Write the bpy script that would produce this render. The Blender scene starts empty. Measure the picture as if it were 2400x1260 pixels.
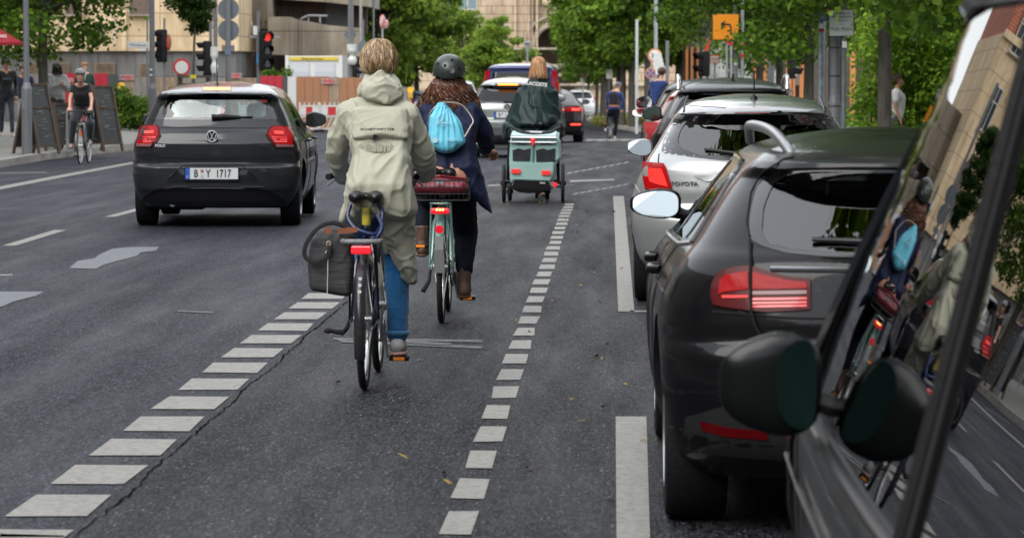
import bpy, bmesh, math, random
import numpy as np
from mathutils import Vector, Matrix, noise as mnoise
random.seed(7)
R = math.radians
SC = bpy.context.scene
COL = SC.collection
# ---------------------------------------------------------------- camera
F = 8200.0
CAMZ = 1.57
cam_d = bpy.data.cameras.new('camera')
cam = bpy.data.objects.new('camera', cam_d)
COL.objects.link(cam)
cam_d.sensor_width = 36.0
cam_d.lens = F / 2400 * 36
cam_d.clip_start = 0.1
cam_d.clip_end = 3000
cam.location = (0, 0, CAMZ)
cam.rotation_euler = (R(90) - math.atan(470 / F), 0, math.atan(240 / F))
cam_d.dof.use_dof = True
cam_d.dof.focus_distance = 21.5
cam_d.dof.aperture_fstop = 8.5
SC.camera = cam
CM = cam.rotation_euler.to_matrix()
# ---------------------------------------------------------------- sky and sun
world = bpy.data.worlds.new('World')
SC.world = world
world.use_nodes = True
wn = world.node_tree
wn.nodes.clear()
w_out = wn.nodes.new('ShaderNodeOutputWorld')
w_bg = wn.nodes.new('ShaderNodeBackground')
w_sky = wn.nodes.new('ShaderNodeTexSky')
w_sky.sky_type = 'NISHITA'
w_sky.sun_disc = False
w_sky.sun_elevation = R(42)
w_sky.sun_rotation = R(217)
w_sky.dust_density = 1.0
w_hs = wn.nodes.new('ShaderNodeHueSaturation')
w_hs.inputs['Saturation'].default_value = 0.30
w_bg.inputs['Strength'].default_value = 0.15
wn.links.new(w_sky.outputs[0], w_hs.inputs['Color'])
w_mx = wn.nodes.new('ShaderNodeMix'); w_mx.data_type = 'RGBA'; w_mx.inputs['Factor'].default_value = .6   # cloud cover
w_mx.inputs['B'].default_value = (7.6, 7.9, 8.3, 1)
wn.links.new(w_hs.outputs[0], w_mx.inputs['A'])
wn.links.new(w_mx.outputs['Result'], w_bg.inputs['Color'])
wn.links.new(w_bg.outputs[0], w_out.inputs['Surface'])
sun_d = bpy.data.lights.new('sun', 'SUN')
sun_d.energy = 1.4
sun_d.angle = R(50)
sun_d.color = (1.0, 0.97, 0.92)
sun = bpy.data.objects.new('sun', sun_d)
COL.objects.link(sun)
sun.rotation_euler = (R(48), 0, R(-37))
SC.view_settings.view_transform = 'Standard'
SC.view_settings.look = 'None'
SC.view_settings.gamma = 1
SC.view_settings.exposure = 1.0

# ---------------------------------------------------------------- image -> world
def ray(px, py):
    d = CM @ Vector(((px - 1200) / F, -(py - 630) / F, -1))
    return d / d.y
def at(px, py, y):
    """world point seen at that pixel of the photo, y metres down the street"""
    d = ray(px, py)
    return Vector((d.x * y, y, CAMZ + d.z * y))
_gy = [-60, 30, 37, 43, 52, 63, 73, 94, 107, 150, 200, 300, 600, 1500]
_gz = [0, 0, -.008, -.05, -.095, -.16, -.245, -.43, -.58, -.88, -1.16, -1.66, -3.0, -7.0]
def gz(y):
    return float(np.interp(y, _gy, _gz))
def grd(px, py, dz=0.0):
    d = ray(px, py)
    lo, hi = 2.0, 900.0
    for _ in range(60):
        m = (lo + hi) / 2
        if CAMZ + d.z * m > gz(m) + dz: lo = m
        else: hi = m
    return Vector((d.x * lo, lo, gz(lo) + dz))

# ---------------------------------------------------------------- materials
_M = {}
def mat(name, col, rough=.5, metal=0.0, var=0.0, vscale=8.0, bump=0.0, bscale=40.0, coat=0.0, emit=None, estr=0.0,
        col2=None, detail=4, stretch=(1, 1, 1), alpha=1.0, spec=.5, rvar=0.0, dist=.01):
    if name in _M: return _M[name]
    m = bpy.data.materials.new(name)
    m.use_nodes = True
    nt = m.node_tree
    b = nt.nodes['Principled BSDF']
    b.inputs['Roughness'].default_value = rough
    b.inputs['Metallic'].default_value = metal
    b.inputs['Coat Weight'].default_value = coat
    b.inputs['Coat Roughness'].default_value = .04
    b.inputs['Specular IOR Level'].default_value = spec
    c = (*col, 1)
    b.inputs['Base Color'].default_value = c
    tc = nt.nodes.new('ShaderNodeTexCoord')
    mp = nt.nodes.new('ShaderNodeMapping')
    mp.inputs['Scale'].default_value = stretch
    nt.links.new(tc.outputs['Object'], mp.inputs['Vector'])
    if var > 0 or col2:
        n = nt.nodes.new('ShaderNodeTexNoise')
        n.inputs['Scale'].default_value = vscale
        n.inputs['Detail'].default_value = detail
        nt.links.new(mp.outputs[0], n.inputs['Vector'])
        rp = nt.nodes.new('ShaderNodeValToRGB')
        rp.color_ramp.elements[0].position = .3
        rp.color_ramp.elements[1].position = .7
        if col2 is None:
            rp.color_ramp.elements[0].color = (*[x * (1 - var) for x in col], 1)
            rp.color_ramp.elements[1].color = (*[min(1, x * (1 + var)) for x in col], 1)
        else:
            rp.color_ramp.elements[0].color = c
            rp.color_ramp.elements[1].color = (*col2, 1)
        nt.links.new(n.outputs['Fac'], rp.inputs[0])
        nt.links.new(rp.outputs[0], b.inputs['Base Color'])
        if rvar:
            mr = nt.nodes.new('ShaderNodeMapRange')
            mr.inputs['To Min'].default_value = max(0, rough - rvar)
            mr.inputs['To Max'].default_value = min(1, rough + rvar)
            nt.links.new(n.outputs['Fac'], mr.inputs[0])
            nt.links.new(mr.outputs[0], b.inputs['Roughness'])
    if bump > 0:
        n2 = nt.nodes.new('ShaderNodeTexNoise')
        n2.inputs['Scale'].default_value = bscale
        n2.inputs['Detail'].default_value = 5
        bp = nt.nodes.new('ShaderNodeBump')
        bp.inputs['Strength'].default_value = bump
        bp.inputs['Distance'].default_value = dist
        nt.links.new(mp.outputs[0], n2.inputs['Vector'])
        nt.links.new(n2.outputs['Fac'], bp.inputs['Height'])
        nt.links.new(bp.outputs[0], b.inputs['Normal'])
    if emit:
        b.inputs['Emission Color'].default_value = (*emit, 1)
        b.inputs['Emission Strength'].default_value = estr
    _M[name] = m
    return m

def paint(name, col, metal=.35, rough=.28, drops=True, ct=.45):
    """car paint under clear coat with rain drops on it"""
    if name in _M: return _M[name]
    m = mat(name, col, rough=rough, metal=metal, coat=1.0, var=.05, vscale=3)
    nt = m.node_tree; b = nt.nodes['Principled BSDF']
    if max(col) < .1: b.inputs['Coat Weight'].default_value = ct; b.inputs['Specular IOR Level'].default_value = .06; b.inputs['Roughness'].default_value = .4
    if drops:
        tc = nt.nodes.new('ShaderNodeTexCoord')
        v = nt.nodes.new('ShaderNodeTexVoronoi'); v.inputs['Scale'].default_value = 55
        nt.links.new(tc.outputs['Object'], v.inputs['Vector'])
        rp = nt.nodes.new('ShaderNodeValToRGB')
        rp.color_ramp.elements[0].position = .0; rp.color_ramp.elements[0].color = (1, 1, 1, 1)
        rp.color_ramp.elements[1].position = .22; rp.color_ramp.elements[1].color = (0, 0, 0, 1)
        nt.links.new(v.outputs['Distance'], rp.inputs[0])
        bp = nt.nodes.new('ShaderNodeBump'); bp.inputs['Strength'].default_value = .2; bp.inputs['Distance'].default_value = .002
        nt.links.new(rp.outputs[0], bp.inputs['Height'])
        nt.links.new(bp.outputs[0], b.inputs['Coat Normal'])
        nd = nt.nodes.new('ShaderNodeTexNoise'); nd.inputs['Scale'].default_value = 2.5; nd.inputs['Detail'].default_value = 6
        nt.links.new(tc.outputs['Object'], nd.inputs['Vector'])
        mr = nt.nodes.new('ShaderNodeMapRange'); mr.inputs['From Min'].default_value = .35; mr.inputs['From Max'].default_value = .75
        mr.inputs['To Min'].default_value = .03; mr.inputs['To Max'].default_value = .16
        nt.links.new(nd.outputs['Fac'], mr.inputs[0]); nt.links.new(mr.outputs[0], b.inputs['Coat Roughness'])
    return m

def glass(name, tint=(.75, .8, .8), ior=1.5, rough=0.0):
    if name in _M: return _M[name]
    m = bpy.data.materials.new(name); m.use_nodes = True
    nt = m.node_tree; nt.nodes.clear()
    o = nt.nodes.new('ShaderNodeOutputMaterial')
    mx = nt.nodes.new('ShaderNodeMixShader')
    t = nt.nodes.new('ShaderNodeBsdfTransparent'); t.inputs[0].default_value = (*tint, 1)
    g = nt.nodes.new('ShaderNodeBsdfGlossy'); g.inputs['Roughness'].default_value = rough
    f = nt.nodes.new('ShaderNodeFresnel'); f.inputs['IOR'].default_value = ior
    nt.links.new(f.outputs[0], mx.inputs[0]); nt.links.new(t.outputs[0], mx.inputs[1]); nt.links.new(g.outputs[0], mx.inputs[2])
    nt.links.new(mx.outputs[0], o.inputs[0])
    _M[name] = m
    return m

# ---------------------------------------------------------------- object helpers
def meta(o, label=None, cat=None, group=None, kind=None):
    if label: o['label'] = label
    if cat: o['category'] = cat
    if group: o['group'] = group
    if kind: o['kind'] = kind
    return o
def empty(name, loc=(0, 0, 0), rz=0, label=None, cat=None, group=None):
    o = bpy.data.objects.new(name, None); COL.objects.link(o)
    o.location = loc; o.rotation_euler = (0, 0, rz); o.empty_display_size = .2
    return meta(o, label, cat, group)
def put(name, bm, m, parent=None, smooth=False, ang=None):
    me = bpy.data.meshes.new(name)
    bm.normal_update()
    bm.to_mesh(me); bm.free()
    for mm in (m if isinstance(m, (list, tuple)) else [m]): me.materials.append(mm)
    if smooth:
        for p in me.polygons: p.use_smooth = True
        me.set_sharp_from_angle(angle=R(ang or 42))
    o = bpy.data.objects.new(name, me); COL.objects.link(o)
    if parent: o.parent = parent
    return o
def children(o): return [c for c in o.children]
def copy_tree(o, parent=None):
    c = o.copy(); COL.objects.link(c); c.parent = parent
    for ch in list(o.children): copy_tree(ch, c)
    return c
def BM(): return bmesh.new()
def box(bm, c, s, rot=None, bev=0.0):
    mtx = Matrix.Translation(c) @ (rot.to_4x4() if rot else Matrix()) @ Matrix.Diagonal((*s, 1))
    r = bmesh.ops.create_cube(bm, size=1, matrix=mtx)
    if bev > 0:
        es = list({e for v in r['verts'] for e in v.link_edges})
        bmesh.ops.bevel(bm, geom=es, offset=bev, segments=2, affect='EDGES', profile=.5)
    return r
def cyl(bm, a, b, r, r2=None, n=12, caps=True):
    a = Vector(a); b = Vector(b); d = b - a
    q = d.to_track_quat('Z', 'Y').to_matrix().to_4x4()
    return bmesh.ops.create_cone(bm, cap_ends=caps, segments=n, radius1=r, radius2=r if r2 is None else r2, depth=d.length,
                          matrix=Matrix.Translation((a + b) / 2) @ q)
def ball(bm, c, s, n=16, rot=None):
    s = (s, s, s) if isinstance(s, (int, float)) else s
    return bmesh.ops.create_uvsphere(bm, u_segments=n, v_segments=max(6, n * 2 // 3), radius=1,
                              matrix=Matrix.Translation(c) @ (rot.to_4x4() if rot else Matrix()) @ Matrix.Diagonal((*s, 1)))
def torus(bm, c, axis, Rr, r, n=48, k=8, a0=0, a1=360):
    q = Vector(axis).to_track_quat('Z', 'Y').to_matrix()
    full = abs(a1 - a0) >= 360
    rings = []
    for i in range(n + (0 if full else 1)):
        t = R(a0 + (a1 - a0) * i / n)
        rings.append([bm.verts.new(Vector(c) + q @ Vector(((Rr + r * math.cos(u)) * math.cos(t), (Rr + r * math.cos(u)) * math.sin(t), r * math.sin(u))))
                      for u in [2 * math.pi * j / k for j in range(k)]])
    for i in range(n if full else n):
        A = rings[i]; B = rings[(i + 1) % len(rings)]
        for j in range(k): bm.faces.new((A[j], B[j], B[(j + 1) % k], A[(j + 1) % k]))
def tube(bm, pts, r, n=8, caps=True):
    """tube through points; r a number or a list"""
    pts = [Vector(p) for p in pts]
    rs = r if isinstance(r, (list, tuple)) else [r] * len(pts)
    prev = None; up = None
    for i, p in enumerate(pts):
        t = (pts[min(i + 1, len(pts) - 1)] - pts[max(i - 1, 0)])
        if t.length < 1e-9: t = Vector((0, 0, 1))
        t.normalize()
        if up is None: up = t.orthogonal().normalized()
        up = (up - t * up.dot(t))
        up = up.normalized() if up.length > 1e-6 else t.orthogonal().normalized()
        w = t.cross(up)
        ring = [bm.verts.new(p + rs[i] * (up * math.cos(2 * math.pi * j / n) + w * math.sin(2 * math.pi * j / n))) for j in range(n)]
        if prev:
            for j in range(n): bm.faces.new((prev[j], prev[(j + 1) % n], ring[(j + 1) % n], ring[j]))
        elif caps: bm.faces.new(list(reversed(ring)))
        prev = ring
    if caps: bm.faces.new(prev)
def spline(pts, k=6):
    """catmull-rom through points"""
    P = [Vector(p) for p in pts]; out = []
    for i in range(len(P) - 1):
        a = P[max(i - 1, 0)]; b = P[i]; c = P[i + 1]; d = P[min(i + 2, len(P) - 1)]
        for j in range(k):
            t = j / k
            out.append(.5 * ((2 * b) + (c - a) * t + (2 * a - 5 * b + 4 * c - d) * t * t + (3 * b - a - 3 * c + d) * t ** 3))
    out.append(P[-1]); return out
def prism(bm, pts, d):
    """closed polygon (3-D points) pushed along vector d"""
    a = [bm.verts.new(Vector(p)) for p in pts]; b = [bm.verts.new(Vector(p) + Vector(d)) for p in pts]
    n = len(pts)
    bm.faces.new(a); bm.faces.new(list(reversed(b)))
    for i in range(n): bm.faces.new((a[i], b[i], b[(i + 1) % n], a[(i + 1) % n]))
    bmesh.ops.recalc_face_normals(bm, faces=bm.faces)
def plate(name, pts, y, th, m, parent=None):
    """upright flat plate traced in the photo at street depth y, th thick (away from us)"""
    bm = BM(); prism(bm, [at(px, py, y) for px, py in pts], (0, th, 0)); return put(name, bm, m, parent)
_dg = None
def evaluated(o):
    """replace a helper object's mesh by its evaluated (modified) mesh"""
    bpy.context.view_layer.update()
    dg = bpy.context.evaluated_depsgraph_get()
    me = bpy.data.meshes.new_from_object(o.evaluated_get(dg))
    o.modifiers.clear(); o.data = me
    return o
def text(name, s, loc, size, m, parent=None, rot=(R(90), 0, 0), ext=.002, align='CENTER', sx=1.0, shear=0, bold=0):
    cu = bpy.data.curves.new(name, 'FONT'); cu.body = s; cu.size = size; cu.extrude = ext; cu.align_x = align; cu.align_y = 'CENTER'
    cu.shear = shear; cu.resolution_u = 3; cu.offset = bold
    o = bpy.data.objects.new(name, cu); COL.objects.link(o)
    bpy.context.view_layer.update()
    me = bpy.data.meshes.new_from_object(o.evaluated_get(bpy.context.evaluated_depsgraph_get()))
    bpy.data.objects.remove(o)
    me.materials.clear(); me.materials.append(m)
    o = bpy.data.objects.new(name, me); COL.objects.link(o)
    o.location = loc; o.rotation_euler = rot; o.scale = (sx, 1, 1)
    if parent: o.parent = parent
    return o
# ================================================================ THE SETTING: ground, road, markings
def asphalt(name, base, seed=0, worn=1.0):
    m = bpy.data.materials.new(name); m.use_nodes = True; nt = m.node_tree; b = nt.nodes['Principled BSDF']; L = nt.links.new
    tc = nt.nodes.new('ShaderNodeTexCoord')
    def noi(scale, det=4, st=None, rough=.6):
        n = nt.nodes.new('ShaderNodeTexNoise'); n.inputs['Scale'].default_value = scale; n.inputs['Detail'].default_value = det
        n.inputs['Roughness'].default_value = rough
        if st:
            mp = nt.nodes.new('ShaderNodeMapping'); mp.inputs['Scale'].default_value = st; L(tc.outputs['Object'], mp.inputs[0]); L(mp.outputs[0], n.inputs[0])
        else: L(tc.outputs['Object'], n.inputs[0])
        return n
    def ramp(src, a, b_, ca, cb):
        r = nt.nodes.new('ShaderNodeValToRGB'); e = r.color_ramp.elements
        e[0].position = a; e[1].position = b_; e[0].color = (*ca, 1); e[1].color = (*cb, 1); L(src, r.inputs[0]); return r
    big = noi(.35, 5, (1.6, .25, 1)); fine = noi(115, 3, (1, .22, 1), rough=.85); med = noi(1.6, 5, (1.6, .15, 1))
    r1 = ramp(big.outputs['Fac'], .3, .7, [x * .78 for x in base], [x * 1.25 for x in base])
    r2 = ramp(fine.outputs['Fac'], .41, .60, (.15, .15, .16), (2.3, 2.3, 2.3))
    mx = nt.nodes.new('ShaderNodeMix'); mx.data_type = 'RGBA'; mx.blend_type = 'MULTIPLY'; mx.inputs['Factor'].default_value = .85
    L(r1.outputs[0], mx.inputs['A']); L(r2.outputs[0], mx.inputs['B'])
    # pale aggregate grains
    v = nt.nodes.new('ShaderNodeTexVoronoi'); v.inputs['Scale'].default_value = 70; vm = nt.nodes.new('ShaderNodeMapping'); vm.inputs['Scale'].default_value = (.7, .22, .7); L(tc.outputs['Object'], vm.inputs[0]); L(vm.outputs[0], v.inputs[0])
    rg = ramp(v.outputs['Distance'], .16, .30, (1, 1, 1), (0, 0, 0))
    vc = nt.nodes.new('ShaderNodeSeparateColor'); L(v.outputs['Color'], vc.inputs[0])
    mt = nt.nodes.new('ShaderNodeMath'); mt.operation = 'GREATER_THAN'; mt.inputs[1].default_value = .62; L(vc.outputs[0], mt.inputs[0])
    mm = nt.nodes.new('ShaderNodeMath'); mm.operation = 'MULTIPLY'; L(mt.outputs[0], mm.inputs[0]); L(rg.outputs[0], mm.inputs[1])
    mm2 = nt.nodes.new('ShaderNodeMath'); mm2.operation = 'MULTIPLY'; mm2.inputs[1].default_value = .55; L(mm.outputs[0], mm2.inputs[0])
    mg = nt.nodes.new('ShaderNodeMix'); mg.data_type = 'RGBA'; L(mm2.outputs[0], mg.inputs['Factor']); L(mx.outputs['Result'], mg.inputs['A'])
    mg.inputs['B'].default_value = (.12, .12, .125, 1)
    v3 = nt.nodes.new('ShaderNodeTexVoronoi'); v3.inputs['Scale'].default_value = 95; vm3 = nt.nodes.new('ShaderNodeMapping'); vm3.inputs['Scale'].default_value = (1, .2, 1); L(tc.outputs['Object'], vm3.inputs[0]); L(vm3.outputs[0], v3.inputs[0])
    s3_ = nt.nodes.new('ShaderNodeSeparateColor'); L(v3.outputs['Color'], s3_.inputs[0]); r3_ = ramp(s3_.outputs[1], .15, .95, (.25, .25, .25), (2.6, 2.55, 2.5))
    mg3 = nt.nodes.new('ShaderNodeMix'); mg3.data_type = 'RGBA'; mg3.blend_type = 'MULTIPLY'; mg3.inputs['Factor'].default_value = .8; L(mg.outputs['Result'], mg3.inputs['A']); L(r3_.outputs[0], mg3.inputs['B']); mg = mg3
    # cracks
    wv = noi(1.3, 4)
    mix = nt.nodes.new('ShaderNodeMix'); mix.data_type = 'RGBA'; mix.inputs['Factor'].default_value = .22
    L(tc.outputs['Object'], mix.inputs['A']); L(wv.outputs['Color'], mix.inputs['B'])
    vo = nt.nodes.new('ShaderNodeTexVoronoi'); vo.feature = 'DISTANCE_TO_EDGE'; vo.inputs['Scale'].default_value = .9
    L(mix.outputs['Result'], vo.inputs[0])
    cr = ramp(vo.outputs['Distance'], .004, .016, (1, 1, 1), (0, 0, 0))
    mk = noi(.33, 2); mkr = ramp(mk.outputs['Fac'], .5, .6, (0, 0, 0), (.85 * worn,) * 3)
    cm = nt.nodes.new('ShaderNodeMath'); cm.operation = 'MULTIPLY'; L(cr.outputs[0], cm.inputs[0]); L(mkr.outputs[0], cm.inputs[1])
    mc = nt.nodes.new('ShaderNodeMix'); mc.data_type = 'RGBA'; L(cm.outputs[0], mc.inputs['Factor']); L(mg.outputs['Result'], mc.inputs['A'])
    mc.inputs['B'].default_value = (.008, .008, .009, 1)
    L(mc.outputs['Result'], b.inputs['Base Color'])
    rr = nt.nodes.new('ShaderNodeMapRange'); rr.inputs['From Min'].default_value = .3; rr.inputs['From Max'].default_value = .7
    rr.inputs['To Min'].default_value = .5; rr.inputs['To Max'].default_value = .72; b.inputs['Specular IOR Level'].default_value = .08; L(med.outputs['Fac'], rr.inputs[0]); L(rr.outputs[0], b.inputs['Roughness'])
    bp = nt.nodes.new('ShaderNodeBump'); bp.inputs['Strength'].default_value = .75; bp.inputs['Distance'].default_value = .006
    L(fine.outputs['Fac'], bp.inputs['Height']); L(bp.outputs[0], b.inputs['Normal'])
    _M[name] = m
    return m
M_ROAD = asphalt('road_asphalt', (.0145, .0165, .0225))
M_LANE = asphalt('lane_asphalt', (.0145, .0152, .0175), worn=.45)
M_PATCH = mat('patch_asphalt', (.065, .073, .085), .5, var=.12, vscale=20, bump=.3, bscale=120)
M_PAVE = mat('pavement_stone', (.17, .165, .15), .7, var=.28, vscale=6, bump=.6, bscale=30)
M_KERB = mat('kerb_granite', (.27, .25, .22), .65, var=.25, vscale=5, bump=.4)
M_DIRT = mat('soil', (.16, .13, .08), .9, var=.4, vscale=3, bump=.7, bscale=12)
def marking_mat(name, c):
    m = mat(name, c, .55, var=.10, vscale=6, bump=.4, bscale=90, dist=.003)
    nt = m.node_tree; b = nt.nodes['Principled BSDF']
    n = nt.nodes.new('ShaderNodeTexNoise'); n.inputs['Scale'].default_value = 26; n.inputs['Detail'].default_value = 8; n.inputs['Roughness'].default_value = .75
    tc = nt.nodes.new('ShaderNodeTexCoord'); nt.links.new(tc.outputs['Object'], n.inputs[0])
    rp = nt.nodes.new('ShaderNodeValToRGB'); rp.color_ramp.elements[0].position = .30; rp.color_ramp.elements[0].color = (.12, .12, .12, 1)
    rp.color_ramp.elements[1].position = .54; rp.color_ramp.elements[1].color = (1, 1, 1, 1)
    nt.links.new(n.outputs['Fac'], rp.inputs[0])
    old = b.inputs['Base Color'].links[0].from_socket
    mx = nt.nodes.new('ShaderNodeMix'); mx.data_type = 'RGBA'; mx.blend_type = 'MULTIPLY'; mx.inputs['Factor'].default_value = .85
    nt.links.new(old, mx.inputs['A']); nt.links.new(rp.outputs[0], mx.inputs['B']); nt.links.new(mx.outputs['Result'], b.inputs['Base Color'])
    return m
M_WHITE = marking_mat('road_paint', (.215, .205, .18))
M_WORN = mat('worn_road_paint', (.018, .019, .021), .75, col2=(.20, .20, .20), vscale=16, stretch=(1, 5, 1), detail=10, spec=.15)

def sheet(name, xs, ys, m, dz, kind='structure', xfn=None):
    """a strip of ground following the street's profile"""
    bm = BM(); rows = []
    for y in ys:
        rows.append([bm.verts.new((xfn(x, y) if xfn else x, y, gz(y) + dz)) for x in xs])
    for i in range(len(ys) - 1):
        for j in range(len(xs) - 1): bm.faces.new((rows[i][j], rows[i][j + 1], rows[i + 1][j + 1], rows[i + 1][j]))
    o = put(name, bm, m, smooth=True); o['kind'] = kind
    return o
YS = [-60, -20, 5, 15, 25, 30, 34, 37, 40, 43, 47, 52, 57, 63, 68, 73, 80, 87, 94, 100, 107, 120, 135, 150, 175, 200, 250, 300, 450, 600, 1500]
sheet('ground', [-900, -100, -30, 30, 100, 900], YS, M_DIRT, -.03)
sheet('road', [-11.0, -6, -1.84], YS[:-2], M_ROAD, 0)
sheet('cycle_lane', [-1.84, 0, 2.3], YS[:-2], M_LANE, 0)
sheet('side_street', [-70, -11.0], [y for y in YS if 107 <= y <= 135], M_ROAD, 0)
def quad(name, a, b, c, d, m, dz=.004):
    """ground polygon from four (x, y) corners"""
    bm = BM(); n = max(1, int(abs(c[1] - b[1]) / 3))
    prev = None
    for i in range(n + 1):
        t = i / n
        p = [a[0] + (d[0] - a[0]) * t, a[1] + (d[1] - a[1]) * t]; q = [b[0] + (c[0] - b[0]) * t, b[1] + (c[1] - b[1]) * t]
        cur = [bm.verts.new((p[0], p[1], gz(p[1]) + dz)), bm.verts.new((q[0], q[1], gz(q[1]) + dz))]
        if prev: bm.faces.new((prev[0], prev[1], cur[1], cur[0]))
        prev = cur
    return bm, put(name, bm, m)
def ground_poly(name, pts, m, dz=.004, step=None):
    bm = BM(); vs = [bm.verts.new((p[0], p[1], 0)) for p in pts]; bm.faces.new(vs)
    ys = [p[1] for p in pts]; y = math.floor(min(ys))
    for yy in [t for t in YS if min(ys) < t < max(ys)]:
        bmesh.ops.bisect_plane(bm, geom=bm.verts[:] + bm.edges[:] + bm.faces[:], plane_co=(0, yy, 0), plane_no=(0, 1, 0))
    for v in bm.verts: v.co.z = gz(v.co.y) + dz
    bmesh.ops.recalc_face_normals(bm, faces=bm.faces)
    for f in bm.faces:
        if f.normal.z < 0: f.normal_flip()
    o = put(name, bm, m); o['kind'] = 'structure'; return o
def px_poly(name, pts, m, dz=.004):
    return ground_poly(name, [grd(*p)[:2] for p in pts], m, dz)

# block markings of the cycle lane: worn corners, none quite like the next
def block(x0, x1, y0, y1, j=.008):
    r = lambda: random.uniform(-j, j)
    return [(x0 + r(), y0 + r() * 2), (x1 + r(), y0 + r() * 2), (x1 + r(), y1 + r() * 2), (x0 + r(), y1 + r() * 2)]
def blocks(name, x0, x1, y_list, ln, m=M_WHITE):
    bm = BM()
    for y in y_list:
        vs = [bm.verts.new((p[0], p[1], gz(p[1]) + .004)) for p in block(x0, x1, y, y + ln)]
        bm.faces.new(vs)
    o = put(name, bm, m); o['kind'] = 'structure'; return o
pitch = .965
blocks('lane_marking', -2.13, -1.845, [12.15 + i * pitch for i in range(-3, 13)], .62)
blocks('lane_marking', -.59, -.475, [11.72 + i * .975 for i in range(-2, 31)], .62)
# left lane line, cycle line by the far kerb
for y0, y1 in ((24.9, 28.0), (30.8, 33.9), (37.0, 40.1), (43.1, 46.2)):
    ground_poly('lane_marking', [(-5.42, y0), (-5.30, y0), (-5.33, y1), (-5.45, y1)], M_WHITE)
ground_poly('edge_line', [(-8.2, 34), (-7.98, 34), (-8.78, 66), (-9.0, 66)], M_WHITE)
# worn crosswise line under the riders, and other scraps of old paint
px_poly('worn_line', [(780, 792), (1130, 797), (1132, 803), (782, 797)], M_WORN)
px_poly('worn_line', [(790, 797), (1132, 812), (1128, 818), (800, 803)], M_WORN)
px_poly('worn_line', [(950, 801), (1060, 806), (1050, 812), (955, 806)], M_WORN, .008)
px_poly('worn_line', [(415, 728), (500, 731), (500, 735), (415, 731)], M_WORN)
px_poly('worn_line', [(0, 644), (30, 643), (30, 646), (0, 647)], M_WHITE)
px_poly('worn_line', [(0, 1252), (150, 1256), (150, 1260), (0, 1260)], M_WHITE)
# repair patches
px_poly('road_patch', [(162, 629), (182, 612), (222, 606), (232, 598), (262, 584), (300, 580), (372, 579), (366, 588), (330, 592), (322, 600), (300, 606), (275, 612), (240, 622), (225, 631)], M_PATCH)
px_poly('road_patch', [(-40, 684), (103, 684), (85, 694), (60, 700), (30, 708), (5, 719), (-40, 724)], M_PATCH)
# parking bay marks
px_poly('bay_marking', [(1445, 1275), (1524, 1275), (1515, 977), (1443, 977)], M_WHITE)
px_poly('bay_marking', [(1449, 731), (1487, 731), (1462, 460), (1437, 460)], M_WHITE)
ground_poly('bay_marking', [(.10, 22.5), (2.1, 22.6), (2.1, 22.75), (.10, 22.65)], M_WHITE)
# far dashes where the cycle lane swings across the junction
def px_dash(p, q, n, h, duty=.68):
    for i in range(n):
        a, b = i / n, (i + duty) / n
        xa, ya = p[0] + (q[0] - p[0]) * a, p[1] + (q[1] - p[1]) * a
        xb, yb = p[0] + (q[0] - p[0]) * b, p[1] + (q[1] - p[1]) * b
        px_poly('lane_marking', [(xa, ya), (xb, yb - .3), (xb + 7, yb - h), (xa + 7, ya - h)], M_WHITE)
px_dash((1326, 409), (1474, 382), 9, 4)
px_dash((1340, 458), (1474, 433), 8, 4)
px_dash((1140, 437), (1185, 436), 1, 3.5)
px_poly('worn_line', [(1336, 423), (1440, 420), (1440, 423), (1336, 427)], M_WHITE)
px_poly('worn_line', [(1160, 431), (1345, 433), (1345, 435), (1160, 434)], M_WORN)
px_dash((1310, 332), (1480, 330), 6, 2)
px_poly('worn_line', [(1375, 327), (1500, 326), (1500, 328), (1375, 329)], M_WHITE)
px_poly('worn_line', [(0, 405), (110, 403), (110, 406), (0, 408)], M_WORN)
# seam where two lays of asphalt meet beside the markings
bm = BM(); pr = None
for i in range(420):
    y = 10.5 + i * .064
    w = .002 + .009 * abs(mnoise.noise(Vector((y * 6.3, 3, 0)))) ; x = -1.80 + .03 * mnoise.noise(Vector((y * .9, 0, 0))) + .022 * mnoise.noise(Vector((y * 7, 9, 0)))
    cur = [bm.verts.new((x - w, y, .0045)), bm.verts.new((x + w, y, .0045))]
    if pr: bm.faces.new((pr[0], pr[1], cur[1], cur[0]))
    pr = cur
o = put('road_seam', bm, mat('seam_tar', (.011, .011, .012), .95, bump=.5, spec=.0)); o['kind'] = 'structure'

# ---- pavements with kerbs
def rise(x):
    return min(.36, max(0, -11.2 - x) * .075)
def pavement(name, pts, h=.12, m=M_PAVE, fall=0):
    """raised slab over the road: polygon in (x, y)"""
    bm = BM(); vs = [bm.verts.new((p[0], p[1], 0)) for p in pts]; bm.faces.new(vs)
    for yy in [t for t in YS if min(p[1] for p in pts) < t < max(p[1] for p in pts)]:
        bmesh.ops.bisect_plane(bm, geom=bm.verts[:] + bm.edges[:] + bm.faces[:], plane_co=(0, yy, 0), plane_no=(0, 1, 0))
    if fall:
        for xx in (-11.2, -12.4, -13.6, -14.8, -16, -20): bmesh.ops.bisect_plane(bm, geom=bm.verts[:] + bm.edges[:] + bm.faces[:], plane_co=(xx, 0, 0), plane_no=(1, 0, 0))
    r = bmesh.ops.extrude_face_region(bm, geom=bm.faces[:])
    for v in bm.verts: v.co.z = gz(v.co.y) - .02
    for v in [g for g in r['geom'] if isinstance(g, bmesh.types.BMVert)]: v.co.z = gz(v.co.y) + h + (rise(v.co.x) if fall else 0)
    bmesh.ops.recalc_face_normals(bm, faces=bm.faces)
    o = put(name, bm, m); o['kind'] = 'structure'; return o
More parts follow.
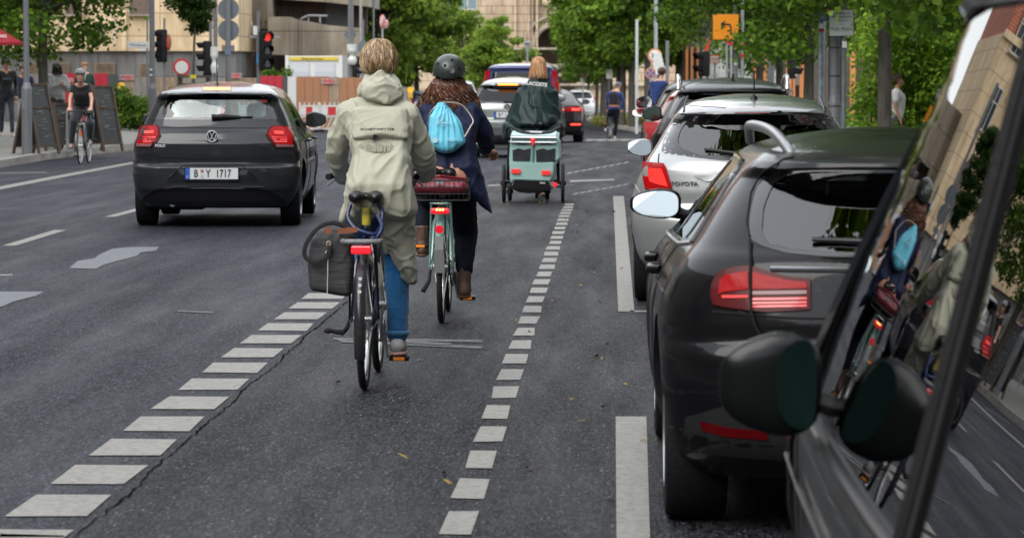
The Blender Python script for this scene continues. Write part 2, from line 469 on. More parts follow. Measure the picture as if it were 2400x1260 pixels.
def kerb(name, line, h=.135, w=.16):
    bm = BM()
    for i in range(len(line) - 1):
        a = Vector(line[i]); b = Vector(line[i + 1]); d = b - a; n = max(1, int(d.length / 1.0))
        for k in range(n):
            p = a + d * (k / n); q = a + d * ((k + .985) / n); e = Vector((-d.y, d.x)).normalized() * w * .5
            hh = h + random.uniform(-.006, .006)
            for (zz0, zz1) in ((-.03, hh),):
                A = [(p + e, q + e, q - e, p - e)]
                vb = [bm.verts.new((c.x, c.y, gz(c.y) + zz0)) for c in A[0]]; vt = [bm.verts.new((c.x, c.y, gz(c.y) + zz1)) for c in A[0]]
                bm.faces.new(vt)
                for u in range(4): bm.faces.new((vb[u], vb[(u + 1) % 4], vt[(u + 1) % 4], vt[u]))
    bmesh.ops.recalc_face_normals(bm, faces=bm.faces)
    o = put(name, bm, M_KERB); o['kind'] = 'structure'; return o
LK = [(-10.6, -30), (-10.7, 40)] + [tuple(grd(px, py)[:2]) for px, py in ((0, 392), (100, 375), (200, 362), (300, 350), (345, 341))]
LK = LK + [(-10.4, 87), (-9.6, 90), (-9.5, 105), (-10.3, 108), (-12, 110), (-70, 111)]
pavement('pavement', LK + [(-70, -30)], fall=.03)
kerb('kerb', LK[1:])
RK = [(2.25, -30), (2.25, 92), (3.2, 97), (6, 99), (60, 100)]
pavement('pavement', RK + [(60, -30)])
kerb('kerb', RK[:3] + RK[3:4])
fp = [tuple(grd(px, py)[:2]) for px, py in ((1378, 282), (1400, 290), (1440, 300), (1490, 309))]
fpv = [(fp[0][0] - 1, 480)] + fp + [(fp[-1][0] + 2, fp[-1][1] - 1), (60, fp[-1][1] - 3), (60, 480)]
pavement('pavement', fpv)
kerb('kerb', fp + [(fp[-1][0] + 2, fp[-1][1] - 1), (12, fp[-1][1] - 1.6)])
pavement('pavement', [(-9, 132), (-9, 148), (-70, 148), (-70, 132)])
# leaves fallen on the road
bm = BM()
def leaf_flat(bm, x, y, s, h=.006):
    a = random.uniform(0, 6.28); up = [0, random.uniform(0, .015), random.uniform(0, .02), random.uniform(0, .015)]
    p = [(1, 0), (.1, .42), (-.9, 0), (.1, -.42)]
    z = gz(y) + h
    vs = [bm.verts.new((x + s * (q[0] * math.cos(a) - q[1] * math.sin(a)), y + s * (q[0] * math.sin(a) + q[1] * math.cos(a)), z + up[k])) for k, q in enumerate(p)]
    bm.faces.new(vs)
for i in range(90):
    y = random.uniform(12, 45); leaf_flat(bm, random.gauss(-.0, .35) if i % 3 else random.uniform(-1.4, 0), y, random.uniform(.014, .036))
for i in range(500):
    t = random.random() ** .8; a = Vector(LK[1]); b = Vector(LK[6]); p = a + (b - a) * t
    leaf_flat(bm, p.x + .12 + abs(random.gauss(0, .22)), p.y, random.uniform(.03, .07))
for i in range(160):
    leaf_flat(bm, 2.1 - abs(random.gauss(0, .2)), random.uniform(16, 80), random.uniform(.02, .05))
o = put('fallen_leaves', bm, mat('dry_leaf', (.22, .15, .03), .8, var=.5, vscale=30)); o['kind'] = 'stuff'
o['label'] = 'small yellow fallen leaves lying on the wet asphalt and along the kerbs'
# ================================================================ CARS
def smooth_tab(tab, x, s=.02):
    """control points -> smooth function sampled at x"""
    a = np.array([t[0] for t in tab]); b = np.array([t[1] for t in tab])
    return float(np.mean([np.interp(x + d * s, a, b) for d in (-1.2, -.7, -.3, 0, .3, .7, 1.2)]))
M_RUB = mat('tyre_rubber', (.010, .010, .011), .8, bump=.5, bscale=60, spec=.2)
M_BLK = mat('black_plastic', (.009, .009, .010), .38, bump=.1, spec=.3)
M_MATT = mat('matt_black_plastic', (.014, .014, .015), .7, bump=.2, spec=.2)
M_TRIM = mat('gloss_black_trim', (.006, .006, .007), .12, coat=.8)
M_GAP = mat('panel_gap_shadow', (.003, .003, .003), .9)
M_ALLOY = mat('wheel_alloy', (.42, .42, .43), .3, metal=.9)
M_CHROME = mat('chrome', (.72, .72, .73), .25, metal=.75)
M_INT = mat('car_interior', (.02, .021, .023), .8)
M_SEAT = mat('seat_fabric', (.045, .048, .052), .85, bump=.3)
M_GLASS = glass('car_glass', (.82, .88, .87), 1.75)
M_GLASS_DARK = glass('privacy_glass', (.10, .115, .12), 1.55)
M_MIRROR = mat('mirror_glass', (.82, .84, .85), .03, metal=1.0)
M_LAMP = mat('red_lamp_lens', (.24, .002, .004), .25, coat=.1, spec=.12, emit=(1, .005, .005), estr=.05, bump=.25, bscale=25)
M_LAMP_D = mat('dark_red_lens', (.07, .001, .002), .25, coat=.1, spec=.12)
M_LAMP_B = mat('lamp_element', (.5, .02, .02), .3, coat=1.0, emit=(1, .02, .02), estr=.22)
M_BRAKE = mat('lit_brake_light', (.8, .1, .02), .3, emit=(1, .25, .02), estr=2.2)
M_BRAKE_R = mat('lit_red_light', (.8, .02, .02), .3, emit=(1, .05, .03), estr=2.0)
M_CLEAR = mat('reversing_lens', (.26, .12, .12), .3, coat=.2)
M_PLATE = mat('plate_white', (.62, .63, .63), .4)
M_PBLUE = mat('plate_blue', (.02, .10, .45), .4)
M_PTXT = mat('plate_ink', (.02, .02, .02), .5)

class Car:
    """Shell lofted from horizontal contours: half width W(z), rear end R(z), front end Fr(z).
    Panels, lamps, glass are cut along outlines laid on that shell."""
    def __init__(s, name, label, cat, X, y, yaw, W, Rr, Fr, Dc=.5, n=2.7, Df=.6, wheels=(.32, .72, 3.27, .2), group=None, H=None, z0=.2, taper=.05, ztop=None, gzo=0.0, tapf=None):
        s.tapf = tapf; s.X, s.y, s.yaw = X, y, R(yaw)
        s.root = empty(name, (X, y, gz(y + 1) + gzo), s.yaw, label, cat, group)
        s.M = Matrix.Translation((X, y, gz(y + 1) + gzo)) @ Matrix.Rotation(s.yaw, 4, 'Z'); s.Mi = s.M.inverted()
        s.Wt, s.Rt, s.Ft, s.Dc, s.n, s.Df = W, Rr, Fr, Dc, n, Df
        s.z0 = z0; s.zt = ztop or W[-1][0]; s.wh = wheels; s.taper = taper
        s.L = max(f for _, f in Fr); s.cuts = []
    def W(s, z): return smooth_tab(s.Wt, z, .012)
    def Rr(s, z): return smooth_tab(s.Rt, z, .012)
    def Fr(s, z): return smooth_tab(s.Ft, z, .02)
    def tap(s, y):
        if s.tapf: return s.tapf(y)
        return 1 - s.taper * abs((y - s.L * .5) / (s.L * .5)) ** 2.5
    def rear(s, x, z, off=0.0):
        """point of the rear face at lateral x, height z"""
        W = s.W(z); r = s.Rr(z); y = r
        for _ in range(3):
            q = min(.9995, abs(x) / (W * s.tap(max(0, y))))
            y = r + s.Dc * (1 - (1 - q ** s.n) ** (1 / s.n))
        return Vector((x, y - off, z))
    def side(s, y, z, sgn=1, off=0.0):
        W = s.W(z); r = s.Rr(z); t = min(1, max(0, (y - r) / s.Dc)); f = 1
        if t < 1: f = (1 - (1 - t) ** s.n) ** (1 / s.n)
        fr = s.Fr(z); t2 = min(1, max(0, (fr - y) / s.Df))
        if t2 < 1: f *= (1 - (1 - t2) ** s.n) ** (1 / s.n)
        return Vector((sgn * (W * f * s.tap(y) + off), y, z))
    def pick(s, px, py, ymax=9):
        """photo pixel -> (x, z) on this car's rear face"""
        o = s.Mi @ Vector((0, 0, CAMZ)); d = s.Mi.to_3x3() @ ray(px, py)
        y = 0.0
        for _ in range(12):
            t = (y - o.y) / d.y; p = o + d * t
            p2 = s.rear(p.x, p.z); y = .5 * y + .5 * p2.y
        t = (y - o.y) / d.y; p = o + d * t
        return (p.x, p.z)
    def contour(s, z, inset=0.0, lift=0.0):
        W = s.W(z + lift) - inset; r = s.Rr(z + lift) + inset; f = s.Fr(z + lift) - inset
        D = min(s.Dc, (f - r) * .45); Df = min(s.Df, (f - r) * .45); pts = []
        K = 12
        for i in range(K + 1):
            a = math.pi / 2 * i / K
            pts.append([W * max(0, math.sin(a)) ** (2 / s.n), r + D * (1 - max(0, math.cos(a)) ** (2 / s.n))])
        for i in range(1, 16):
            pts.append([W, r + D + (f - Df - r - D) * i / 16])
        for i in range(K, -1, -1):
            a = math.pi / 2 * i / K
            pts.append([W * max(0, math.sin(a)) ** (2 / s.n), f - Df * (1 - max(0, math.cos(a)) ** (2 / s.n))])
        pts = [(x * s.tap(y), y) for x, y in pts]
        return pts + [(-x, y) for x, y in reversed(pts[1:-1])]
    def loft(s, zs, inset=0.0, lift=0.0):
        bm = BM(); prev = None
        for z in zs:
            c = [bm.verts.new((x, y, z)) for x, y in s.contour(z, inset, lift)]
            if prev:
                for i in range(len(c)): bm.faces.new((prev[i], prev[(i + 1) % len(c)], c[(i + 1) % len(c)], c[i]))
            else: bm.faces.new(list(reversed(c)))
            prev = c
        bm.faces.new(prev)
        bmesh.ops.recalc_face_normals(bm, faces=bm.faces)
        return bm
    def levels(s):
        zs = set(np.round(np.arange(s.z0, s.zt - .02, .03), 4))
        for t in (s.Wt, s.Rt, s.Ft):
            for z, _ in t:
                if s.z0 <= z <= s.zt: zs.add(round(z, 4))
        zs |= {round(s.zt - d, 4) for d in (.075, .06, .048, .037, .027, .018, .01, .004, 0)}
        zs = sorted(zs); out = [zs[0]]
        for z in zs[1:]:
            if z - out[-1] > .0035: out.append(z)
        return out
    # ---- building
    def grid_panel(s, name, poly, where, m, off=.004, th=.012, parent=None, sgn=1, step=.07, smooth=True, mirror_too=False):
        """poly in (x, z) on the rear or (y, z) on a side"""
        bm = BM(); bm.faces.new([bm.verts.new((p[0], 0, p[1])) for p in poly])
        for ax in (0, 2):
            lo = min(v.co[ax] for v in bm.verts); hi = max(v.co[ax] for v in bm.verts); k = math.ceil(lo / step) * step + .0011
            while k < hi:
                co = [0, 0, 0]; no = [0, 0, 0]; co[ax] = k; no[ax] = 1
                bmesh.ops.bisect_plane(bm, geom=bm.verts[:] + bm.edges[:] + bm.faces[:], plane_co=co, plane_no=no); k += step
        front = bm.faces[:]
        f = (lambda u, z, o: s.rear(u, z, o)) if where == 'rear' else (lambda u, z, o: s.side(u, z, sgn, o))
        r = bmesh.ops.extrude_face_region(bm, geom=front)
        new = {g for g in r['geom'] if isinstance(g, bmesh.types.BMVert)}
        for v in bm.verts: v.co = f(v.co.x, v.co.z, off if v in new else off - th)
        bmesh.ops.recalc_face_normals(bm, faces=bm.faces)
        return put(name, bm, m, parent or s.root, smooth=smooth, ang=35)
    def px(s, pts): return [s.pick(*p) for p in pts]
    def zc(s, ox, oy, k, pts): return s.px([(ox + a / k, oy + b / k) for a, b in pts])
    def line(s, name, pts, w=.006, m=None, off=.001, where='rear', sgn=1, parent=None):
        f = (lambda u, z: s.rear(u, z, off)) if where == 'rear' else (lambda u, z: s.side(u, z, sgn, off))
        P = []
        for i in range(len(pts) - 1):
            for k in range(6): t = k / 6; P.append(f(pts[i][0] * (1 - t) + pts[i + 1][0] * t, pts[i][1] * (1 - t) + pts[i + 1][1] * t))
        P.append(f(*pts[-1]))
        bm = BM(); tube(bm, P, w / 2, 6); return put(name, bm, m or M_GAP, parent or s.root, smooth=True)
    def ring_panel(s, name, outer, inner, m, off=.002, th=.01, where='rear', sgn=1):
        def resamp(poly, n=72):
            P = [Vector(p) for p in poly] + [Vector(poly[0])]; L = [0]
            for i in range(len(P) - 1): L.append(L[-1] + (P[i + 1] - P[i]).length)
            out = []
            for k in range(n):
                t = L[-1] * k / n; i = max(j for j in range(len(L) - 1) if L[j] <= t + 1e-9)
                out.append(P[i].lerp(P[i + 1], (t - L[i]) / max(1e-9, L[i + 1] - L[i])))
            return out
        c = sum((Vector(p) for p in inner), Vector((0, 0))) / len(inner)
        O = resamp(outer); I = []
        # inner border met along rays from the centre
        ip = [Vector(p) for p in inner]
        for o in O:
            d = o - c; best = .8
            for i in range(len(ip)):
                a = ip[i]; e = ip[(i + 1) % len(ip)] - a; den = d.x * e.y - d.y * e.x
                if abs(den) < 1e-9: continue
                w = a - c; t = (w.x * e.y - w.y * e.x) / den; u = (w.x * d.y - w.y * d.x) / den
                if t > 0 and -1e-6 <= u <= 1 + 1e-6: best = t
            I.append(c + d * min(best, .995))
        f = (lambda u, z, o: s.rear(u, z, o)) if where == 'rear' else (lambda u, z, o: s.side(u, z, sgn, o))
        bm = BM(); K = 4; n = len(O)
        rows = []
        for k in range(K + 1):
            rows.append([bm.verts.new(f(*(I[i].lerp(O[i], k / K)), off)) for i in range(n)])
        for k in range(K):
            for i in range(n): bm.faces.new((rows[k][i], rows[k][(i + 1) % n], rows[k + 1][(i + 1) % n], rows[k + 1][i]))
        bmesh.ops.recalc_face_normals(bm, faces=bm.faces)
        o = put(name, bm, m, s.root, smooth=True)
        return o
    def cut_rear(s, poly, y0=-.3, y1=1.3):
        bm = BM(); prism(bm, [(p[0], y0, p[1]) for p in poly], (0, y1 - y0, 0)); s.cuts.append(put('cutter', bm, M_INT))
    def cut_side(s, poly):
        bm = BM(); prism(bm, [(-1.4, p[0], p[1]) for p in poly], (2.8, 0, 0)); s.cuts.append(put('cutter', bm, M_INT))
    def shell(s, m, cavity=True, zc0=.62, arches=True):
        body = put('body', s.loft(s.levels()), m, smooth=False)
        if cavity:
            zs = [z for z in s.levels() if zc0 < z < s.zt - .07]
            s.cuts.append(put('cutter', s.loft(zs, .05, .045), M_INT))
        if arches:
            r, ya, yb, w = s.wh
            for yy in (ya, yb):
                for sg in (-1, 1):
                    bm = BM(); cyl(bm, (sg * .5 * s.W(.5) / .88, yy, r * .98), (sg * 1.3, yy, r * .98), r * 1.16, n=40); s.cuts.append(put('cutter', bm, M_MATT))
        c = bpy.data.collections.new('cut'); COL.children.link(c)
        for o in s.cuts: COL.objects.unlink(o); c.objects.link(o)
        md = body.modifiers.new('b', 'BOOLEAN'); md.operation = 'DIFFERENCE'; md.solver = 'EXACT'; md.operand_type = 'COLLECTION'; md.collection = c
        md.material_mode = 'TRANSFER'
        evaluated(body)
        for o in list(c.objects): bpy.data.objects.remove(o)
        bpy.data.collections.remove(c)
        for p in body.data.polygons: p.use_smooth = True
        body.data.set_sharp_from_angle(angle=R(32))
        body.parent = s.root; s.body = body
        return body
    def wheels(s, rim=M_ALLOY, spokes=10, track=None):
        r, ya, yb, w = s.wh; out = []
        for yy in (ya, yb):
            for sg in (-1, 1):
                xo = (s.W(.45) * s.tap(yy) - .02) * sg; xi = xo - sg * w
                bm = BM(); n = 48; prof = [(xi, r - .05), (xi + sg * .006, r - .012), (xi + sg * .025, r), (xo - sg * .025, r), (xo - sg * .006, r - .014), (xo, r - .05), (xo - sg * .01, r * .67)]
                rings = [[bm.verts.new((x, yy + rr * math.cos(t), r + rr * math.sin(t))) for t in [2 * math.pi * i / n for i in range(n)]] for x, rr in prof]
                for a, b in zip(rings, rings[1:]):
                    for i in range(n): bm.faces.new((a[i], a[(i + 1) % n], b[(i + 1) % n], b[i]))
                bm.faces.new(rings[0])
                # tread grooves
                bmesh.ops.recalc_face_normals(bm, faces=bm.faces)
                wh = put('wheel', bm, M_RUB, s.root, smooth=True)
                bm = BM()
                torus(bm, (xo - sg * .012, yy, r), (1, 0, 0), r * .66, .012, 40, 6)
                cyl(bm, (xo - sg * .09, yy, r), (xo - sg * .07, yy, r), r * .64, n=40)
                cyl(bm, (xo - sg * .07, yy, r), (xo - sg * .015, yy, r), r * .13, r * .1, n=20)
                for k in range(spokes):
                    a = 2 * math.pi * k / spokes; c = Vector((xo - sg * .03, yy + r * .38 * math.cos(a), r + r * .38 * math.sin(a)))
                    box(bm, c, (.02, r * .56, r * .085), Matrix.Rotation(a, 3, 'X'))
                put('rim', bm, rim, wh, smooth=True, ang=30)
        return out
    def mirrors(s, y, z, m, sz=(.20, .12, .15), out=.09, glass_m=M_MIRROR, sides=(-1, 1), gl=(1.0, 0.0), tilt=0.0):
        for sg in sides:
            xb = s.side(y, z).x; c = Vector((sg * (xb + out + sz[0] / 2), y, z + .03))
            bm = BM(); ball(bm, c, (sz[0] / 2, sz[1] / 2, sz[2] / 2), 20)
            for v in bm.verts:
                d = v.co - c; 
                for k in (0, 2): d[k] = math.copysign(abs(d[k] / (sz[k] / 2)) ** .62 * sz[k] / 2, d[k])
                if d.y < 0: d.y *= .35
                d.z *= 1 - .30 * max(0, d.x * sg / (sz[0] / 2) + .1)
                v.co = c + d
            o = put('wing_mirror', bm, m, s.root, smooth=True)
            bm = BM(); tube(bm, [(sg * (xb - .03), y + .02, z - .03), (sg * (xb + out * .7), y + .02, z - .015), (sg * (xb + out + .04), y + .02, z)], [.028, .022, .03], 8); put('mirror_arm', bm, M_BLK, o, smooth=True)
            bm = BM(); K = 28; vs = []
            for i in range(K):
                t = 2 * math.pi * i / K; q = lambda a: math.copysign(abs(a) ** .62, a)
                xx = q(math.cos(t)); vs.append(bm.verts.new(c + Vector((xx * sz[0] * .44 * gl[0] - sg * gl[1], -sz[1] * .19 - .004 * (tilt > 0) + tilt * (q(math.sin(t)) * sz[2] * .43 - sz[2] * .43), q(math.sin(t)) * sz[2] * .43 * (1 - .30 * max(0, xx * sg * .88 + .1))))))
            bm.faces.new(vs); bmesh.ops.recalc_face_normals(bm, faces=bm.faces)
            for f in bm.faces:
                if f.normal.y > 0: f.normal_flip()
            put('mirror_glass', bm, glass_m, o)
    def seats(s, ys=(1.35, 2.35), heads=.28, hgt=.98, w=.24):
        for yy in ys:
            for sx in (-.36, .36):
                bm = BM(); box(bm, (sx, yy, hgt - .33), (w * 2, .14, .62), Matrix.Rotation(R(-14), 3, 'X'), bev=.05)
                box(bm, (sx, yy - .1, hgt + .12), (heads, .1, .19), Matrix.Rotation(R(-8), 3, 'X'), bev=.045)
                put('seat', bm, M_SEAT, s.root, smooth=True)
    def plate(s, pts, txt, parts=None):
        ctr = s.pick(*pts); return ctr
    def number_plate(s, cx, cz, txt, y=None, w=.52, h=.11, dot=None):
        y = s.rear(cx, cz).y - .022 if y is None else y
        bm = BM(); box(bm, (cx, y + .006, cz), (w + .02, .012, h + .028), bev=.004); o = put('number_plate', bm, M_BLK, s.root)
        bm = BM(); box(bm, (cx, y - .002, cz + .004), (w, .006, h)); put('plate_face', bm, M_PLATE, o)
        bm = BM(); box(bm, (cx - w / 2 + .022, y - .0055, cz + .004), (.044, .002, h)); put('country_band', bm, M_PBLUE, o)
        text('band_letter', 'D', (cx - w / 2 + .022, y - .008, cz - .028), .028, M_PLATE, o)
        for i, (tx, dx) in enumerate(txt): text('plate_lettering', tx, (cx + dx, y - .007, cz + .002), .107, M_PTXT, o, sx=.72, bold=.0015)
        if dot is not None:
            bm = BM(); cyl(bm, (cx + dot, y - .009, cz + .03), (cx + dot, y - .006, cz + .03), .017, n=20); put('plate_seal', bm, mat('seal_brown', (.4, .16, .08), .5), o)
            bm = BM(); cyl(bm, (cx + dot, y - .009, cz - .02), (cx + dot, y - .006, cz - .02), .019, n=20); put('plate_seal', bm, mat('seal_silver', (.5, .5, .5), .5), o)
        return o
    def emblem_vw(s, c, r):
        x, z = c; y = s.rear(x, z - r).y - .014
        bm = BM(); torus(bm, (x, y, z), (0, 1, 0), r * .93, r * .07, 40, 8)
        def stroke(pts, w=.13):
            for a, b in zip(pts, pts[1:]):
                A = Vector((x + a[0] * r, y - .002, z + a[1] * r)); B = Vector((x + b[0] * r, y - .002, z + b[1] * r)); tube(bm, [A, B], w * r * .5, 6)
        stroke([(-.42, .78), (-.02, .06)]); stroke([(.42, .78), (.02, .06)]); stroke([(-.02, .07), (.02, .07)])
        stroke([(-.78, .45), (-.40, -.74)]); stroke([(-.40, -.74), (0, -.06)]); stroke([(0, -.06), (.40, -.74)]); stroke([(.78, .45), (.40, -.74)])
        o = put('emblem', bm, mat('silver_emblem', (.6, .6, .61), .35, metal=.2), s.root, smooth=True)
        bm = BM(); cyl(bm, (x, y + .001, z), (x, y + .012, z), r * .93, n=32); put('emblem_back', bm, M_TRIM, o)
        return o
    def lettering(s, txt, p, size, m, sx=1.2, bold=.001):
        a = s.rear(p[0] - .02, p[1]); b = s.rear(p[0] + .02, p[1]); t = math.atan2(b.y - a.y, b.x - a.x); c = s.rear(*p)
        d = s.rear(p[0], p[1] + .01) - s.rear(p[0], p[1] - .01); tilt = math.atan2(d.y, d.z)
        return text('lettering', txt, (c.x + math.sin(t) * .006, c.y - .008, c.z), size, m, s.root, sx=sx, bold=bold, rot=(R(90) - tilt, 0, t))
    def antenna(s, x, y, z, h=.2, lean=-.05, fin=False, m=M_BLK):
        bm = BM()
        if fin:
            prism(bm, [(x - .012, y - .09, z), (x - .012, y + .1, z), (x - .006, y - .06, z + .065), (x - .006, y - .085, z + .06)][:4], (.024, 0, 0))
        else:
            cyl(bm, (x, y, z - .01), (x, y, z + .02), .03, .015, n=14); tube(bm, [(x, y, z), (x, y + lean, z + h)], [.006, .0035], 6)
        return put('antenna', bm, m, s.root, smooth=True)

def mirrored(poly): return [(-x, z) for x, z in poly]
PW = lambda s, k=1: [(z * s, w * k) for z, w in s]
# ---------------------------------------------------------------- dark grey hatchback
P_GREY = paint('dark_grey_car_paint', (.022, .023, .027), .2, ct=.8)
car = Car('hatchback', 'dark grey small hatchback driving in the middle lane with its brake light lit', 'car', -3.96, 34.5, 1.9,
    W=[(.2, .76), (.26, .80), (.36, .845), (.5, .868), (.62, .872), (.66, .862), (.75, .865), (.86, .845), (.93, .80), (1.0, .765), (1.15, .70), (1.28, .635), (1.345, .58), (1.385, .50), (1.41, .40), (1.43, .26), (1.437, .10)],
    Rr=[(.2, .10), (.24, .05), (.28, .03), (.36, .02), (.37, .0), (.60, .0), (.615, .035), (.63, .06), (.72, .05), (.84, .045), (.86, .07), (.94, .10), (.955, .13), (1.0, .165), (1.24, .30), (1.27, .29), (1.285, .20), (1.325, .185), (1.345, .24), (1.365, .42), (1.39, .62), (1.415, .9), (1.43, 1.25), (1.437, 1.6)],
    Fr=[(.2, 3.95), (.3, 4.02), (.6, 4.04), (.72, 3.96), (.82, 3.6), (.92, 3.1), (.97, 3.0), (1.3, 2.5), (1.37, 2.35), (1.41, 2.2), (1.43, 2.0), (1.437, 1.8)],
    Dc=.42, n=3.0, wheels=(.315, .68, 3.23, .20), taper=.05)
Z = lambda pts: car.zc(280, 150, 3.231, pts)
inner = Z([(345, 402), (328, 380), (345, 290), (362, 250), (395, 232), (700, 222), (1085, 232), (1112, 255), (1122, 350), (1108, 392), (1085, 402), (700, 404)])
outer = Z([(264, 420), (300, 320), (334, 226), (700, 212), (1160, 226), (1180, 320), (1194, 420), (700, 424)])
car.cut_rear(inner)
def side_windows(car, polys, m=M_GLASS, frame=M_TRIM, sides=(-1, 1)):
    for pl in polys: car.cut_side(pl)
SW = [[(.98, .99), (1.02, 1.12), (1.10, 1.22), (1.55, 1.33), (1.62, 1.33), (1.62, .955)], [(1.72, .955), (1.72, 1.335), (2.2, 1.335), (2.42, 1.29), (2.85, 1.0), (2.9, .945)]]
side_windows(car, SW)
car.cut_rear([(-.62, 1.0), (-.5, 1.28), (.5, 1.28), (.62, 1.0)], 2.0, 4.2)
car.shell(P_GREY)
car.grid_panel('rear_window', inner, 'rear', glass('bright_rear_glass', (.66, .74, .73), 1.7), off=-.004, th=.003)
car.ring_panel('window_border', outer, inner, M_TRIM, .0025)
for sg in (-1, 1):
    for pl in SW: car.grid_panel('side_window', pl, 'side', M_GLASS, off=-.006, th=.003, sgn=sg)
    car.line('window_trim', [(.93, .95), (2.95, .925)], .02, M_TRIM, .002, 'side', sg)
    car.line('panel_gap', [(1.67, .93), (1.67, .40), (1.70, .27)], .008, where='side', sgn=sg)
    car.line('panel_gap', [(2.78, .90), (2.74, .30)], .008, where='side', sgn=sg)
    car.line('panel_gap', [(1.08, .92), (1.12, .6), (.98, .42)], .008, where='side', sgn=sg)
    for yy in (1.45, 2.55):
        bm = BM(); p = [car.side(yy + d, .84, sg, o) for d, o in ((-.09, .005), (-.06, .035), (.06, .035), (.09, .005))]; tube(bm, p, .013, 8); put('door_handle', bm, P_GREY, car.root, smooth=True)
lampL = Z([(162, 463), (205, 458), (290, 461), (302, 480), (312, 538), (282, 590), (240, 628), (118, 626), (124, 590), (136, 540), (150, 485)])
lampR = Z([(1150, 467), (1205, 463), (1296, 470), (1318, 490), (1330, 540), (1328, 590), (1325, 633), (1182, 632), (1150, 590), (1108, 535), (1128, 490)])
for lp, tag in ((lampL, 0), (lampR, 1)):
    o = car.grid_panel('tail_lamp', lp, 'rear', M_LAMP_D, .012, .03)
    cx = sum(p[0] for p in lp) / len(lp); cz = sum(p[1] for p in lp) / len(lp)
    sc = [(cx + (x - cx) * .84, cz + (z - cz) * .84 + .008) for x, z in lp]
    car.grid_panel('lens', sc, 'rear', M_LAMP, .015, .004, parent=o)
    a = Z([(192, 505), (262, 500), (258, 525), (188, 525)] if tag == 0 else [(1170, 505), (1240, 508), (1246, 530), (1176, 527)])
    car.grid_panel('lamp_element', a, 'rear', mat('glowing_lamp_element', (.8, .02, .01), .3, emit=(1, .03, .01), estr=.3), .018, .004, parent=o)
    for dy in (550, 566, 582):
        a = Z([(180, dy), (275 - (dy - 550), dy), (272 - (dy - 550), dy + 7), (178, dy + 7)] if tag == 0 else [(1150 + (dy - 550) * .6, dy), (1270, dy + 2), (1272, dy + 9), (1155 + (dy - 550) * .6, dy + 7)])
        car.grid_panel('lamp_rib', a, 'rear', M_LAMP_B, .0175, .004, parent=o)
    a = Z([(130, 603), (248, 602), (235, 624), (126, 622)] if tag == 0 else [(1182, 606), (1318, 608), (1320, 628), (1190, 628)])
    car.grid_panel('reversing_lens', a, 'rear', M_CLEAR, .016, .004, parent=o)
# tailgate shut lines, shoulder line, bumper
car.line('panel_gap', Z([(262, 424), (244, 470), (246, 662), (275, 690), (330, 706), (700, 716), (1080, 712), (1150, 695), (1172, 672), (1172, 640)]), .008)
car.line('crease_line', Z([(300, 482), (700, 485), (1120, 485)]), .007)
car.line('panel_gap', Z([(85, 735), (150, 738), (700, 742), (1280, 738), (1335, 735)]), .005)
car.grid_panel('spoiler_lip', Z([(348, 212), (372, 178), (700, 166), (1140, 180), (1168, 214), (1140, 222), (700, 208), (372, 222)]), 'rear', M_TRIM, .004, .02)
o = car.grid_panel('brake_light', Z([(636, 177), (839, 177), (839, 195), (636, 195)]), 'rear', M_BRAKE, .010, .02)
car.grid_panel('brake_light_surround', Z([(622, 170), (852, 170), (850, 206), (626, 206)]), 'rear', M_LAMP_D, .006, .02, parent=o)
rec = Z([(372, 858), (400, 840), (470, 775), (500, 768), (905, 768), (945, 778), (1020, 842), (1045, 862), (1055, 900), (360, 900)])
car.grid_panel('plate_recess', rec, 'rear', paint('shaded_recess_grey', (.014, .015, .017), .25), .002, .01)  # flush panel; shade of the recess put into a darker body grey
car.line('recess_edge', rec[:8], .012, P_GREY, .004)
val = Z([(168, 1024), (215, 985), (260, 955), (310, 942), (700, 938), (1080, 944), (1150, 958), (1195, 985), (1248, 1030), (1235, 1040), (180, 1036)])
car.grid_panel('bumper_valance', val, 'rear', M_BLK, .006, .02)
car.line('valance_edge', val[:9], .010, M_TRIM, .010)
car.line('bumper_highlight', Z([(400, 930), (700, 928), (1090, 932)]), .012, P_GREY, .008)
bm = BM(); box(bm, (0, 1.9, .24), (1.38, 3.0, .12)); box(bm, (-.35, .35, .22), (.5, .3, .1), bev=.04); put('underside', bm, M_MATT, car.root)
bm = BM(); cyl(bm, (-.42, .1, .235), (-.42, .5, .235), .03, n=14); put('exhaust_pipe', bm, M_ALLOY, car.root, smooth=True)
car.wheels()
car.mirrors(2.72, 1.0, P_GREY, (.22, .14, .165), .06, mat('dark_mirror_glass', (.22, .25, .25), .05, metal=1))
pc = car.pick(280 + 700 / 3.231, 150 + 832 / 3.231)
car.number_plate(pc[0], pc[1], [('B', -.155), ('Y', -.035), ('1717', .115)], y=car.rear(*pc).y - .02, dot=-.095)
ec = car.pick(280 + 703 / 3.231, 150 + 547 / 3.231)
car.emblem_vw(ec, .058)
pp = car.pick(280 + 310 / 3.231, 150 + 619 / 3.231)
car.lettering('POLO', pp, .034, mat('silver_letter', (.55, .55, .56), .4), 1.2, .0015)
# wiper
w0 = Z([(700, 404)])[0]; w1 = Z([(1010, 401)])[0]
bm = BM(); p0 = car.rear(*w0, .03); p1 = car.rear(*w1, .018); pm = p0.lerp(p1, .7)
tube(bm, [p0 + Vector((0, 0, .004)), p0.lerp(p1, .35) + Vector((0, -.005, .006)), pm], [.026, .02, .014], 8); tube(bm, [pm, p1], .007, 6); put('rear_wiper', bm, M_BLK, car.root, smooth=True)
car.seats((1.5, 2.3), .26, 1.0, .2)
a = car.pick(280 + 762 / 3.231, 150 + 130 / 3.231)
car.antenna(a[0] + .02, .95, 1.405, .27, -.12)
POLO = car
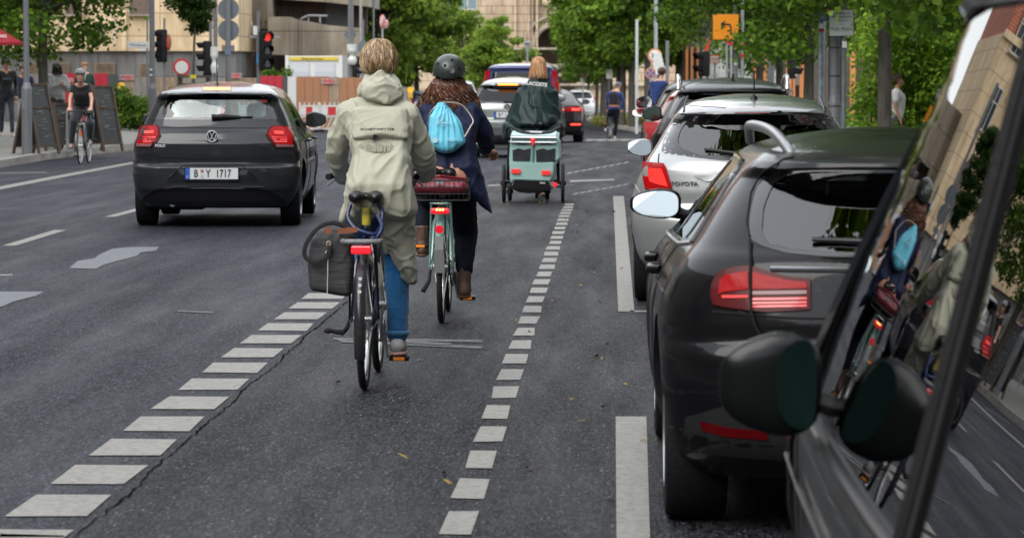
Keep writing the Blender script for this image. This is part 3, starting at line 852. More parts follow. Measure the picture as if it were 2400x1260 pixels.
# ---------------------------------------------------------------- silver hatchback parked on the right
P_SILV = paint('silver_car_paint', (.40, .41, .415), .6, .3)
car = Car('hatchback', 'silver hatchback parked at the kerb between the black cars', 'car', .92, 23.05, -2.0,
    W=[(.2, .72), (.26, .79), (.36, .83), (.5, .845), (.62, .845), (.72, .835), (.82, .80), (.9, .765), (.97, .72), (1.05, .67), (1.15, .61), (1.25, .545), (1.31, .49), (1.345, .42), (1.37, .32), (1.385, .18), (1.392, .06)],
    Rr=[(.2, .12), (.25, .06), (.3, .02), (.5, .0), (.58, .01), (.64, .06), (.67, .08), (.75, .075), (.9, .09), (.965, .12), (.98, .15), (1.22, .33), (1.235, .28), (1.25, .25), (1.30, .26), (1.315, .34), (1.34, .52), (1.36, .75), (1.38, 1.1), (1.392, 1.5)],
    Fr=[(.2, 3.7), (.3, 3.85), (.6, 3.86), (.75, 3.7), (.9, 3.1), (.97, 2.95), (1.28, 2.4), (1.34, 2.2), (1.37, 2.0), (1.39, 1.8)],
    Dc=.46, n=2.6, wheels=(.30, .66, 3.1, .2), taper=.05)
Z = lambda pts: car.zc(1420, 130, 2.1353, pts)
cx0 = car.pick(1763, 300)[0]
def sym(pts, c=0.0):
    """mirror a traced left half about the car's centre line"""
    L_ = Z(pts); return L_ + [(-x, z) for x, z in reversed(L_)]
inner = sym([(480, 500), (415, 478), (375, 458), (356, 430), (372, 375), (408, 325), (455, 300), (600, 292)])
outer = sym([(560, 522), (420, 506), (276, 488), (290, 415), (322, 345), (366, 288), (500, 284), (600, 283)])
car.cut_rear(inner)
SW = [[(1.0, 1.0), (1.08, 1.12), (1.2, 1.22), (1.6, 1.28), (1.6, .94)], [(1.68, .93), (1.68, 1.285), (2.1, 1.28), (2.3, 1.24), (2.75, .98), (2.8, .92)]]
side_windows(car, SW)
car.cut_rear([(-.55, 1.0), (-.45, 1.24), (.45, 1.24), (.55, 1.0)], 2.0, 4.2)
car.shell(P_SILV)
car.grid_panel('rear_window', inner, 'rear', glass('tinted_rear_glass', (.30, .36, .36), 2.3), off=-.004, th=.003)
car.ring_panel('window_border', outer, inner, M_TRIM, .0025)
for sg in (-1, 1):
    for pl in SW: car.grid_panel('side_window', pl, 'side', M_GLASS, off=-.006, th=.003, sgn=sg)
    car.line('panel_gap', [(1.64, .9), (1.64, .36)], .008, where='side', sgn=sg)
    car.line('panel_gap', [(2.74, .88), (2.7, .30)], .008, where='side', sgn=sg)
lamp = Z([(183, 532), (200, 530), (288, 538), (300, 560), (330, 660), (346, 720), (300, 708), (240, 690), (195, 668), (184, 610)])
for lp in (lamp, mirrored(lamp)):
    o = car.grid_panel('tail_lamp', lp, 'rear', M_LAMP, .014, .03)
    cx = sum(p[0] for p in lp) / len(lp); cz = sum(p[1] for p in lp) / len(lp)
    car.grid_panel('lens', [(cx + (x - cx) * .62, cz + .02 + (z - cz) * .5) for x, z in lp], 'rear', mat('bright_red_lens', (.55, .02, .02), .15, coat=1, emit=(1, .05, .03), estr=.22), .018, .004, parent=o)
    car.line('lens_edge', [(cx + (x - cx) * .9, cz + (z - cz) * .9) for x, z in lp][4:9], .012, M_LAMP_D, .015, parent=o)
gl = Z([(266, 492), (262, 530), (290, 600), (330, 690), (350, 735), (370, 775), (405, 812), (520, 850), (600, 860)])
car.line('panel_gap', gl, .008); car.line('panel_gap', mirrored(gl), .008)
car.line('panel_gap', sym([(388, 280), (392, 248), (600, 262)])[:3], .006)
rl = Z([(390, 282), (398, 240), (410, 205)])
car.line('roof_seam', rl, .014, M_BLK); car.line('roof_seam', mirrored(rl), .014, M_BLK)
car.line('crease_line', Z([(140, 640), (180, 700), (240, 745), (330, 775)]), .004, P_SILV, .004)
bl = Z([(651, 262), (812, 268), (812, 293), (649, 288)]); w_ = (bl[1][0] - bl[0][0]) / 2
car.grid_panel('brake_light', [(-w_, bl[0][1]), (w_, bl[0][1]), (w_, bl[3][1]), (-w_, bl[3][1])], 'rear', mat('unlit_brake_lens', (.30, .01, .02), .25, coat=1, bump=.3, bscale=80), .008, .03)
bm = BM(); box(bm, (w_ + .06, car.rear(w_ + .06, bl[0][1] - .02).y - .006, bl[0][1] - .025), (.03, .02, .015), bev=.004); put('washer_nozzle', bm, M_BLK, car.root)
ref = Z([(212, 1020), (222, 1000), (245, 990), (311, 985), (306, 1008), (295, 1030), (230, 1032)])
for lp in (ref, mirrored(ref)):
    cx = sum(p[0] for p in lp) / len(lp); cz = sum(p[1] for p in lp) / len(lp)
    o = car.grid_panel('fog_surround', [(cx + (x - cx) * 1.25, cz + (z - cz) * 1.4) for x, z in lp], 'rear', M_BLK, .004, .02)
    car.grid_panel('reflector', lp, 'rear', M_LAMP, .010, .01, parent=o)
car.grid_panel('bumper_valance', [(-.60, .22), (-.56, .30), (-.4, .36), (.4, .36), (.56, .30), (.60, .22)], 'rear', M_MATT, .006, .02)
h = Z([(440, 598), (452, 610), (500, 628), (520, 630)])
car.grid_panel('plate_garnish', [h[0], h[1], h[2], (-h[2][0], h[2][1]), (-h[1][0], h[1][1]), (-h[0][0], h[0][1]), (0, h[0][1] + .006)], 'rear', mat('silver_trim', (.6, .6, .6), .15, metal=.9, coat=1), .014, .02)
pp = Z([(393, 642)])[0]
car.lettering('TOYOTA', pp, .036, mat('dark_chrome', (.12, .12, .13), .25, metal=.8), 1.3)
car.number_plate(0, .68, [('B', -.155), ('KD 2215', .07)])
bm = BM(); torus(bm, (0, car.rear(0, .86).y - .006, .86), (0, 1, 0), .05, .006, 30, 8)
ball(bm, (0, car.rear(0, .86).y - .006, .86), (.02, .005, .045), 12); put('emblem', bm, M_CHROME, car.root, smooth=True)
w0 = (.02, Z([(600, 490)])[0][1]); w1 = Z([(525, 480)])[0]
bm = BM(); p0 = car.rear(0, w1[1] - .025, .02); p1 = car.rear(-.33, w1[1] + .015, .015); tube(bm, [p0, p0.lerp(p1, .4), p1], [.018, .012, .008], 8); put('rear_wiper', bm, M_BLK, car.root, smooth=True)
bm = BM(); box(bm, (0, 1.9, .24), (1.3, 2.9, .12)); put('underside', bm, M_MATT, car.root)
car.wheels(mat('plastic_hubcap', (.3, .31, .32), .4, metal=.5))
car.mirrors(2.6, .96, P_SILV, (.19, .13, .13), .03, mat('grey_mirror_glass', (.17, .19, .2), .05, metal=1), tilt=.24)
car.seats((1.4, 2.2), .26, .96, .2)
car.antenna(.0, .75, 1.365, .19, -.02)
YARIS = car

# ---------------------------------------------------------------- near dark estate on the right
P_ANTH = paint('anthracite_car_paint', (.004, .004, .005), 0.0, ct=.5)
car = Car('estate_car', 'nearest black estate car with silver roof rails parked on the right', 'car', 1.02, 11.5, 0.0,
    W=[(.2, .78), (.26, .83), (.36, .868), (.5, .885), (.7, .885), (.78, .872), (.86, .84), (.93, .79), (.97, .755), (1.05, .70), (1.15, .63), (1.22, .575), (1.27, .52), (1.30, .45), (1.325, .34), (1.338, .2), (1.345, .06)],
    Rr=[(.2, .14), (.25, .06), (.32, .02), (.5, .0), (.62, .01), (.66, .05), (.72, .05), (.9, .085), (.945, .11), (.96, .14), (1.20, .36), (1.215, .30), (1.23, .24), (1.255, .26), (1.28, .42), (1.30, .6), (1.32, .9), (1.335, 1.3), (1.345, 1.7)],
    Fr=[(.2, 4.0), (.3, 4.15), (.6, 4.18), (.75, 4.0), (.88, 3.3), (.95, 3.15), (1.22, 2.6), (1.28, 2.4), (1.32, 2.15), (1.34, 2.0)],
    Dc=.46, n=2.7, wheels=(.335, .72, 3.36, .22), taper=.04)
Z = lambda pts: car.px(pts)
inner = Z([(1785, 540), (1790, 480), (1812, 430), (1850, 408), (1990, 403)]); inner = inner + [(.02, inner[-1][1])]
bt = car.px([(1800, 570), (1860, 582), (1960, 590)])
inner = [(x, z) for x, z in inner[:-1]]; half = list(reversed(bt)) + inner
inner = half + [(-x, z) for x, z in reversed(half)]
half = car.px([(1990, 602), (1930, 600), (1841, 592), (1768, 570), (1756, 553), (1757, 500), (1772, 440), (1808, 407), (1841, 394), (1990, 391)])
outer = half + [(-x, z) for x, z in reversed(half)]
car.cut_rear(inner)
SW = [[(.72, .975), (.80, 1.05), (.95, 1.16), (1.1, 1.205), (1.2, 1.21), (1.2, .955)], [(1.27, .95), (1.27, 1.215), (1.95, 1.22), (1.95, .935)], [(2.03, .935), (2.03, 1.22), (2.4, 1.21), (2.6, 1.16), (3.0, .95), (3.05, .91)]]
side_windows(car, SW)
car.cut_rear([(-.6, 1.0), (-.5, 1.2), (.5, 1.2), (.6, 1.0)], 2.2, 4.5)
car.shell(P_ANTH)
car.grid_panel('rear_window', inner, 'rear', glass('clear_rear_glass', (.45, .5, .5), 2.2), off=-.004, th=.003)
car.ring_panel('window_border', outer, inner, M_TRIM, .0025)
for sg in (-1, 1):
    for pl in SW:
        car.grid_panel('side_window', pl, 'side', glass('side_glass_dark', (.16, .19, .19), 1.8), off=-.005, th=.003, sgn=sg)
    car.line('window_trim', [(.66, .965), (1.2, .935), (3.1, .90)], .018, mat('satin_trim', (.25, .26, .27), .25, metal=.8), .002, 'side', sg)
    car.line('window_trim', [(.66, .965), (.78, 1.08), (.95, 1.185), (1.15, 1.235), (2.3, 1.245), (2.6, 1.19), (3.1, .92)], .02, M_TRIM, .003, 'side', sg)
    car.line('panel_gap', [(1.235, .93), (1.235, .6), (1.1, .40)], .009, where='side', sgn=sg)
    car.line('panel_gap', [(1.99, .90), (1.99, .32)], .009, where='side', sgn=sg)
    car.line('panel_gap', [(3.0, .88), (2.96, .30)], .009, where='side', sgn=sg)
    car.line('crease_line', [(.55, .80), (1.8, .795), (3.2, .76)], .006, P_ANTH, .002, 'side', sg)
    for yy in (1.5, 2.3):
        bm = BM(); p = [car.side(yy + d, .83, sg, o) for d, o in ((-.11, .002), (-.09, .035), (.09, .035), (.11, .002))]; tube(bm, p, .017, 10); put('door_handle', bm, P_ANTH, car.root, smooth=True)
lamp = car.px([(1664, 690), (1666, 668), (1674, 648), (1690, 632), (1726, 623), (1758, 621), (1815, 639), (1847, 647), (1899, 652), (1899, 724), (1800, 730), (1758, 726), (1700, 719), (1670, 712)])
for lp in (lamp, mirrored(lamp)):
    o = car.grid_panel('tail_lamp', lp, 'rear', M_LAMP_D, .014, .03)
    f = (lambda p: p) if lp is lamp else mirrored
    car.grid_panel('lens', f(car.px([(1682, 688), (1686, 655), (1700, 642), (1752, 634), (1754, 676), (1700, 682)])), 'rear', M_LAMP, .018, .004, parent=o)
    car.grid_panel('lens', f(car.px([(1763, 636), (1812, 648), (1850, 656), (1890, 660), (1890, 674), (1763, 676)])), 'rear', M_LAMP, .018, .004, parent=o)
    car.grid_panel('lamp_element', f(car.px([(1763, 681), (1890, 679), (1890, 687), (1763, 689)])), 'rear', M_CLEAR, .018, .004, parent=o)
    car.grid_panel('lamp_element', f(car.px([(1690, 690), (1753, 690), (1753, 696), (1692, 697)])), 'rear', M_LAMP_B, .018, .004, parent=o)
    for yy in (697, 706, 714): car.grid_panel('lamp_element', f(car.px([(1763, yy), (1890, yy - 2), (1890, yy + 3), (1763, yy + 5)])), 'rear', M_LAMP_B, .018, .004, parent=o)
gl = car.px([(1757, 560), (1758, 640), (1760, 727), (1768, 760), (1790, 800), (1850, 830)])
for f in (lambda p: p, mirrored):
    car.line('panel_gap', f(gl), .01, off=.018)
    car.line('bumper_edge', f(car.px([(1670, 730), (1765, 738), (1850, 745), (2100, 748)])), .008)
    car.line('panel_gap', f(car.px([(1757, 553), (1750, 520), (1760, 450), (1790, 400), (1835, 374), (1860, 368)])), .007)
    car.grid_panel('reflector', f(car.px([(1640, 985), (1700, 1000), (1800, 1010), (1800, 1030), (1700, 1022), (1645, 1008)])), 'rear', M_LAMP_D, .008, .02)
car.line('tailgate_trim', [(x, .905) for x in (-.5, -.2, .2, .5)], .02, mat('satin_trim', (.3, .3, .3), .3), .004)
car.grid_panel('bumper_valance', [(-.80, .21), (-.78, .40), (-.6, .47), (.6, .47), (.78, .40), (.80, .21)], 'rear', M_MATT, .006, .02)
car.number_plate(0, .56, [('B', -.155), ('HL 4038', .07)])
for sg in (-1, 1):
    bm = BM(); P = [(sg * .405, .60, 1.262), (sg * .425, .66, 1.30), (sg * .452, .84, 1.338), (sg * .48, 1.2, 1.356), (sg * .50, 1.9, 1.352), (sg * .49, 2.3, 1.33), (sg * .475, 2.6, 1.28)]
    tube(bm, spline(P, 5), .019, 10)
    for v in bm.verts: pass
    put('roof_rail', bm, mat('satin_aluminium', (.34, .35, .36), .34, metal=.8), car.root, smooth=True)
bm = BM(); p0 = car.rear(.0, .99, .02); p1 = car.rear(-.36, 1.0, .015); tube(bm, [p0, p0.lerp(p1, .4), p1], [.02, .014, .008], 8); put('rear_wiper', bm, M_BLK, car.root, smooth=True)
bm = BM(); box(bm, (0, 2.0, .25), (1.45, 3.0, .12)); put('underside', bm, M_MATT, car.root)
car.wheels()
car.mirrors(2.75, .99, P_ANTH, (.21, .15, .125), .045, mat('rainy_mirror_glass', (.36, .40, .41), .10, metal=1, bump=.02, bscale=120), tilt=.24)
car.seats((1.35, 2.35), .28, .92, .22)
ESTATE = car

# ---------------------------------------------------------------- black off-roader ahead of the silver hatchback
P_BLACK = paint('black_car_paint', (.005, .006, .006), 0.0)
def tall_car(name, label, X, y, yaw, p, H=1.48, hw=.9, L=4.5, wheels=(.36, .8, 3.5, .24), glassm=None, group=None, z0=.24):
    k = H / 1.48; a = hw / .9; ll = L - 4.5
    return Car(name, label, 'car', X, y, yaw,
        W=[(z * k, w * a) for z, w in [(z0, .80), (.32, .86), (.5, .9), (.75, .9), (.88, .865), (.97, .80), (1.05, .755), (1.2, .67), (1.32, .60), (1.38, .54), (1.42, .46), (1.455, .33), (1.47, .2), (1.48, .06)]],
        Rr=[(z * k, w) for z, w in [(z0, .12), (.32, .03), (.55, .0), (.68, .01), (.72, .06), (.9, .08), (1.0, .12), (1.30, .36), (1.315, .26), (1.35, .25), (1.38, .34), (1.42, .55), (1.455, .95), (1.48, 1.7)]],
        Fr=[(z * k, w + ll) for z, w in [(z0, 4.3), (.3, 4.45), (.75, 4.5), (.9, 4.2), (1.0, 3.5), (1.06, 3.35), (1.33, 2.85), (1.4, 2.6), (1.45, 2.3), (1.48, 2.1)]],
        Dc=.42, n=2.8, wheels=wheels, taper=.04, group=group)
def tall_car_parts(car, p, H=1.48, glass_m=None, lamp_px=None, cavity=True, rim=M_ALLOY, rails=None):
    k = H / 1.48; gm = glass_m or M_GLASS_DARK
    rg = [(-.56, 1.04 * k), (-.62, 1.10 * k), (-.54, 1.25 * k), (-.46, 1.295 * k), (.46, 1.295 * k), (.54, 1.25 * k), (.62, 1.10 * k), (.56, 1.04 * k)]
    og = [(-.62, 1.0 * k), (-.69, 1.07 * k), (-.60, 1.27 * k), (-.53, 1.31 * k), (.53, 1.31 * k), (.60, 1.27 * k), (.69, 1.07 * k), (.62, 1.0 * k)]
    car.cut_rear(rg)
    e = car.L - 4.5
    SW = [[(.85, 1.06 * k), (1.0, 1.2 * k), (1.2, 1.33 * k), (1.75, 1.36 * k), (1.75, 1.02 * k)], [(1.83, 1.02 * k), (1.83, 1.36 * k), (2.5 + e * .6, 1.35 * k), (2.75 + e, 1.30 * k), (3.1 + e, 1.06 * k), (3.15 + e, 1.02 * k)]]
    side_windows(car, SW)
    car.shell(p, zc0=.75)
    car.grid_panel('rear_window', rg, 'rear', gm, off=-.004, th=.003)
    car.ring_panel('window_border', og, rg, M_TRIM, .0025)
    for sg in (-1, 1):
        for pl in SW: car.grid_panel('side_window', pl, 'side', gm, off=-.006, th=.003, sgn=sg)
        for y_ in (1.79, 3.02 + e): car.line('panel_gap', [(y_, .98 * k), (y_, .36)], .01, where='side', sgn=sg)
    car.wheels(rim)
    bm = BM(); box(bm, (0, car.L / 2, .3), (1.4, car.L - 1.2, .14)); put('underside', bm, M_MATT, car.root)
car = tall_car('off_roader', 'black off-roader with chrome roof rails parked ahead of the silver hatchback', 1.24, 36.6, -1.5, P_BLACK)
tall_car_parts(car, P_BLACK)
lamp = car.px([(1508, 286), (1543, 287), (1536, 305), (1528, 316), (1516, 314), (1510, 300)])
for lp in (lamp, mirrored(lamp)): car.grid_panel('tail_lamp', lp, 'rear', M_LAMP, .014, .03)
for sg in (-1, 1):
    bm = BM(); tube(bm, spline([(sg * .575, .6, 1.36), (sg * .578, .66, 1.44), (sg * .58, .9, 1.485), (sg * .59, 1.5, 1.50), (sg * .58, 2.3, 1.48), (sg * .57, 2.6, 1.41)], 4), .022, 8); put('roof_rail', bm, M_CHROME, car.root, smooth=True)
car.antenna(0, 1.0, 1.46, fin=True)
car.mirrors(3.05, 1.04, P_BLACK, (.22, .14, .17), .05, mat('green_mirror_glass', (.25, .36, .34), .08, metal=1))
car.number_plate(0, .8, [('B', -.155), ('RW 907', .07)])
car = tall_car('parked_car', 'red parked car with only its wing mirror showing past the black off-roader', 1.25, 42.0, 0, None, H=1.42)
P_RED = paint('red_car_paint', (.32, .01, .01), .2)
tall_car_parts(car, P_RED, 1.42); car.mirrors(2.9, 1.02, P_RED, (.21, .12, .12), .08)
car = tall_car('parked_car', 'black parked car ahead of the red one, chrome capped mirror showing', 1.28, 47.4, 0, None, H=1.5)
tall_car_parts(car, P_BLACK, 1.5); car.mirrors(3.0, 1.12, P_BLACK, (.24, .15, .22), .06)

# ---------------------------------------------------------------- traffic ahead
P_GREEN = paint('grey_green_car_paint', (.16, .175, .165), .5)
car = tall_car('off_roader', 'grey green compact off-roader with lit brake light in the queue ahead', -2.15, 70.0, -2.5, None, H=1.62, hw=.9, L=4.45)
tall_car_parts(car, P_GREEN, 1.62)
car.grid_panel('brake_light', [(-.2, 1.455), (.2, 1.455), (.2, 1.485), (-.2, 1.485)], 'rear', M_BRAKE, .012, .03)
car.grid_panel('brake_light_surround', [(-.27, 1.44), (.27, 1.44), (.27, 1.5), (-.27, 1.5)], 'rear', M_LAMP_D, .007, .03)
for sg in (-1, 1):
    lp = [(sg * (.68 + .15 * math.cos(t)), .98 + .135 * math.sin(t)) for t in [2 * math.pi * i / 20 for i in range(20)]]
    o = car.grid_panel('tail_lamp', lp, 'rear', M_LAMP_D, .014, .03)
    c = [(sg * (.66 + .07 * math.cos(t)), .97 + .07 * math.sin(t)) for t in [2 * math.pi * i / 16 for i in range(16)]]
    car.grid_panel('lens', c, 'rear', M_CLEAR, .02, .006, parent=o)
    car.grid_panel('reflector', [(sg * .55, .42), (sg * .78, .42), (sg * .78, .47), (sg * .55, .47)], 'rear', M_LAMP, .01, .02)
car.number_plate(0, .86, [('B', -.155), ('*', -.1), ('L 5032', .07)])
car.emblem_vw((0, 1.02), .075)
car.grid_panel('bumper_band', [(-.82, .60), (.82, .60), (.82, .70), (-.82, .70)], 'rear', P_GREEN, .012, .03)
car.grid_panel('bumper_valance', [(-.84, .27), (.84, .27), (.84, .46), (-.84, .46)], 'rear', M_MATT, .008, .02)
bm = BM(); tube(bm, [car.rear(.18, 1.13, .03), car.rear(-.08, 1.135, .03)], [.025, .012], 8); put('rear_wiper', bm, M_BLK, car.root)
car.mirrors(3.0, 1.15, M_BLK, (.22, .15, .2), .06)

P_BLUE = paint('dark_blue_car_paint', (.035, .045, .13), .4)
car = Car('van', 'dark blue people carrier with tall red tail lamps behind the grey green off-roader', 'van', -2.24, 83.3, -.5,
    W=[(.24, .84), (.34, .92), (.6, .96), (.95, .955), (1.1, .93), (1.5, .88), (1.8, .83), (1.92, .79), (1.98, .70), (2.02, .5), (2.04, .2)],
    Rr=[(.24, .12), (.34, .02), (.7, 0), (.78, .03), (1.1, .05), (1.85, .17), (1.93, .14), (1.98, .2), (2.02, .5), (2.04, 1.2)],
    Fr=[(.24, 4.9), (.4, 5.1), (.8, 5.14), (1.0, 4.9), (1.15, 4.3), (1.85, 3.4), (1.95, 3.1), (2.02, 2.7), (2.04, 2.3)], Dc=.22, n=3.2, wheels=(.34, .9, 4.1, .23), taper=.03)
SW = [[(.5, 1.2), (.5, 1.8), (1.6, 1.82), (1.6, 1.17)], [(1.7, 1.17), (1.7, 1.82), (2.8, 1.82), (2.8, 1.15)], [(2.9, 1.15), (2.9, 1.81), (3.3, 1.78), (4.1, 1.2), (4.1, 1.13)]]
rg = [(-.72, 1.22), (-.66, 1.82), (.66, 1.82), (.72, 1.22)]
car.cut_rear(rg); side_windows(car, SW); car.shell(P_BLUE, zc0=.8)
car.grid_panel('rear_window', rg, 'rear', M_GLASS_DARK, off=-.003, th=.003)
for sg in (-1, 1):
    for pl in SW: car.grid_panel('side_window', pl, 'side', M_GLASS_DARK, off=-.006, th=.003, sgn=sg)
    car.grid_panel('tail_lamp', [(sg * .79, 1.05), (sg * .93, 1.05), (sg * .90, 1.5), (sg * .85, 1.86), (sg * .75, 1.86), (sg * .74, 1.6)], 'rear', M_LAMP, .012, .03)
car.grid_panel('plate_recess', [(-.3, .9), (.3, .9), (.3, 1.08), (-.3, 1.08)], 'rear', M_TRIM, .004, .01)
car.number_plate(0, .8, [('B', -.155), ('TX 118', .07)])
bm = BM(); box(bm, (0, 2.5, .3), (1.5, 4, .14)); put('underside', bm, M_MATT, car.root)
car.wheels(); car.mirrors(3.9, 1.45, M_BLK, (.24, .18, .34), .08)

P_MAR = paint('dark_brown_car_paint', (.022, .014, .016), .4)
car = Car('saloon', 'dark coupe-like saloon with glowing red tail lamps ahead in the right lane', 'car', -1.74, 95.0, 0,
    W=[(.2, .8), (.3, .88), (.5, .92), (.75, .925), (.9, .9), (1.0, .86), (1.08, .78), (1.2, .68), (1.35, .57), (1.42, .45), (1.46, .25), (1.475, .1)],
    Rr=[(.2, .12), (.3, .02), (.6, 0), (.9, .05), (1.0, .08), (1.05, .2), (1.3, .9), (1.42, 1.4), (1.475, 2.2)],
    Fr=[(.2, 4.5), (.4, 4.7), (.75, 4.7), (.95, 4.1), (1.03, 3.6), (1.35, 2.95), (1.45, 2.6), (1.475, 2.5)], Dc=.42, n=2.8, wheels=(.36, .9, 3.8, .27), taper=.05)
rg = [(-.62, 1.10), (-.50, 1.36), (.50, 1.36), (.62, 1.10)]
SW = [[(1.2, 1.05), (1.6, 1.3), (2.2, 1.36), (2.2, 1.03)], [(2.28, 1.03), (2.28, 1.36), (2.8, 1.32), (3.4, 1.04)]]
car.shell(P_MAR, cavity=False)
car.grid_panel('rear_window', rg, 'rear', glass('far_rear_glass', (.02, .02, .02), 2.0), off=.003, th=.003)
for sg in (-1, 1):
    for pl in SW: car.grid_panel('side_window', pl, 'side', glass('far_rear_glass'), off=.004, th=.003, sgn=sg)
    o = car.grid_panel('tail_lamp', [(sg * .42, .86), (sg * .88, .84), (sg * .9, .93), (sg * .84, .98), (sg * .46, .97)], 'rear', M_LAMP, .012, .03)
    car.grid_panel('lamp_element', [(sg * .58, .885), (sg * .80, .885), (sg * .80, .93), (sg * .58, .93)], 'rear', M_BRAKE_R, .018, .006, parent=o)
    car.grid_panel('reflector', [(sg * .55, .48), (sg * .82, .48), (sg * .82, .52), (sg * .55, .52)], 'rear', M_BRAKE_R, .012, .02)  # no lamp: returned light put in as emission
car.grid_panel('bumper_valance', [(-.8, .22), (.8, .22), (.8, .42), (-.8, .42)], 'rear', M_BLK, .008, .02)
car.number_plate(0, .66, [('B', -.155), ('GC 77', .07)])
car.wheels(M_TRIM); car.mirrors(3.15, 1.05, M_BLK, (.2, .14, .15), .05)

# far vehicles across the junction
P_WHITE = paint('white_car_paint', (.62, .63, .63), 0.0)
for i, (px, y, lab, pm, hh, LL) in enumerate(((1080, 175, 'far white delivery van beyond the junction left of the blue people carrier', P_WHITE, 2.0, 5.2), (1010, 160, 'far dark blue car waiting beyond the junction behind the helmeted rider', P_BLUE, 1.5, 4.4),
        (1358, 185, 'far white car beyond the saloon under the row of trees', P_WHITE, 1.55, 4.4), (1100, 195, 'farthest pale car between the two central trees', P_WHITE, 1.6, 4.4))):
    X = (px - 1440) * y / F
    car = tall_car('van' if hh == 2.0 else 'car', lab, X, y, 0 if i != 1 else 30, None, H=hh, L=LL)
    tall_car_parts(car, pm, hh)
    for sg in (-1, 1): car.grid_panel('tail_lamp', [(sg * .72, .85), (sg * .86, .85), (sg * .84, 1.1), (sg * .72, 1.1)], 'rear', M_LAMP, .012, .03)

# ---------------------------------------------------------------- nearest vehicle, out of focus at the right edge
P_NEAR = paint('near_black_paint', (.005, .006, .006), 0.0, ct=.5)
TN = math.tan(R(14.5))
car = Car('minibus', 'dark vehicle at the right edge, blurred, street mirrored in its side glass', 'van', 1.409, 3.6, 0,
    W=[(.2, .86), (.3, .94), (.45, .98), (.66, .985), (.72, .975), (.745, .925 + TN * .155), (1.73, .925 - TN * .83), (1.77, .68), (1.81, .58), (1.83, .40), (1.845, .15)],
    Rr=[(.2, .1), (.5, .0), (1.0, .08), (1.6, .2), (1.75, .3), (1.845, 1.0)],
    Fr=[(.2, 5.6), (.4, 5.75), (.70, 5.75), (.80, 5.5), (.88, 5.05), (1.66, 3.65), (1.77, 3.4), (1.845, 2.8)], Dc=.3, n=3, Df=.45, wheels=(.34, 1.0, 4.75, .23), tapf=lambda y: 1 - .0068 * (y - 3.9) ** 2)
W1 = [(2.165, .785), (2.165, 1.68), (3.05, 1.685), (3.45, 1.64), (4.62, .90), (4.72, .79)]
W2 = [(.45, .81), (.45, 1.64), (.6, 1.68), (2.125, 1.68), (2.125, .785)]
side_windows(car, [W1, W2]); car.cut_rear([(-.6, 1.0), (-.55, 1.55), (.55, 1.55), (.6, 1.0)], -.5, .8)
car.shell(P_NEAR, zc0=.66)
for sg in (-1, 1):
    for pl in (W1, W2): car.grid_panel('side_window', pl, 'side', glass('near_side_glass', (.22, .25, .25), 4.0), off=-.006, th=.004, sgn=sg, step=.09)
    car.line('window_seal', [(.4, .768), (4.78, .768)], .022, M_BLK, .004, 'side', sg)
    car.line('window_frame', [(4.80, .78), (4.66, .90), (3.5, 1.665), (3.1, 1.705), (.5, 1.705), (.42, 1.64), (.42, .79)], .04, M_TRIM, .004, 'side', sg)
    car.line('window_post', [(2.145, .775), (2.145, 1.69)], .026, M_BLK, .006, 'side', sg)
    car.line('crease_line', [(.4, .62), (5.2, .60)], .012, M_BLK, .003, 'side', sg)
    car.line('panel_gap', [(2.14, .76), (2.14, .3)], .01, where='side', sgn=sg)
    car.line('panel_gap', [(4.7, .76), (4.45, .3)], .01, where='side', sgn=sg)
car.grid_panel('rear_window', [(-.6, 1.0), (-.55, 1.55), (.55, 1.55), (.6, 1.0)], 'rear', M_GLASS_DARK, off=-.004, th=.003)
bm = BM(); box(bm, (0, 2.8, .3), (1.5, 4.6, .14)); put('underside', bm, M_MATT, car.root)
car.wheels()
M_NMB = mat('near_mirror_black', (.004, .005, .005), .22, spec=.3)
car.mirrors(4.0, .855, M_NMB, (.225, .15, .23), .02, mat('dark_green_mirror', (.015, .04, .034), .12, metal=.8), gl=(.45, .055))
car.seats((2.3, 3.2), .28, 1.1, .22)
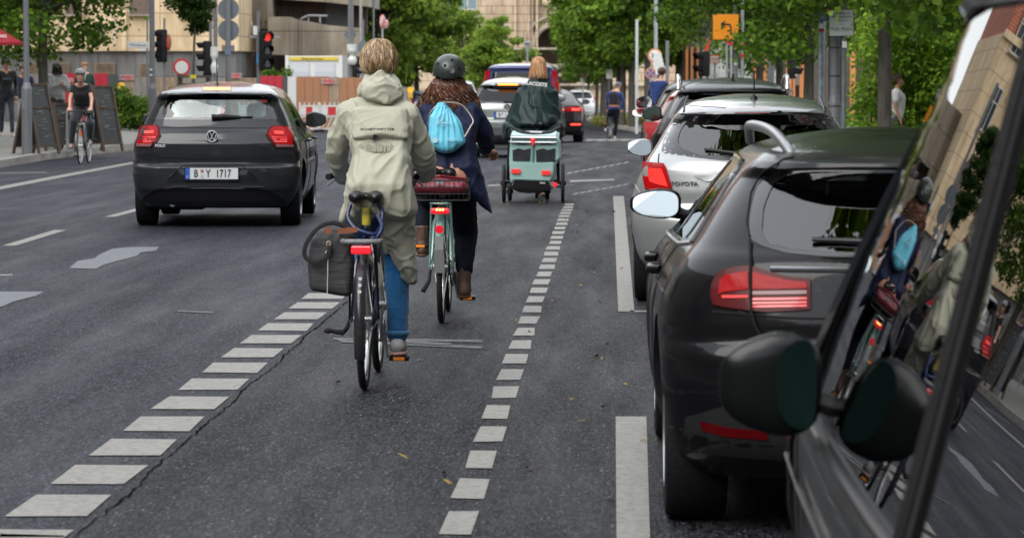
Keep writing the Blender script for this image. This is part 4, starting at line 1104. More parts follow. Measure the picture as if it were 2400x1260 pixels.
# ================================================================ TREES AND SHRUBS
def leaf_mat(name, dark, light, yel=None, trans=.4):
    m = bpy.data.materials.new(name); m.use_nodes = True; nt = m.node_tree; nt.nodes.clear(); L = nt.links.new
    o = nt.nodes.new('ShaderNodeOutputMaterial'); g = nt.nodes.new('ShaderNodeNewGeometry')
    rp = nt.nodes.new('ShaderNodeValToRGB'); e = rp.color_ramp.elements; e[0].color = (*dark, 1); e[1].color = (*light, 1)
    if yel: x = rp.color_ramp.elements.new(.93); x.color = (*light, 1); e[-1].color = (*yel, 1)
    L(g.outputs['Random Per Island'], rp.inputs[0])
    n = nt.nodes.new('ShaderNodeTexNoise'); n.inputs['Scale'].default_value = .9; n.inputs['Detail'].default_value = 3
    tc = nt.nodes.new('ShaderNodeTexCoord'); L(tc.outputs['Object'], n.inputs[0])
    r2 = nt.nodes.new('ShaderNodeValToRGB'); r2.color_ramp.elements[0].position = .35; r2.color_ramp.elements[0].color = (.6, .68, .6, 1)
    r2.color_ramp.elements[1].position = .65; r2.color_ramp.elements[1].color = (1.3, 1.25, 1.0, 1); L(n.outputs['Fac'], r2.inputs[0])
    mx = nt.nodes.new('ShaderNodeMix'); mx.data_type = 'RGBA'; mx.blend_type = 'MULTIPLY'; mx.inputs['Factor'].default_value = 1
    L(rp.outputs[0], mx.inputs['A']); L(r2.outputs[0], mx.inputs['B'])
    p = nt.nodes.new('ShaderNodeBsdfPrincipled'); p.inputs['Roughness'].default_value = .45; p.inputs['Specular IOR Level'].default_value = .15
    t = nt.nodes.new('ShaderNodeBsdfTranslucent'); s = nt.nodes.new('ShaderNodeMixShader'); s.inputs[0].default_value = trans
    hs = nt.nodes.new('ShaderNodeHueSaturation'); hs.inputs['Value'].default_value = 1.6; hs.inputs['Hue'].default_value = .485; L(mx.outputs['Result'], hs.inputs['Color'])
    L(mx.outputs['Result'], p.inputs['Base Color']); L(hs.outputs[0], t.inputs[0])
    L(p.outputs[0], s.inputs[1]); L(t.outputs[0], s.inputs[2]); L(s.outputs[0], o.inputs[0])
    return m
M_LEAF = leaf_mat('linden_leaf', (.034, .09, .012), (.17, .29, .035), (.22, .26, .05))
M_LEAF_N = leaf_mat('near_linden_leaf', (.026, .075, .010), (.145, .26, .03), (.2, .27, .06))
M_LEAF_F = leaf_mat('far_tree_leaf', (.06, .13, .018), (.23, .33, .05), (.22, .27, .06))
M_LEAF_D = leaf_mat('dark_tree_leaf', (.012, .035, .007), (.04, .085, .014))
M_HEDGE = leaf_mat('hedge_leaf', (.05, .12, .012), (.20, .34, .035), (.40, .46, .06), .4)
M_BUSH = leaf_mat('bush_leaf', (.035, .09, .012), (.13, .22, .03), (.25, .27, .06))
M_BARK = mat('bark', (.045, .038, .030), .9, var=.5, vscale=5, stretch=(3, 3, .5), bump=1.0, bscale=14, dist=.03, col2=(.10, .095, .075))
LEAFP = [(0, 0), (.32, .42), (.55, .40), (1, 0), (.55, -.40), (.32, -.42)]
def leaves(clumps, n, size, seed, up=.5, droop=.3):
    """n single leaves spread over ellipsoid clumps [(centre, radii)]: one mesh"""
    rg = np.random.default_rng(seed); C = np.array([c for c, _ in clumps]); Rr = np.array([r for _, r in clumps])
    w = (Rr[:, 0] * Rr[:, 1] + Rr[:, 0] * Rr[:, 2]) ; idx = rg.choice(len(C), n, p=w / w.sum())
    d = rg.normal(size=(n, 3)); d /= np.linalg.norm(d, axis=1)[:, None]
    rad = rg.uniform(.35, 1.0, n) ** .5 * (1 + .18 * rg.normal(size=n))
    P = C[idx] + d * rad[:, None] * Rr[idx]
    N = d * .7 + rg.normal(size=(n, 3)) * .55 + np.array([0, 0, up]); N /= np.linalg.norm(N, axis=1)[:, None]
    T = rg.normal(size=(n, 3)) + np.array([0, 0, -droop]) ; T -= N * (T * N).sum(1)[:, None]; T /= np.linalg.norm(T, axis=1)[:, None]
    B = np.cross(N, T); s = size * rg.uniform(.55, 1.25, n)
    lp = np.array(LEAFP); K = len(lp)
    fold = np.abs(lp[:, 1]) * .35
    V = P[:, None, :] + s[:, None, None] * (lp[None, :, 0, None] * T[:, None, :] + lp[None, :, 1, None] * B[:, None, :] + fold[None, :, None] * N[:, None, :])
    V = V.reshape(-1, 3)
    me = bpy.data.meshes.new('leaves'); me.vertices.add(len(V)); me.vertices.foreach_set('co', V.ravel())
    F_ = np.array([[0, 1, 2, 3], [0, 3, 4, 5]]); fi = (np.arange(n)[:, None, None] * K + F_[None]).reshape(-1)
    me.loops.add(len(fi)); me.loops.foreach_set('vertex_index', fi)
    me.polygons.add(n * 2); me.polygons.foreach_set('loop_start', np.arange(n * 2) * 4); me.polygons.foreach_set('loop_total', np.full(n * 2, 4))
    me.update(calc_edges=True); me.validate()
    return me
def tree_proto(name, H, crown_c, crown_r, nclump, nleaf, lsize, m, tr, seed, bottom=.5, egg=0.0, cr=1.0):
    rn = random.Random(seed); clumps = []
    while len(clumps) < nclump:
        v = Vector((rn.uniform(-1, 1), rn.uniform(-1, 1), rn.uniform(-1, 1)))
        if v.length > 1 or (v.length < .45 and rn.random() < .7): continue
        if v.z < 0 and rn.random() > bottom + .5: continue
        k = 1 - egg * max(0, v.z)
        c = Vector((v.x * crown_r[0] * k, v.y * crown_r[1] * k, crown_c + v.z * crown_r[2])); r = rn.uniform(.16, .30) * crown_r[0] * cr
        clumps.append((tuple(c), (r * rn.uniform(.9, 1.4), r * rn.uniform(.9, 1.4), r * rn.uniform(.5, .85))))
    me = leaves(clumps, nleaf, lsize, seed); me.materials.append(m)
    bm = BM(); base = crown_c - crown_r[2] * .6
    tube(bm, spline([(0, 0, -.2), (.01, 0, .3), (rn.uniform(-.05, .05), rn.uniform(-.05, .05), base * .6), (rn.uniform(-.1, .1), 0, base + .3), (0, 0, crown_c + crown_r[2] * .5)], 3),
         [tr * 1.35] + [tr * (1.1 - .05 * i) for i in range(1, 12)] + [tr * .25], 12)
    for c, r in rn.sample(clumps, min(len(clumps), 26)):
        h0 = base + rn.uniform(-.3, .9) * crown_r[2] * .6; h0 = max(base * .8, h0)
        a = Vector((0, 0, h0)); b = Vector(c); mid = a.lerp(b, .5) + Vector((rn.uniform(-.2, .2), rn.uniform(-.2, .2), rn.uniform(0, .4)))
        tube(bm, spline([a, mid, b], 3), [tr * .42, tr * .36, tr * .3, tr * .25, tr * .2, tr * .14, tr * .08], 6)
    tm = bpy.data.meshes.new('trunk'); bm.to_mesh(tm); bm.free(); tm.materials.append(M_BARK)
    for p in tm.polygons: p.use_smooth = True
    return tm, me
def plant_tree(name, proto, x, y, z, rz, sc, label, group, cat='tree'):
    o = empty(name, (x, y, z), rz, label, cat, group); o.scale = (sc, sc, sc)
    for nm, me in (('trunk', proto[0]), ('crown', proto[1])):
        c = bpy.data.objects.new(nm, me); COL.objects.link(c); c.parent = o
    return o
TN1 = tree_proto('a', 9, 5.3, (2.9, 2.9, 3.3), 80, 34000, .125, M_LEAF_N, .13, 11, 1)
TN2 = tree_proto('b', 9, 5.4, (3.0, 2.8, 3.4), 85, 34000, .12, M_LEAF_N, .13, 23, 1)
TF1 = tree_proto('c', 9, 5.9, (2.7, 2.7, 3.2), 60, 17000, .19, M_LEAF, .15, 5, 1)
TF2 = tree_proto('d', 9, 6.0, (2.6, 2.9, 3.3), 60, 17000, .19, M_LEAF, .15, 6, 1)
TG = tree_proto('e', 9, 5.5, (3.0, 3.0, 3.6), 60, 16000, .24, M_LEAF_F, .16, 9, 1, .3)
TS = tree_proto('f', 5, 4.3, (.62, .62, 1.75), 60, 16000, .085, M_LEAF_D, .045, 31, 1, cr=1.7)
GR = 'street trees standing along the right pavement'
for i, (x, y, pr, s, lab) in enumerate(((4.22, 55, TN1, 1.0, 'nearest thick street tree trunk in front of the hedge, right of the parking sign'), (3.98, 72, TN2, .98, 'dark street tree just left of the parking sign post'),
        (4.04, 85, TN1, .95, 'street tree beside the red pedestrian light'), (4.0, 96, TN2, .95, 'street tree behind the yellow diversion sign'), (4.3, 40, TN2, 1.0, 'street tree overhanging the nearest parked vehicles'))):
    plant_tree('linden_tree', pr, x, y, gz(y) + .12, i * 2.1 + .4, s, lab, GR)
for i, (x, y) in enumerate(((4.3, 33), (2.9, 22.5), (3.0, 11), (3.2, -6), (-12.5, 10), (-12.5, -6), (-12.5, 30), (4, -20), (-12, -24), (-6, -45), (1, -48), (5, -34))):
    plant_tree('linden_tree', TF1 if i % 2 else TF2, x, y, gz(y) + .12, i * 1.7, 1.05, 'street tree beside the road outside the picture, seen only in reflections', 'street trees seen only in reflections')
GF = 'row of trees along the far right pavement'
far_row = ((1380, 190), (1398, 175), (1410, 165), (1421, 158), (1432, 151), (1448, 145), (1459, 139), (1481, 131), (1517, 128), (1545, 138), (1590, 150))
ordn = ['ninth', 'eighth', 'seventh', 'sixth', 'fifth', 'fourth', 'third', 'second', 'first', 'rear', 'hindmost']
FS = [.62, .68, .74, .8, .84, .88, .9, .95, .98, .95, 1.0]
for i, (px, y) in enumerate(far_row):
    x = (px - 1440) * y / F
    plant_tree('linden_tree', TF1 if i % 2 else TF2, x, y, gz(y) + .1, i * 1.3, FS[i], '%s tree of the far row beyond the junction, counted from the parked cars' % ordn[i], GF)
for i, (px, y, s, lab) in enumerate(((895, 168, 1.15, 'bright green tree behind the blond rider\'s head'), (975, 180, .92, 'bright green tree above the helmeted rider'), (1085, 205, .64, 'smaller pale green tree left of the stone arch'), (1165, 200, .64, 'pale green tree in front of the stone building, right of its neighbour'), (858, 190, 1.1, 'green tree behind the white bagged traffic light'))):
    x = (px - 1440) * y / F
    plant_tree('maple_tree', TG, x, y, gz(y), i * 1.9, s, lab, 'bright green trees across the junction')
# left side
plant_tree('linden_tree', TN2, (101 - 1440) * 75 / F, 75, gz(75) + .2, 1.0, .95, 'tree with slim dark trunk behind the blackboards on the left pavement', 'trees on the left pavement')
plant_tree('linden_tree', TF2, (-40 - 1440) * 104 / F, 104, gz(92) + .4, 2.0, .8, 'tree at the left edge behind the red parasol', 'trees on the left pavement')
plant_tree('young_tree', TS, (453 - 1440) * 100 / F, 100, gz(100) + .15, .6, 1.05, 'slim young tree with a narrow dark crown behind the grey hatchback', None)
def shrub(name, x, y, z, r, n, ls, m, label, cat='shrub', group=None, seed=1, nc=22):
    rn = random.Random(seed)
    cl = [((rn.uniform(-.8, .8) * r[0], rn.uniform(-.8, .8) * r[1], rn.uniform(.15, .8) * r[2]), (r[0] * .32, r[1] * .35, r[2] * .24)) for _ in range(nc)]
    me = leaves(cl, n, ls, seed); me.materials.append(m)
    o = empty(name, (x, y, z), 0, label, cat, group)
    c = bpy.data.objects.new('foliage', me); COL.objects.link(c); c.parent = o
    bm = BM()
    for c_, _ in cl[:14]: tube(bm, [(c_[0] * .3, c_[1] * .3, -.05), (c_[0] * .8, c_[1] * .8, c_[2] * .6), c_], [.016, .012, .005], 5)
    put('stem', bm, M_BARK, o)
    return o
for i, (px, y, w, h, lab) in enumerate(((262, 98, .55, 1.15, 'leafy bush left of the thick grey lamp post'), (300, 101, .6, .95, 'low bright green bush in the planted bed'), (325, 98, .45, .9, 'bush close against the thick grey lamp post'), (350, 102, .5, .9, 'bush behind the thick grey lamp post'))):
    shrub('bush', (px - 1440) * y / F, y, gz(y) + .40, (w, .8, h), 4500, .09, M_BUSH, lab, group='bushes in the bed behind the pavement', seed=40 + i)
shrub('bush', (130 - 1440) * 72 / F, 72, gz(72) + .2, (.45, .4, .7), 900, .07, M_BUSH, 'sparse green shoots growing around the foot of the blackboards', seed=61, nc=9)
shrub('bush', (645 - 1440) * 137 / F, 137, gz(137) + 1.5, (.7, .4, .9), 1800, .1, M_BUSH, 'green shrub peeping over the hoarding beside the red traffic light', seed=62)
# hedge: separate clumps along a line, grown up a fence
rn = random.Random(3)
cl = [((rn.uniform(4.35, 7.2), rn.uniform(61, 64), rn.uniform(.2, 2.7)), (.34, .4, .3)) for _ in range(240)]
cl = [(c, r) for c, r in cl if c[0] > 4.25 + .14 * max(0, c[2] - 1.2)]
me = leaves([((c[0] - 5, c[1] - 62, c[2]), r) for c, r in cl], 30000, .085, 77); me.materials.append(M_HEDGE)
o = empty('hedge', (5, 62, gz(62) + .1), 0, 'tall bright yellow green hedge behind the nearest street tree', 'hedge')
c = bpy.data.objects.new('foliage', me); COL.objects.link(c); c.parent = o
bm = BM()
for k in range(14): tube(bm, [(-.6 + k * .2, rn.uniform(-.3, .3), 0), (-.6 + k * .2 + rn.uniform(-.2, .2), 0, 1.5)], [.03, .01], 6)
put('stem', bm, M_BARK, o)
rn = random.Random(8)
cl = [((rn.uniform(-6, 6), rn.uniform(-1.0, 1.0), rn.uniform(.2, 7.5)), (.7, .6, .6)) for _ in range(220)]
me = leaves(cl, 30000, .16, 78); me.materials.append(M_LEAF_D)
o = empty('hedge', (12.0, 74, gz(74) + .1), 0, 'dark ivy covered screen rising behind the bright hedge', 'hedge')
c = bpy.data.objects.new('foliage', me); COL.objects.link(c); c.parent = o
bm = BM()
for k in range(14): tube(bm, [(-5 + k * .75, 0, 0), (-5 + k * .75, 0, 7)], .06, 6)
put('stem', bm, M_BARK, o)
# grass at the far kerb
rn = random.Random(5); cl = []
for k in range(60):
    p = grd(rn.uniform(1384, 1500), rn.uniform(276, 300)); cl.append(((p.x + .4, p.y + 2, p.z + .15), (.4, .8, .12)))
me = leaves(cl, 5000, .11, 12, up=0); me.materials.append(leaf_mat('dry_grass', (.10, .12, .03), (.25, .24, .09)))
o = bpy.data.objects.new('grass', me); COL.objects.link(o); meta(o, 'dry grass growing at the foot of the far row of trees', None, None, 'stuff')
# ================================================================ BUILDINGS ACROSS THE JUNCTION
def panel_mat(name, c1, c2, mortar, bw, rh, off=.0, rough=.85, ms=.015, bump=.3):
    m = bpy.data.materials.new(name); m.use_nodes = True; nt = m.node_tree; b = nt.nodes['Principled BSDF']; L = nt.links.new
    tc = nt.nodes.new('ShaderNodeTexCoord'); sp = nt.nodes.new('ShaderNodeSeparateXYZ'); cb = nt.nodes.new('ShaderNodeCombineXYZ')
    L(tc.outputs['Object'], sp.inputs[0]); ad = nt.nodes.new('ShaderNodeMath'); L(sp.outputs[0], ad.inputs[0]); L(sp.outputs[1], ad.inputs[1])
    L(ad.outputs[0], cb.inputs[0]); L(sp.outputs[2], cb.inputs[1])
    k = nt.nodes.new('ShaderNodeTexBrick'); k.offset = off; k.inputs['Scale'].default_value = 1; k.inputs['Brick Width'].default_value = bw; k.inputs['Row Height'].default_value = rh
    k.inputs['Mortar Size'].default_value = ms; k.inputs['Color1'].default_value = (*c1, 1); k.inputs['Color2'].default_value = (*c2, 1); k.inputs['Mortar'].default_value = (*mortar, 1); k.inputs['Bias'].default_value = 0
    L(cb.outputs[0], k.inputs['Vector'])
    n = nt.nodes.new('ShaderNodeTexNoise'); n.inputs['Scale'].default_value = .8; n.inputs['Detail'].default_value = 8; n.inputs['Roughness'].default_value = .65
    mp = nt.nodes.new('ShaderNodeMapping'); mp.inputs['Scale'].default_value = (1.6, 1.6, .45); L(tc.outputs['Object'], mp.inputs[0]); L(mp.outputs[0], n.inputs[0])
    r = nt.nodes.new('ShaderNodeValToRGB'); r.color_ramp.elements[0].position = .32; r.color_ramp.elements[0].color = (.62, .57, .5, 1); r.color_ramp.elements[1].position = .62; r.color_ramp.elements[1].color = (1.08, 1.08, 1.08, 1)
    L(n.outputs['Fac'], r.inputs[0]); mx = nt.nodes.new('ShaderNodeMix'); mx.data_type = 'RGBA'; mx.blend_type = 'MULTIPLY'; mx.inputs['Factor'].default_value = 1
    L(k.outputs['Color'], mx.inputs['A']); L(r.outputs[0], mx.inputs['B']); L(mx.outputs['Result'], b.inputs['Base Color']); b.inputs['Roughness'].default_value = rough
    bp = nt.nodes.new('ShaderNodeBump'); bp.inputs['Strength'].default_value = bump; bp.inputs['Distance'].default_value = .03; bp.invert = True
    L(k.outputs['Fac'], bp.inputs['Height']); L(bp.outputs[0], b.inputs['Normal'])
    return m
M_BEIGE = panel_mat('beige_stone_panels', (.70, .55, .36), (.64, .50, .32), (.22, .16, .10), 1.45, .98)
M_BRICK = panel_mat('orange_brick', (.45, .12, .06), (.38, .09, .05), (.4, .3, .22), .5, .16, .5)
M_GREYB = panel_mat('grey_stone_base', (.16, .165, .17), (.18, .185, .19), (.06, .06, .065), .8, 1.2)
M_CONC = panel_mat('weathered_concrete', (.38, .33, .26), (.34, .295, .235), (.10, .085, .07), 3.2, 1.6, ms=.02)
M_SAND = panel_mat('sandstone_blocks', (.46, .36, .26), (.40, .31, .22), (.18, .13, .09), 1.6, .62, .5, ms=.03)
M_BOARD = mat('weathered_boards', (.30, .22, .15), .85, var=.35, vscale=4, stretch=(8, 8, .8), bump=.4)
M_BOARD_G = mat('grey_boards', (.24, .22, .19), .85, var=.35, vscale=4, stretch=(9, 9, .7), bump=.4)
M_BOARD_R = mat('red_brown_boards', (.40, .17, .08), .75, col2=(.30, .16, .09), vscale=2.5, stretch=(5, 5, .6), bump=.4)
M_WFR = mat('window_frame_white', (.55, .54, .5), .5)
M_WGL = mat('window_pane', (.03, .04, .045), .06, coat=1)
M_BLIND = mat('brown_blind', (.15, .10, .08), .7)
M_DARKW = mat('brown_cladding', (.07, .04, .03), .7, var=.4, vscale=2, stretch=(12, 12, .3), bump=.4)
M_POST = mat('grey_post_paint', (.16, .165, .175), .5, var=.1, vscale=2, metal=.2)
M_GALV = mat('galvanised_steel', (.36, .38, .40), .45, metal=.6, var=.12, vscale=10)
M_SIGNBACK = mat('sign_back_grey', (.13, .15, .17), .5, metal=.3)
M_SIGNW = mat('sign_white', (.62, .62, .6), .45)
M_SIGNR = mat('sign_red', (.50, .02, .03), .45)
M_SIGNB = mat('sign_blue', (.03, .10, .32), .45)
M_INK = mat('sign_black', (.015, .015, .015), .5)
M_REDP = mat('hoarding_red', (.45, .02, .04), .5, var=.1)
M_WPLAS = mat('barrier_white_plastic', (.60, .60, .58), .5)
M_RPLAS = mat('barrier_red_plastic', (.50, .03, .03), .45)
M_BAG = mat('white_plastic_bag', (.55, .57, .55), .35, bump=.6, bscale=9, dist=.03)
def gnd(y): return gz(y)
def wx(px, y): return (px - 1440) * y / F
def hz(py, y): return CAMZ - (py - 160) * y / F   # world height of a photo row at depth y
def wbox(name, px0, px1, py0, py1, y, th, m, parent=None, z0=None):
    x0, x1 = sorted((wx(px0, y), wx(px1, y))); zt = hz(py0, y); zb = hz(py1, y) if z0 is None else z0
    bm = BM(); box(bm, ((x0 + x1) / 2, y + th / 2, (zt + zb) / 2), (x1 - x0, th, zt - zb)); 
    o = put(name, bm, m); 
    if parent: o.parent = parent; o.matrix_parent_inverse = parent.matrix_world.inverted()
    return o
bpy.context.view_layer.update()
def root(name, x, y, z, label, cat, group=None):
    o = empty(name, (x, y, z), 0, label, cat, group); bpy.context.view_layer.update(); return o
def pin(o, r):
    o.parent = r; o.matrix_parent_inverse = Matrix.Translation(r.location).inverted(); return o
# beige office block
y = 150.0; g = gnd(y)
B = root('office_building', wx(300, y), y, g, 'beige panelled office block with boarded ground floor behind the hoarding, top left', 'building')
xr = wx(558, y); xl = -42.0; zb = hz(120, y)
bm = BM(); box(bm, ((xl + xr) / 2, y + 9, (zb + 11.5) / 2), (xr - xl, 18, 11.5 - zb)); pin(put('wall', bm, M_BEIGE), B)
bm = BM(); box(bm, ((xl + xr) / 2, y + 9.2, (g + zb) / 2), (xr - xl - .3, 18, zb - g)); pin(put('ground_floor', bm, M_GREYB), B)
bm = BM(); box(bm, ((xl + xr) / 2, y + 9, 19.0), (xr - xl - .2, 17.8, 15.0)); pin(put('upper_wall', bm, M_BRICK), B)
bm = BM(); box(bm, ((xl + xr) / 2, y + 9, 26.7), (xr - xl + .6, 19, .45)); pin(put('cornice', bm, M_BEIGE), B)
bm = BM(); box(bm, ((xl + xr) / 2, y - .06, 11.5), (xr - xl, .3, .35)); pin(put('string_course', bm, M_BEIGE), B)
for fl in range(6):
    for k in range(12):
        xc = wx(326, y) + (k - 8) * 2.76
        if not xl + 1 < xc < xr - .6: continue
        z0 = hz(33, y) + fl * 3.55; hh = 2.0; ww = .78 if fl < 2 else .95
        bm = BM()
        for dx in (-1, 1): box(bm, (xc + dx * ww / 2, y - .03, z0 + hh / 2), (.07, .12, hh + .07))
        for dz in (0, 1): box(bm, (xc, y - .025, z0 + dz * hh), (ww, .11, .07))
        if fl >= 1: box(bm, (xc, y - .02, z0 + hh * .5), (.05, .08, hh)); box(bm, (xc, y - .022, z0 + hh * .66), (ww, .08, .05))
        w_ = pin(put('window', bm, M_WFR if fl else mat('dark_window_frame', (.12, .10, .09), .6)), B)
        bm = BM(); box(bm, (xc, y - .006, z0 + hh / 2), (ww, .03, hh)); o = put('pane', bm, M_WGL if fl else M_BLIND); o.parent = w_
        bm = BM(); box(bm, (xc, y - .1, z0 - .06), (ww + .2, .24, .07)); o = put('sill', bm, M_CONC); o.parent = w_
for px in (198, 290, 100): 
    bm = BM(); box(bm, (wx(px, y), y - .07, (zb + 11.5) / 2), (.2, .16, 11.5 - zb - .02)); pin(put('pilaster', bm, M_BEIGE), B)
for px0, px1, py0, py1 in ((133, 159, 147, 171), (219, 266, 148, 175), (324, 346, 149, 185), (60, 90, 148, 172)):
    w_ = pin(wbox('boarded_window', px0, px1, py0, py1, y + .08, .1, M_BOARD), B)
    bm = BM(); 
    for k in range(int((py1 - py0) / 3.2)): box(bm, ((wx(px0, y) + wx(px1, y)) / 2, y + .07, hz(py0 + 2 + k * 3.2, y)), (wx(px1, y) - wx(px0, y) - .05, .03, .012))
    o = put('slat', bm, M_BARK); o.parent = w_
bm = BM(); box(bm, (wx(269, y), y - .1, hz(82, y)), (.035, .05, 1.15)); pin(put('drain_pipe', bm, M_WFR), B)
bm = BM(); tube(bm, [(wx(170, y), y - .02, hz(10, y)), (wx(187, y), y - .02, hz(20, y)), (wx(190, y), y - .02, hz(75, y)), (wx(197, y), y - .02, hz(108, y))], .02, 6); pin(put('cable', bm, M_INK), B)
# ribbed concrete wing
y = 156.0
B = root('concrete_building', wx(700, y), y, gnd(y), 'weathered brown concrete building with ribbed balcony and dark cladding behind the red traffic light', 'building')
def cb(nm, a, b, c, d, yy, th, m): return pin(wbox(nm, a, b, c, d, yy, th, m), B)
cb('wall', 559, 634, -160, 68, y, 10, M_CONC)
for k in range(9): cb('rib', 583 + k * 5.4, 585.4 + k * 5.4, -160, 50 if k % 2 else 68, y - .18, .2, M_CONC)
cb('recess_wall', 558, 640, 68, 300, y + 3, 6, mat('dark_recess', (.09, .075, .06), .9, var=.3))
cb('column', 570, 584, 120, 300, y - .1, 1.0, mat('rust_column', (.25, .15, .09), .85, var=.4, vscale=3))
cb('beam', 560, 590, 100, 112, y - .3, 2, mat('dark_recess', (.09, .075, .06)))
cb('balcony_wall', 628, 676, 40, 129, y - 1.5, 3, M_CONC)
bm = BM(); prism(bm, [at(676, 42, y - 1.4), at(766, 59, y - .6), at(845, 66, y), at(845, 133, y), at(766, 132, y - .6), at(676, 129, y - 1.4)], (0, 2, 0)); pin(put('balcony_parapet', bm, M_CONC), B)
for k in range(16): 
    px = 686 + k * 5.2; bm = BM(); a = at(px, 46 + k * .9, y - 1.50 + k * .045); b = at(px, 128, y - 1.50 + k * .045); tube(bm, [a, b], .028, 5); pin(put('baluster', bm, M_CONC), B)
bm = BM(); tube(bm, [at(705, 45, y - 1.2), at(722, 37, y - 1.2), at(767, 38, y - .8)], .05, 6)
for px in (723, 750): tube(bm, [at(px, 37, y - 1.1), at(px, 54, y - 1.1)], .04, 6)
pin(put('handrail', bm, M_GALV), B)
cb('dark_cladding', 632, 764, -2, 60, y + 2.5, .4, M_DARKW)
cb('grey_panel', 763, 830, 6, 68, y + 2.3, .4, mat('slate_panel', (.085, .085, .09), .7, var=.1))
cb('dark_cladding', 830, 860, 8, 80, y + 2.5, .4, M_DARKW)
bm = BM(); prism(bm, [at(632, -160, y + 1), at(862, -160, y + 1), at(862, 16, y + 1), at(770, 6, y + 1), at(632, -3, y + 1)], (0, 8, 0)); pin(put('upper_wall', bm, M_CONC), B)
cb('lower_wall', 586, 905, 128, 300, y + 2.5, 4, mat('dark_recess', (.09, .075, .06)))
bm = BM(); tube(bm, spline([at(587, 47, y - .5), at(590, 60, y - .5), at(582, 80, y - .5), at(574, 85, y - .5), at(568, 130, y - .5), at(564, 182, y - .5)], 4), .05, 6); pin(put('conduit', bm, M_WFR), B)
# sandstone building with arch
y = 262.0
B = root('sandstone_building', wx(1300, y), y, gnd(y), 'large sandstone building with a round arch closing the street in the distance', 'building')
ac = at(1300, 108, y); ar = 46 * y / F
bm = BM()
xL, xR = wx(840, y), wx(1250, y)
box(bm, ((xL + xR) / 2, y + 8, (gnd(y) + 30) / 2), (xR - xL, 16, 30 - gnd(y)))
pin(put('wall', bm, M_SAND), B)
bm = BM(); box(bm, (wx(1800, y), y + 8, (gnd(y) + 30) / 2), (wx(2250, y) - wx(1350, y), 16, 30 - gnd(y))); pin(put('wall', bm, M_SAND), B)
# arch bay: wall above the arch, jambs, intrados
bm = BM(); pts = [Vector((ac.x + ar * math.cos(t), y + .3, ac.z + ar * math.sin(t))) for t in [math.pi * i / 24 for i in range(25)]]
top = 30
for i in range(24):
    a, b = pts[i], pts[i + 1]; vs = [bm.verts.new(v) for v in (a, b, (b.x, y + .3, top), (a.x, y + .3, top))]; bm.faces.new(vs)
    vs = [bm.verts.new(v) for v in (a, b, b + Vector((0, 5, 0)), a + Vector((0, 5, 0)))]; bm.faces.new(vs)
x0, x1 = wx(1250, y), wx(1350, y)
for xa, xb in ((x0, ac.x - ar), (ac.x + ar, x1)):
    if xb - xa > .02: box(bm, ((xa + xb) / 2, y + 2.8, (gnd(y) + top) / 2), (xb - xa, 5, top - gnd(y)))
pin(put('arch_wall', bm, M_SAND), B)
bm = BM(); torus(bm, (ac.x, y + .1, ac.z), (0, 1, 0), ar + .12, .22, 40, 6); torus(bm, (ac.x, y, ac.z), (0, 1, 0), ar + .75, .13, 40, 6); pin(put('arch_moulding', bm, M_CONC), B)
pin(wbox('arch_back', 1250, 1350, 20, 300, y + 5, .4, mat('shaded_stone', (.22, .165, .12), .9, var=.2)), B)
for px in (1256, 1236, 1205): pin(wbox('pilaster', px, px + 5, -200, 250, y - .3, .5, M_SAND), B)
pin(wbox('cornice', 1040, 1500, 112, 117, y - .5, .6, M_CONC), B)
pin(wbox('plinth', 1020, 1640, 196, 201, y - .45, .6, M_CONC), B)
for px in (1282, ): bm = BM(); ball(bm, at(px, 6, y - .2), (.42, .3, .35), 12); pin(put('medallion', bm, M_SAND), B)
for px0, px1, py0, py1, fr in ((1072, 1118, -60, 24, 1), (955, 1000, -60, 24, 1), (1317, 1324, 152, 166, 0), (1333, 1340, 152, 166, 0), (1348, 1355, 152, 166, 0), (1180, 1190, 140, 166, 0), (1150, 1157, 150, 166, 0), (1405, 1412, 152, 166, 0), (1470, 1480, 100, 140, 1), (1530, 1545, 60, 110, 1)):
    w_ = pin(wbox('window', px0, px1, py0, py1, y - .05, .08, M_WFR if fr else M_INK), B)
    if fr:
        for i in range(2):
            a = px0 + 3 + i * (px1 - px0 - 2) / 2; b = a + (px1 - px0 - 8) / 2
            o = wbox('pane', a, b, py0 + 2, py1 - 3, y - .09, .03, mat('bluish_window_pane', (.16, .22, .25), .1, coat=1)); o.parent = w_; o.matrix_parent_inverse = Matrix.Translation(B.location).inverted() if False else Matrix()
        o = wbox('sill', px0 - 3, px1 + 3, py1, py1 + 4, y - .4, .4, M_CONC); o.parent = w_
# a distant wall closing the view on the far left and right
B = root('apartment_building', -60, 128, gnd(128), 'plain apartment block farther along on the far left, seen in reflections', 'building')
bm = BM(); box(bm, (-48, 100, 10), (20, 130, 22)); pin(put('wall', bm, M_BEIGE), B)
# ---- timber shop front right
y = 136.0
B = root('shop_building', wx(1750, y), y, gnd(y), 'shop front with orange timber posts and glass behind the street trees', 'building')
M_ORN = mat('orange_timber', (.50, .19, .06), .6, var=.2, vscale=3, stretch=(6, 6, .6))
bm = BM(); box(bm, (wx(2200, y), y + 5, 3.5), (wx(2800, y) - wx(1600, y), 8, 10)); pin(put('wall', bm, mat('shop_dark_wall', (.10, .085, .07), .8, var=.3)), B)
bm = BM(); box(bm, (wx(1700, y), y + 6, 8), (8, 8, 12)); pin(put('upper_wall', bm, mat('brown_shop_brick', (.28, .17, .11), .8, var=.3)), B)
for px in (1606, 1618, 1632, 1765, 1788, 1794, 1838, 1848, 1856, 1872, 1878, 1990, 1996, 2040): pin(wbox('timber_post', px, px + 6, 110, 300, y + .5, .3, M_ORN), B)
pin(wbox('timber_fascia', 1612, 1658, 20, 42, y + .3, .4, M_ORN), B)
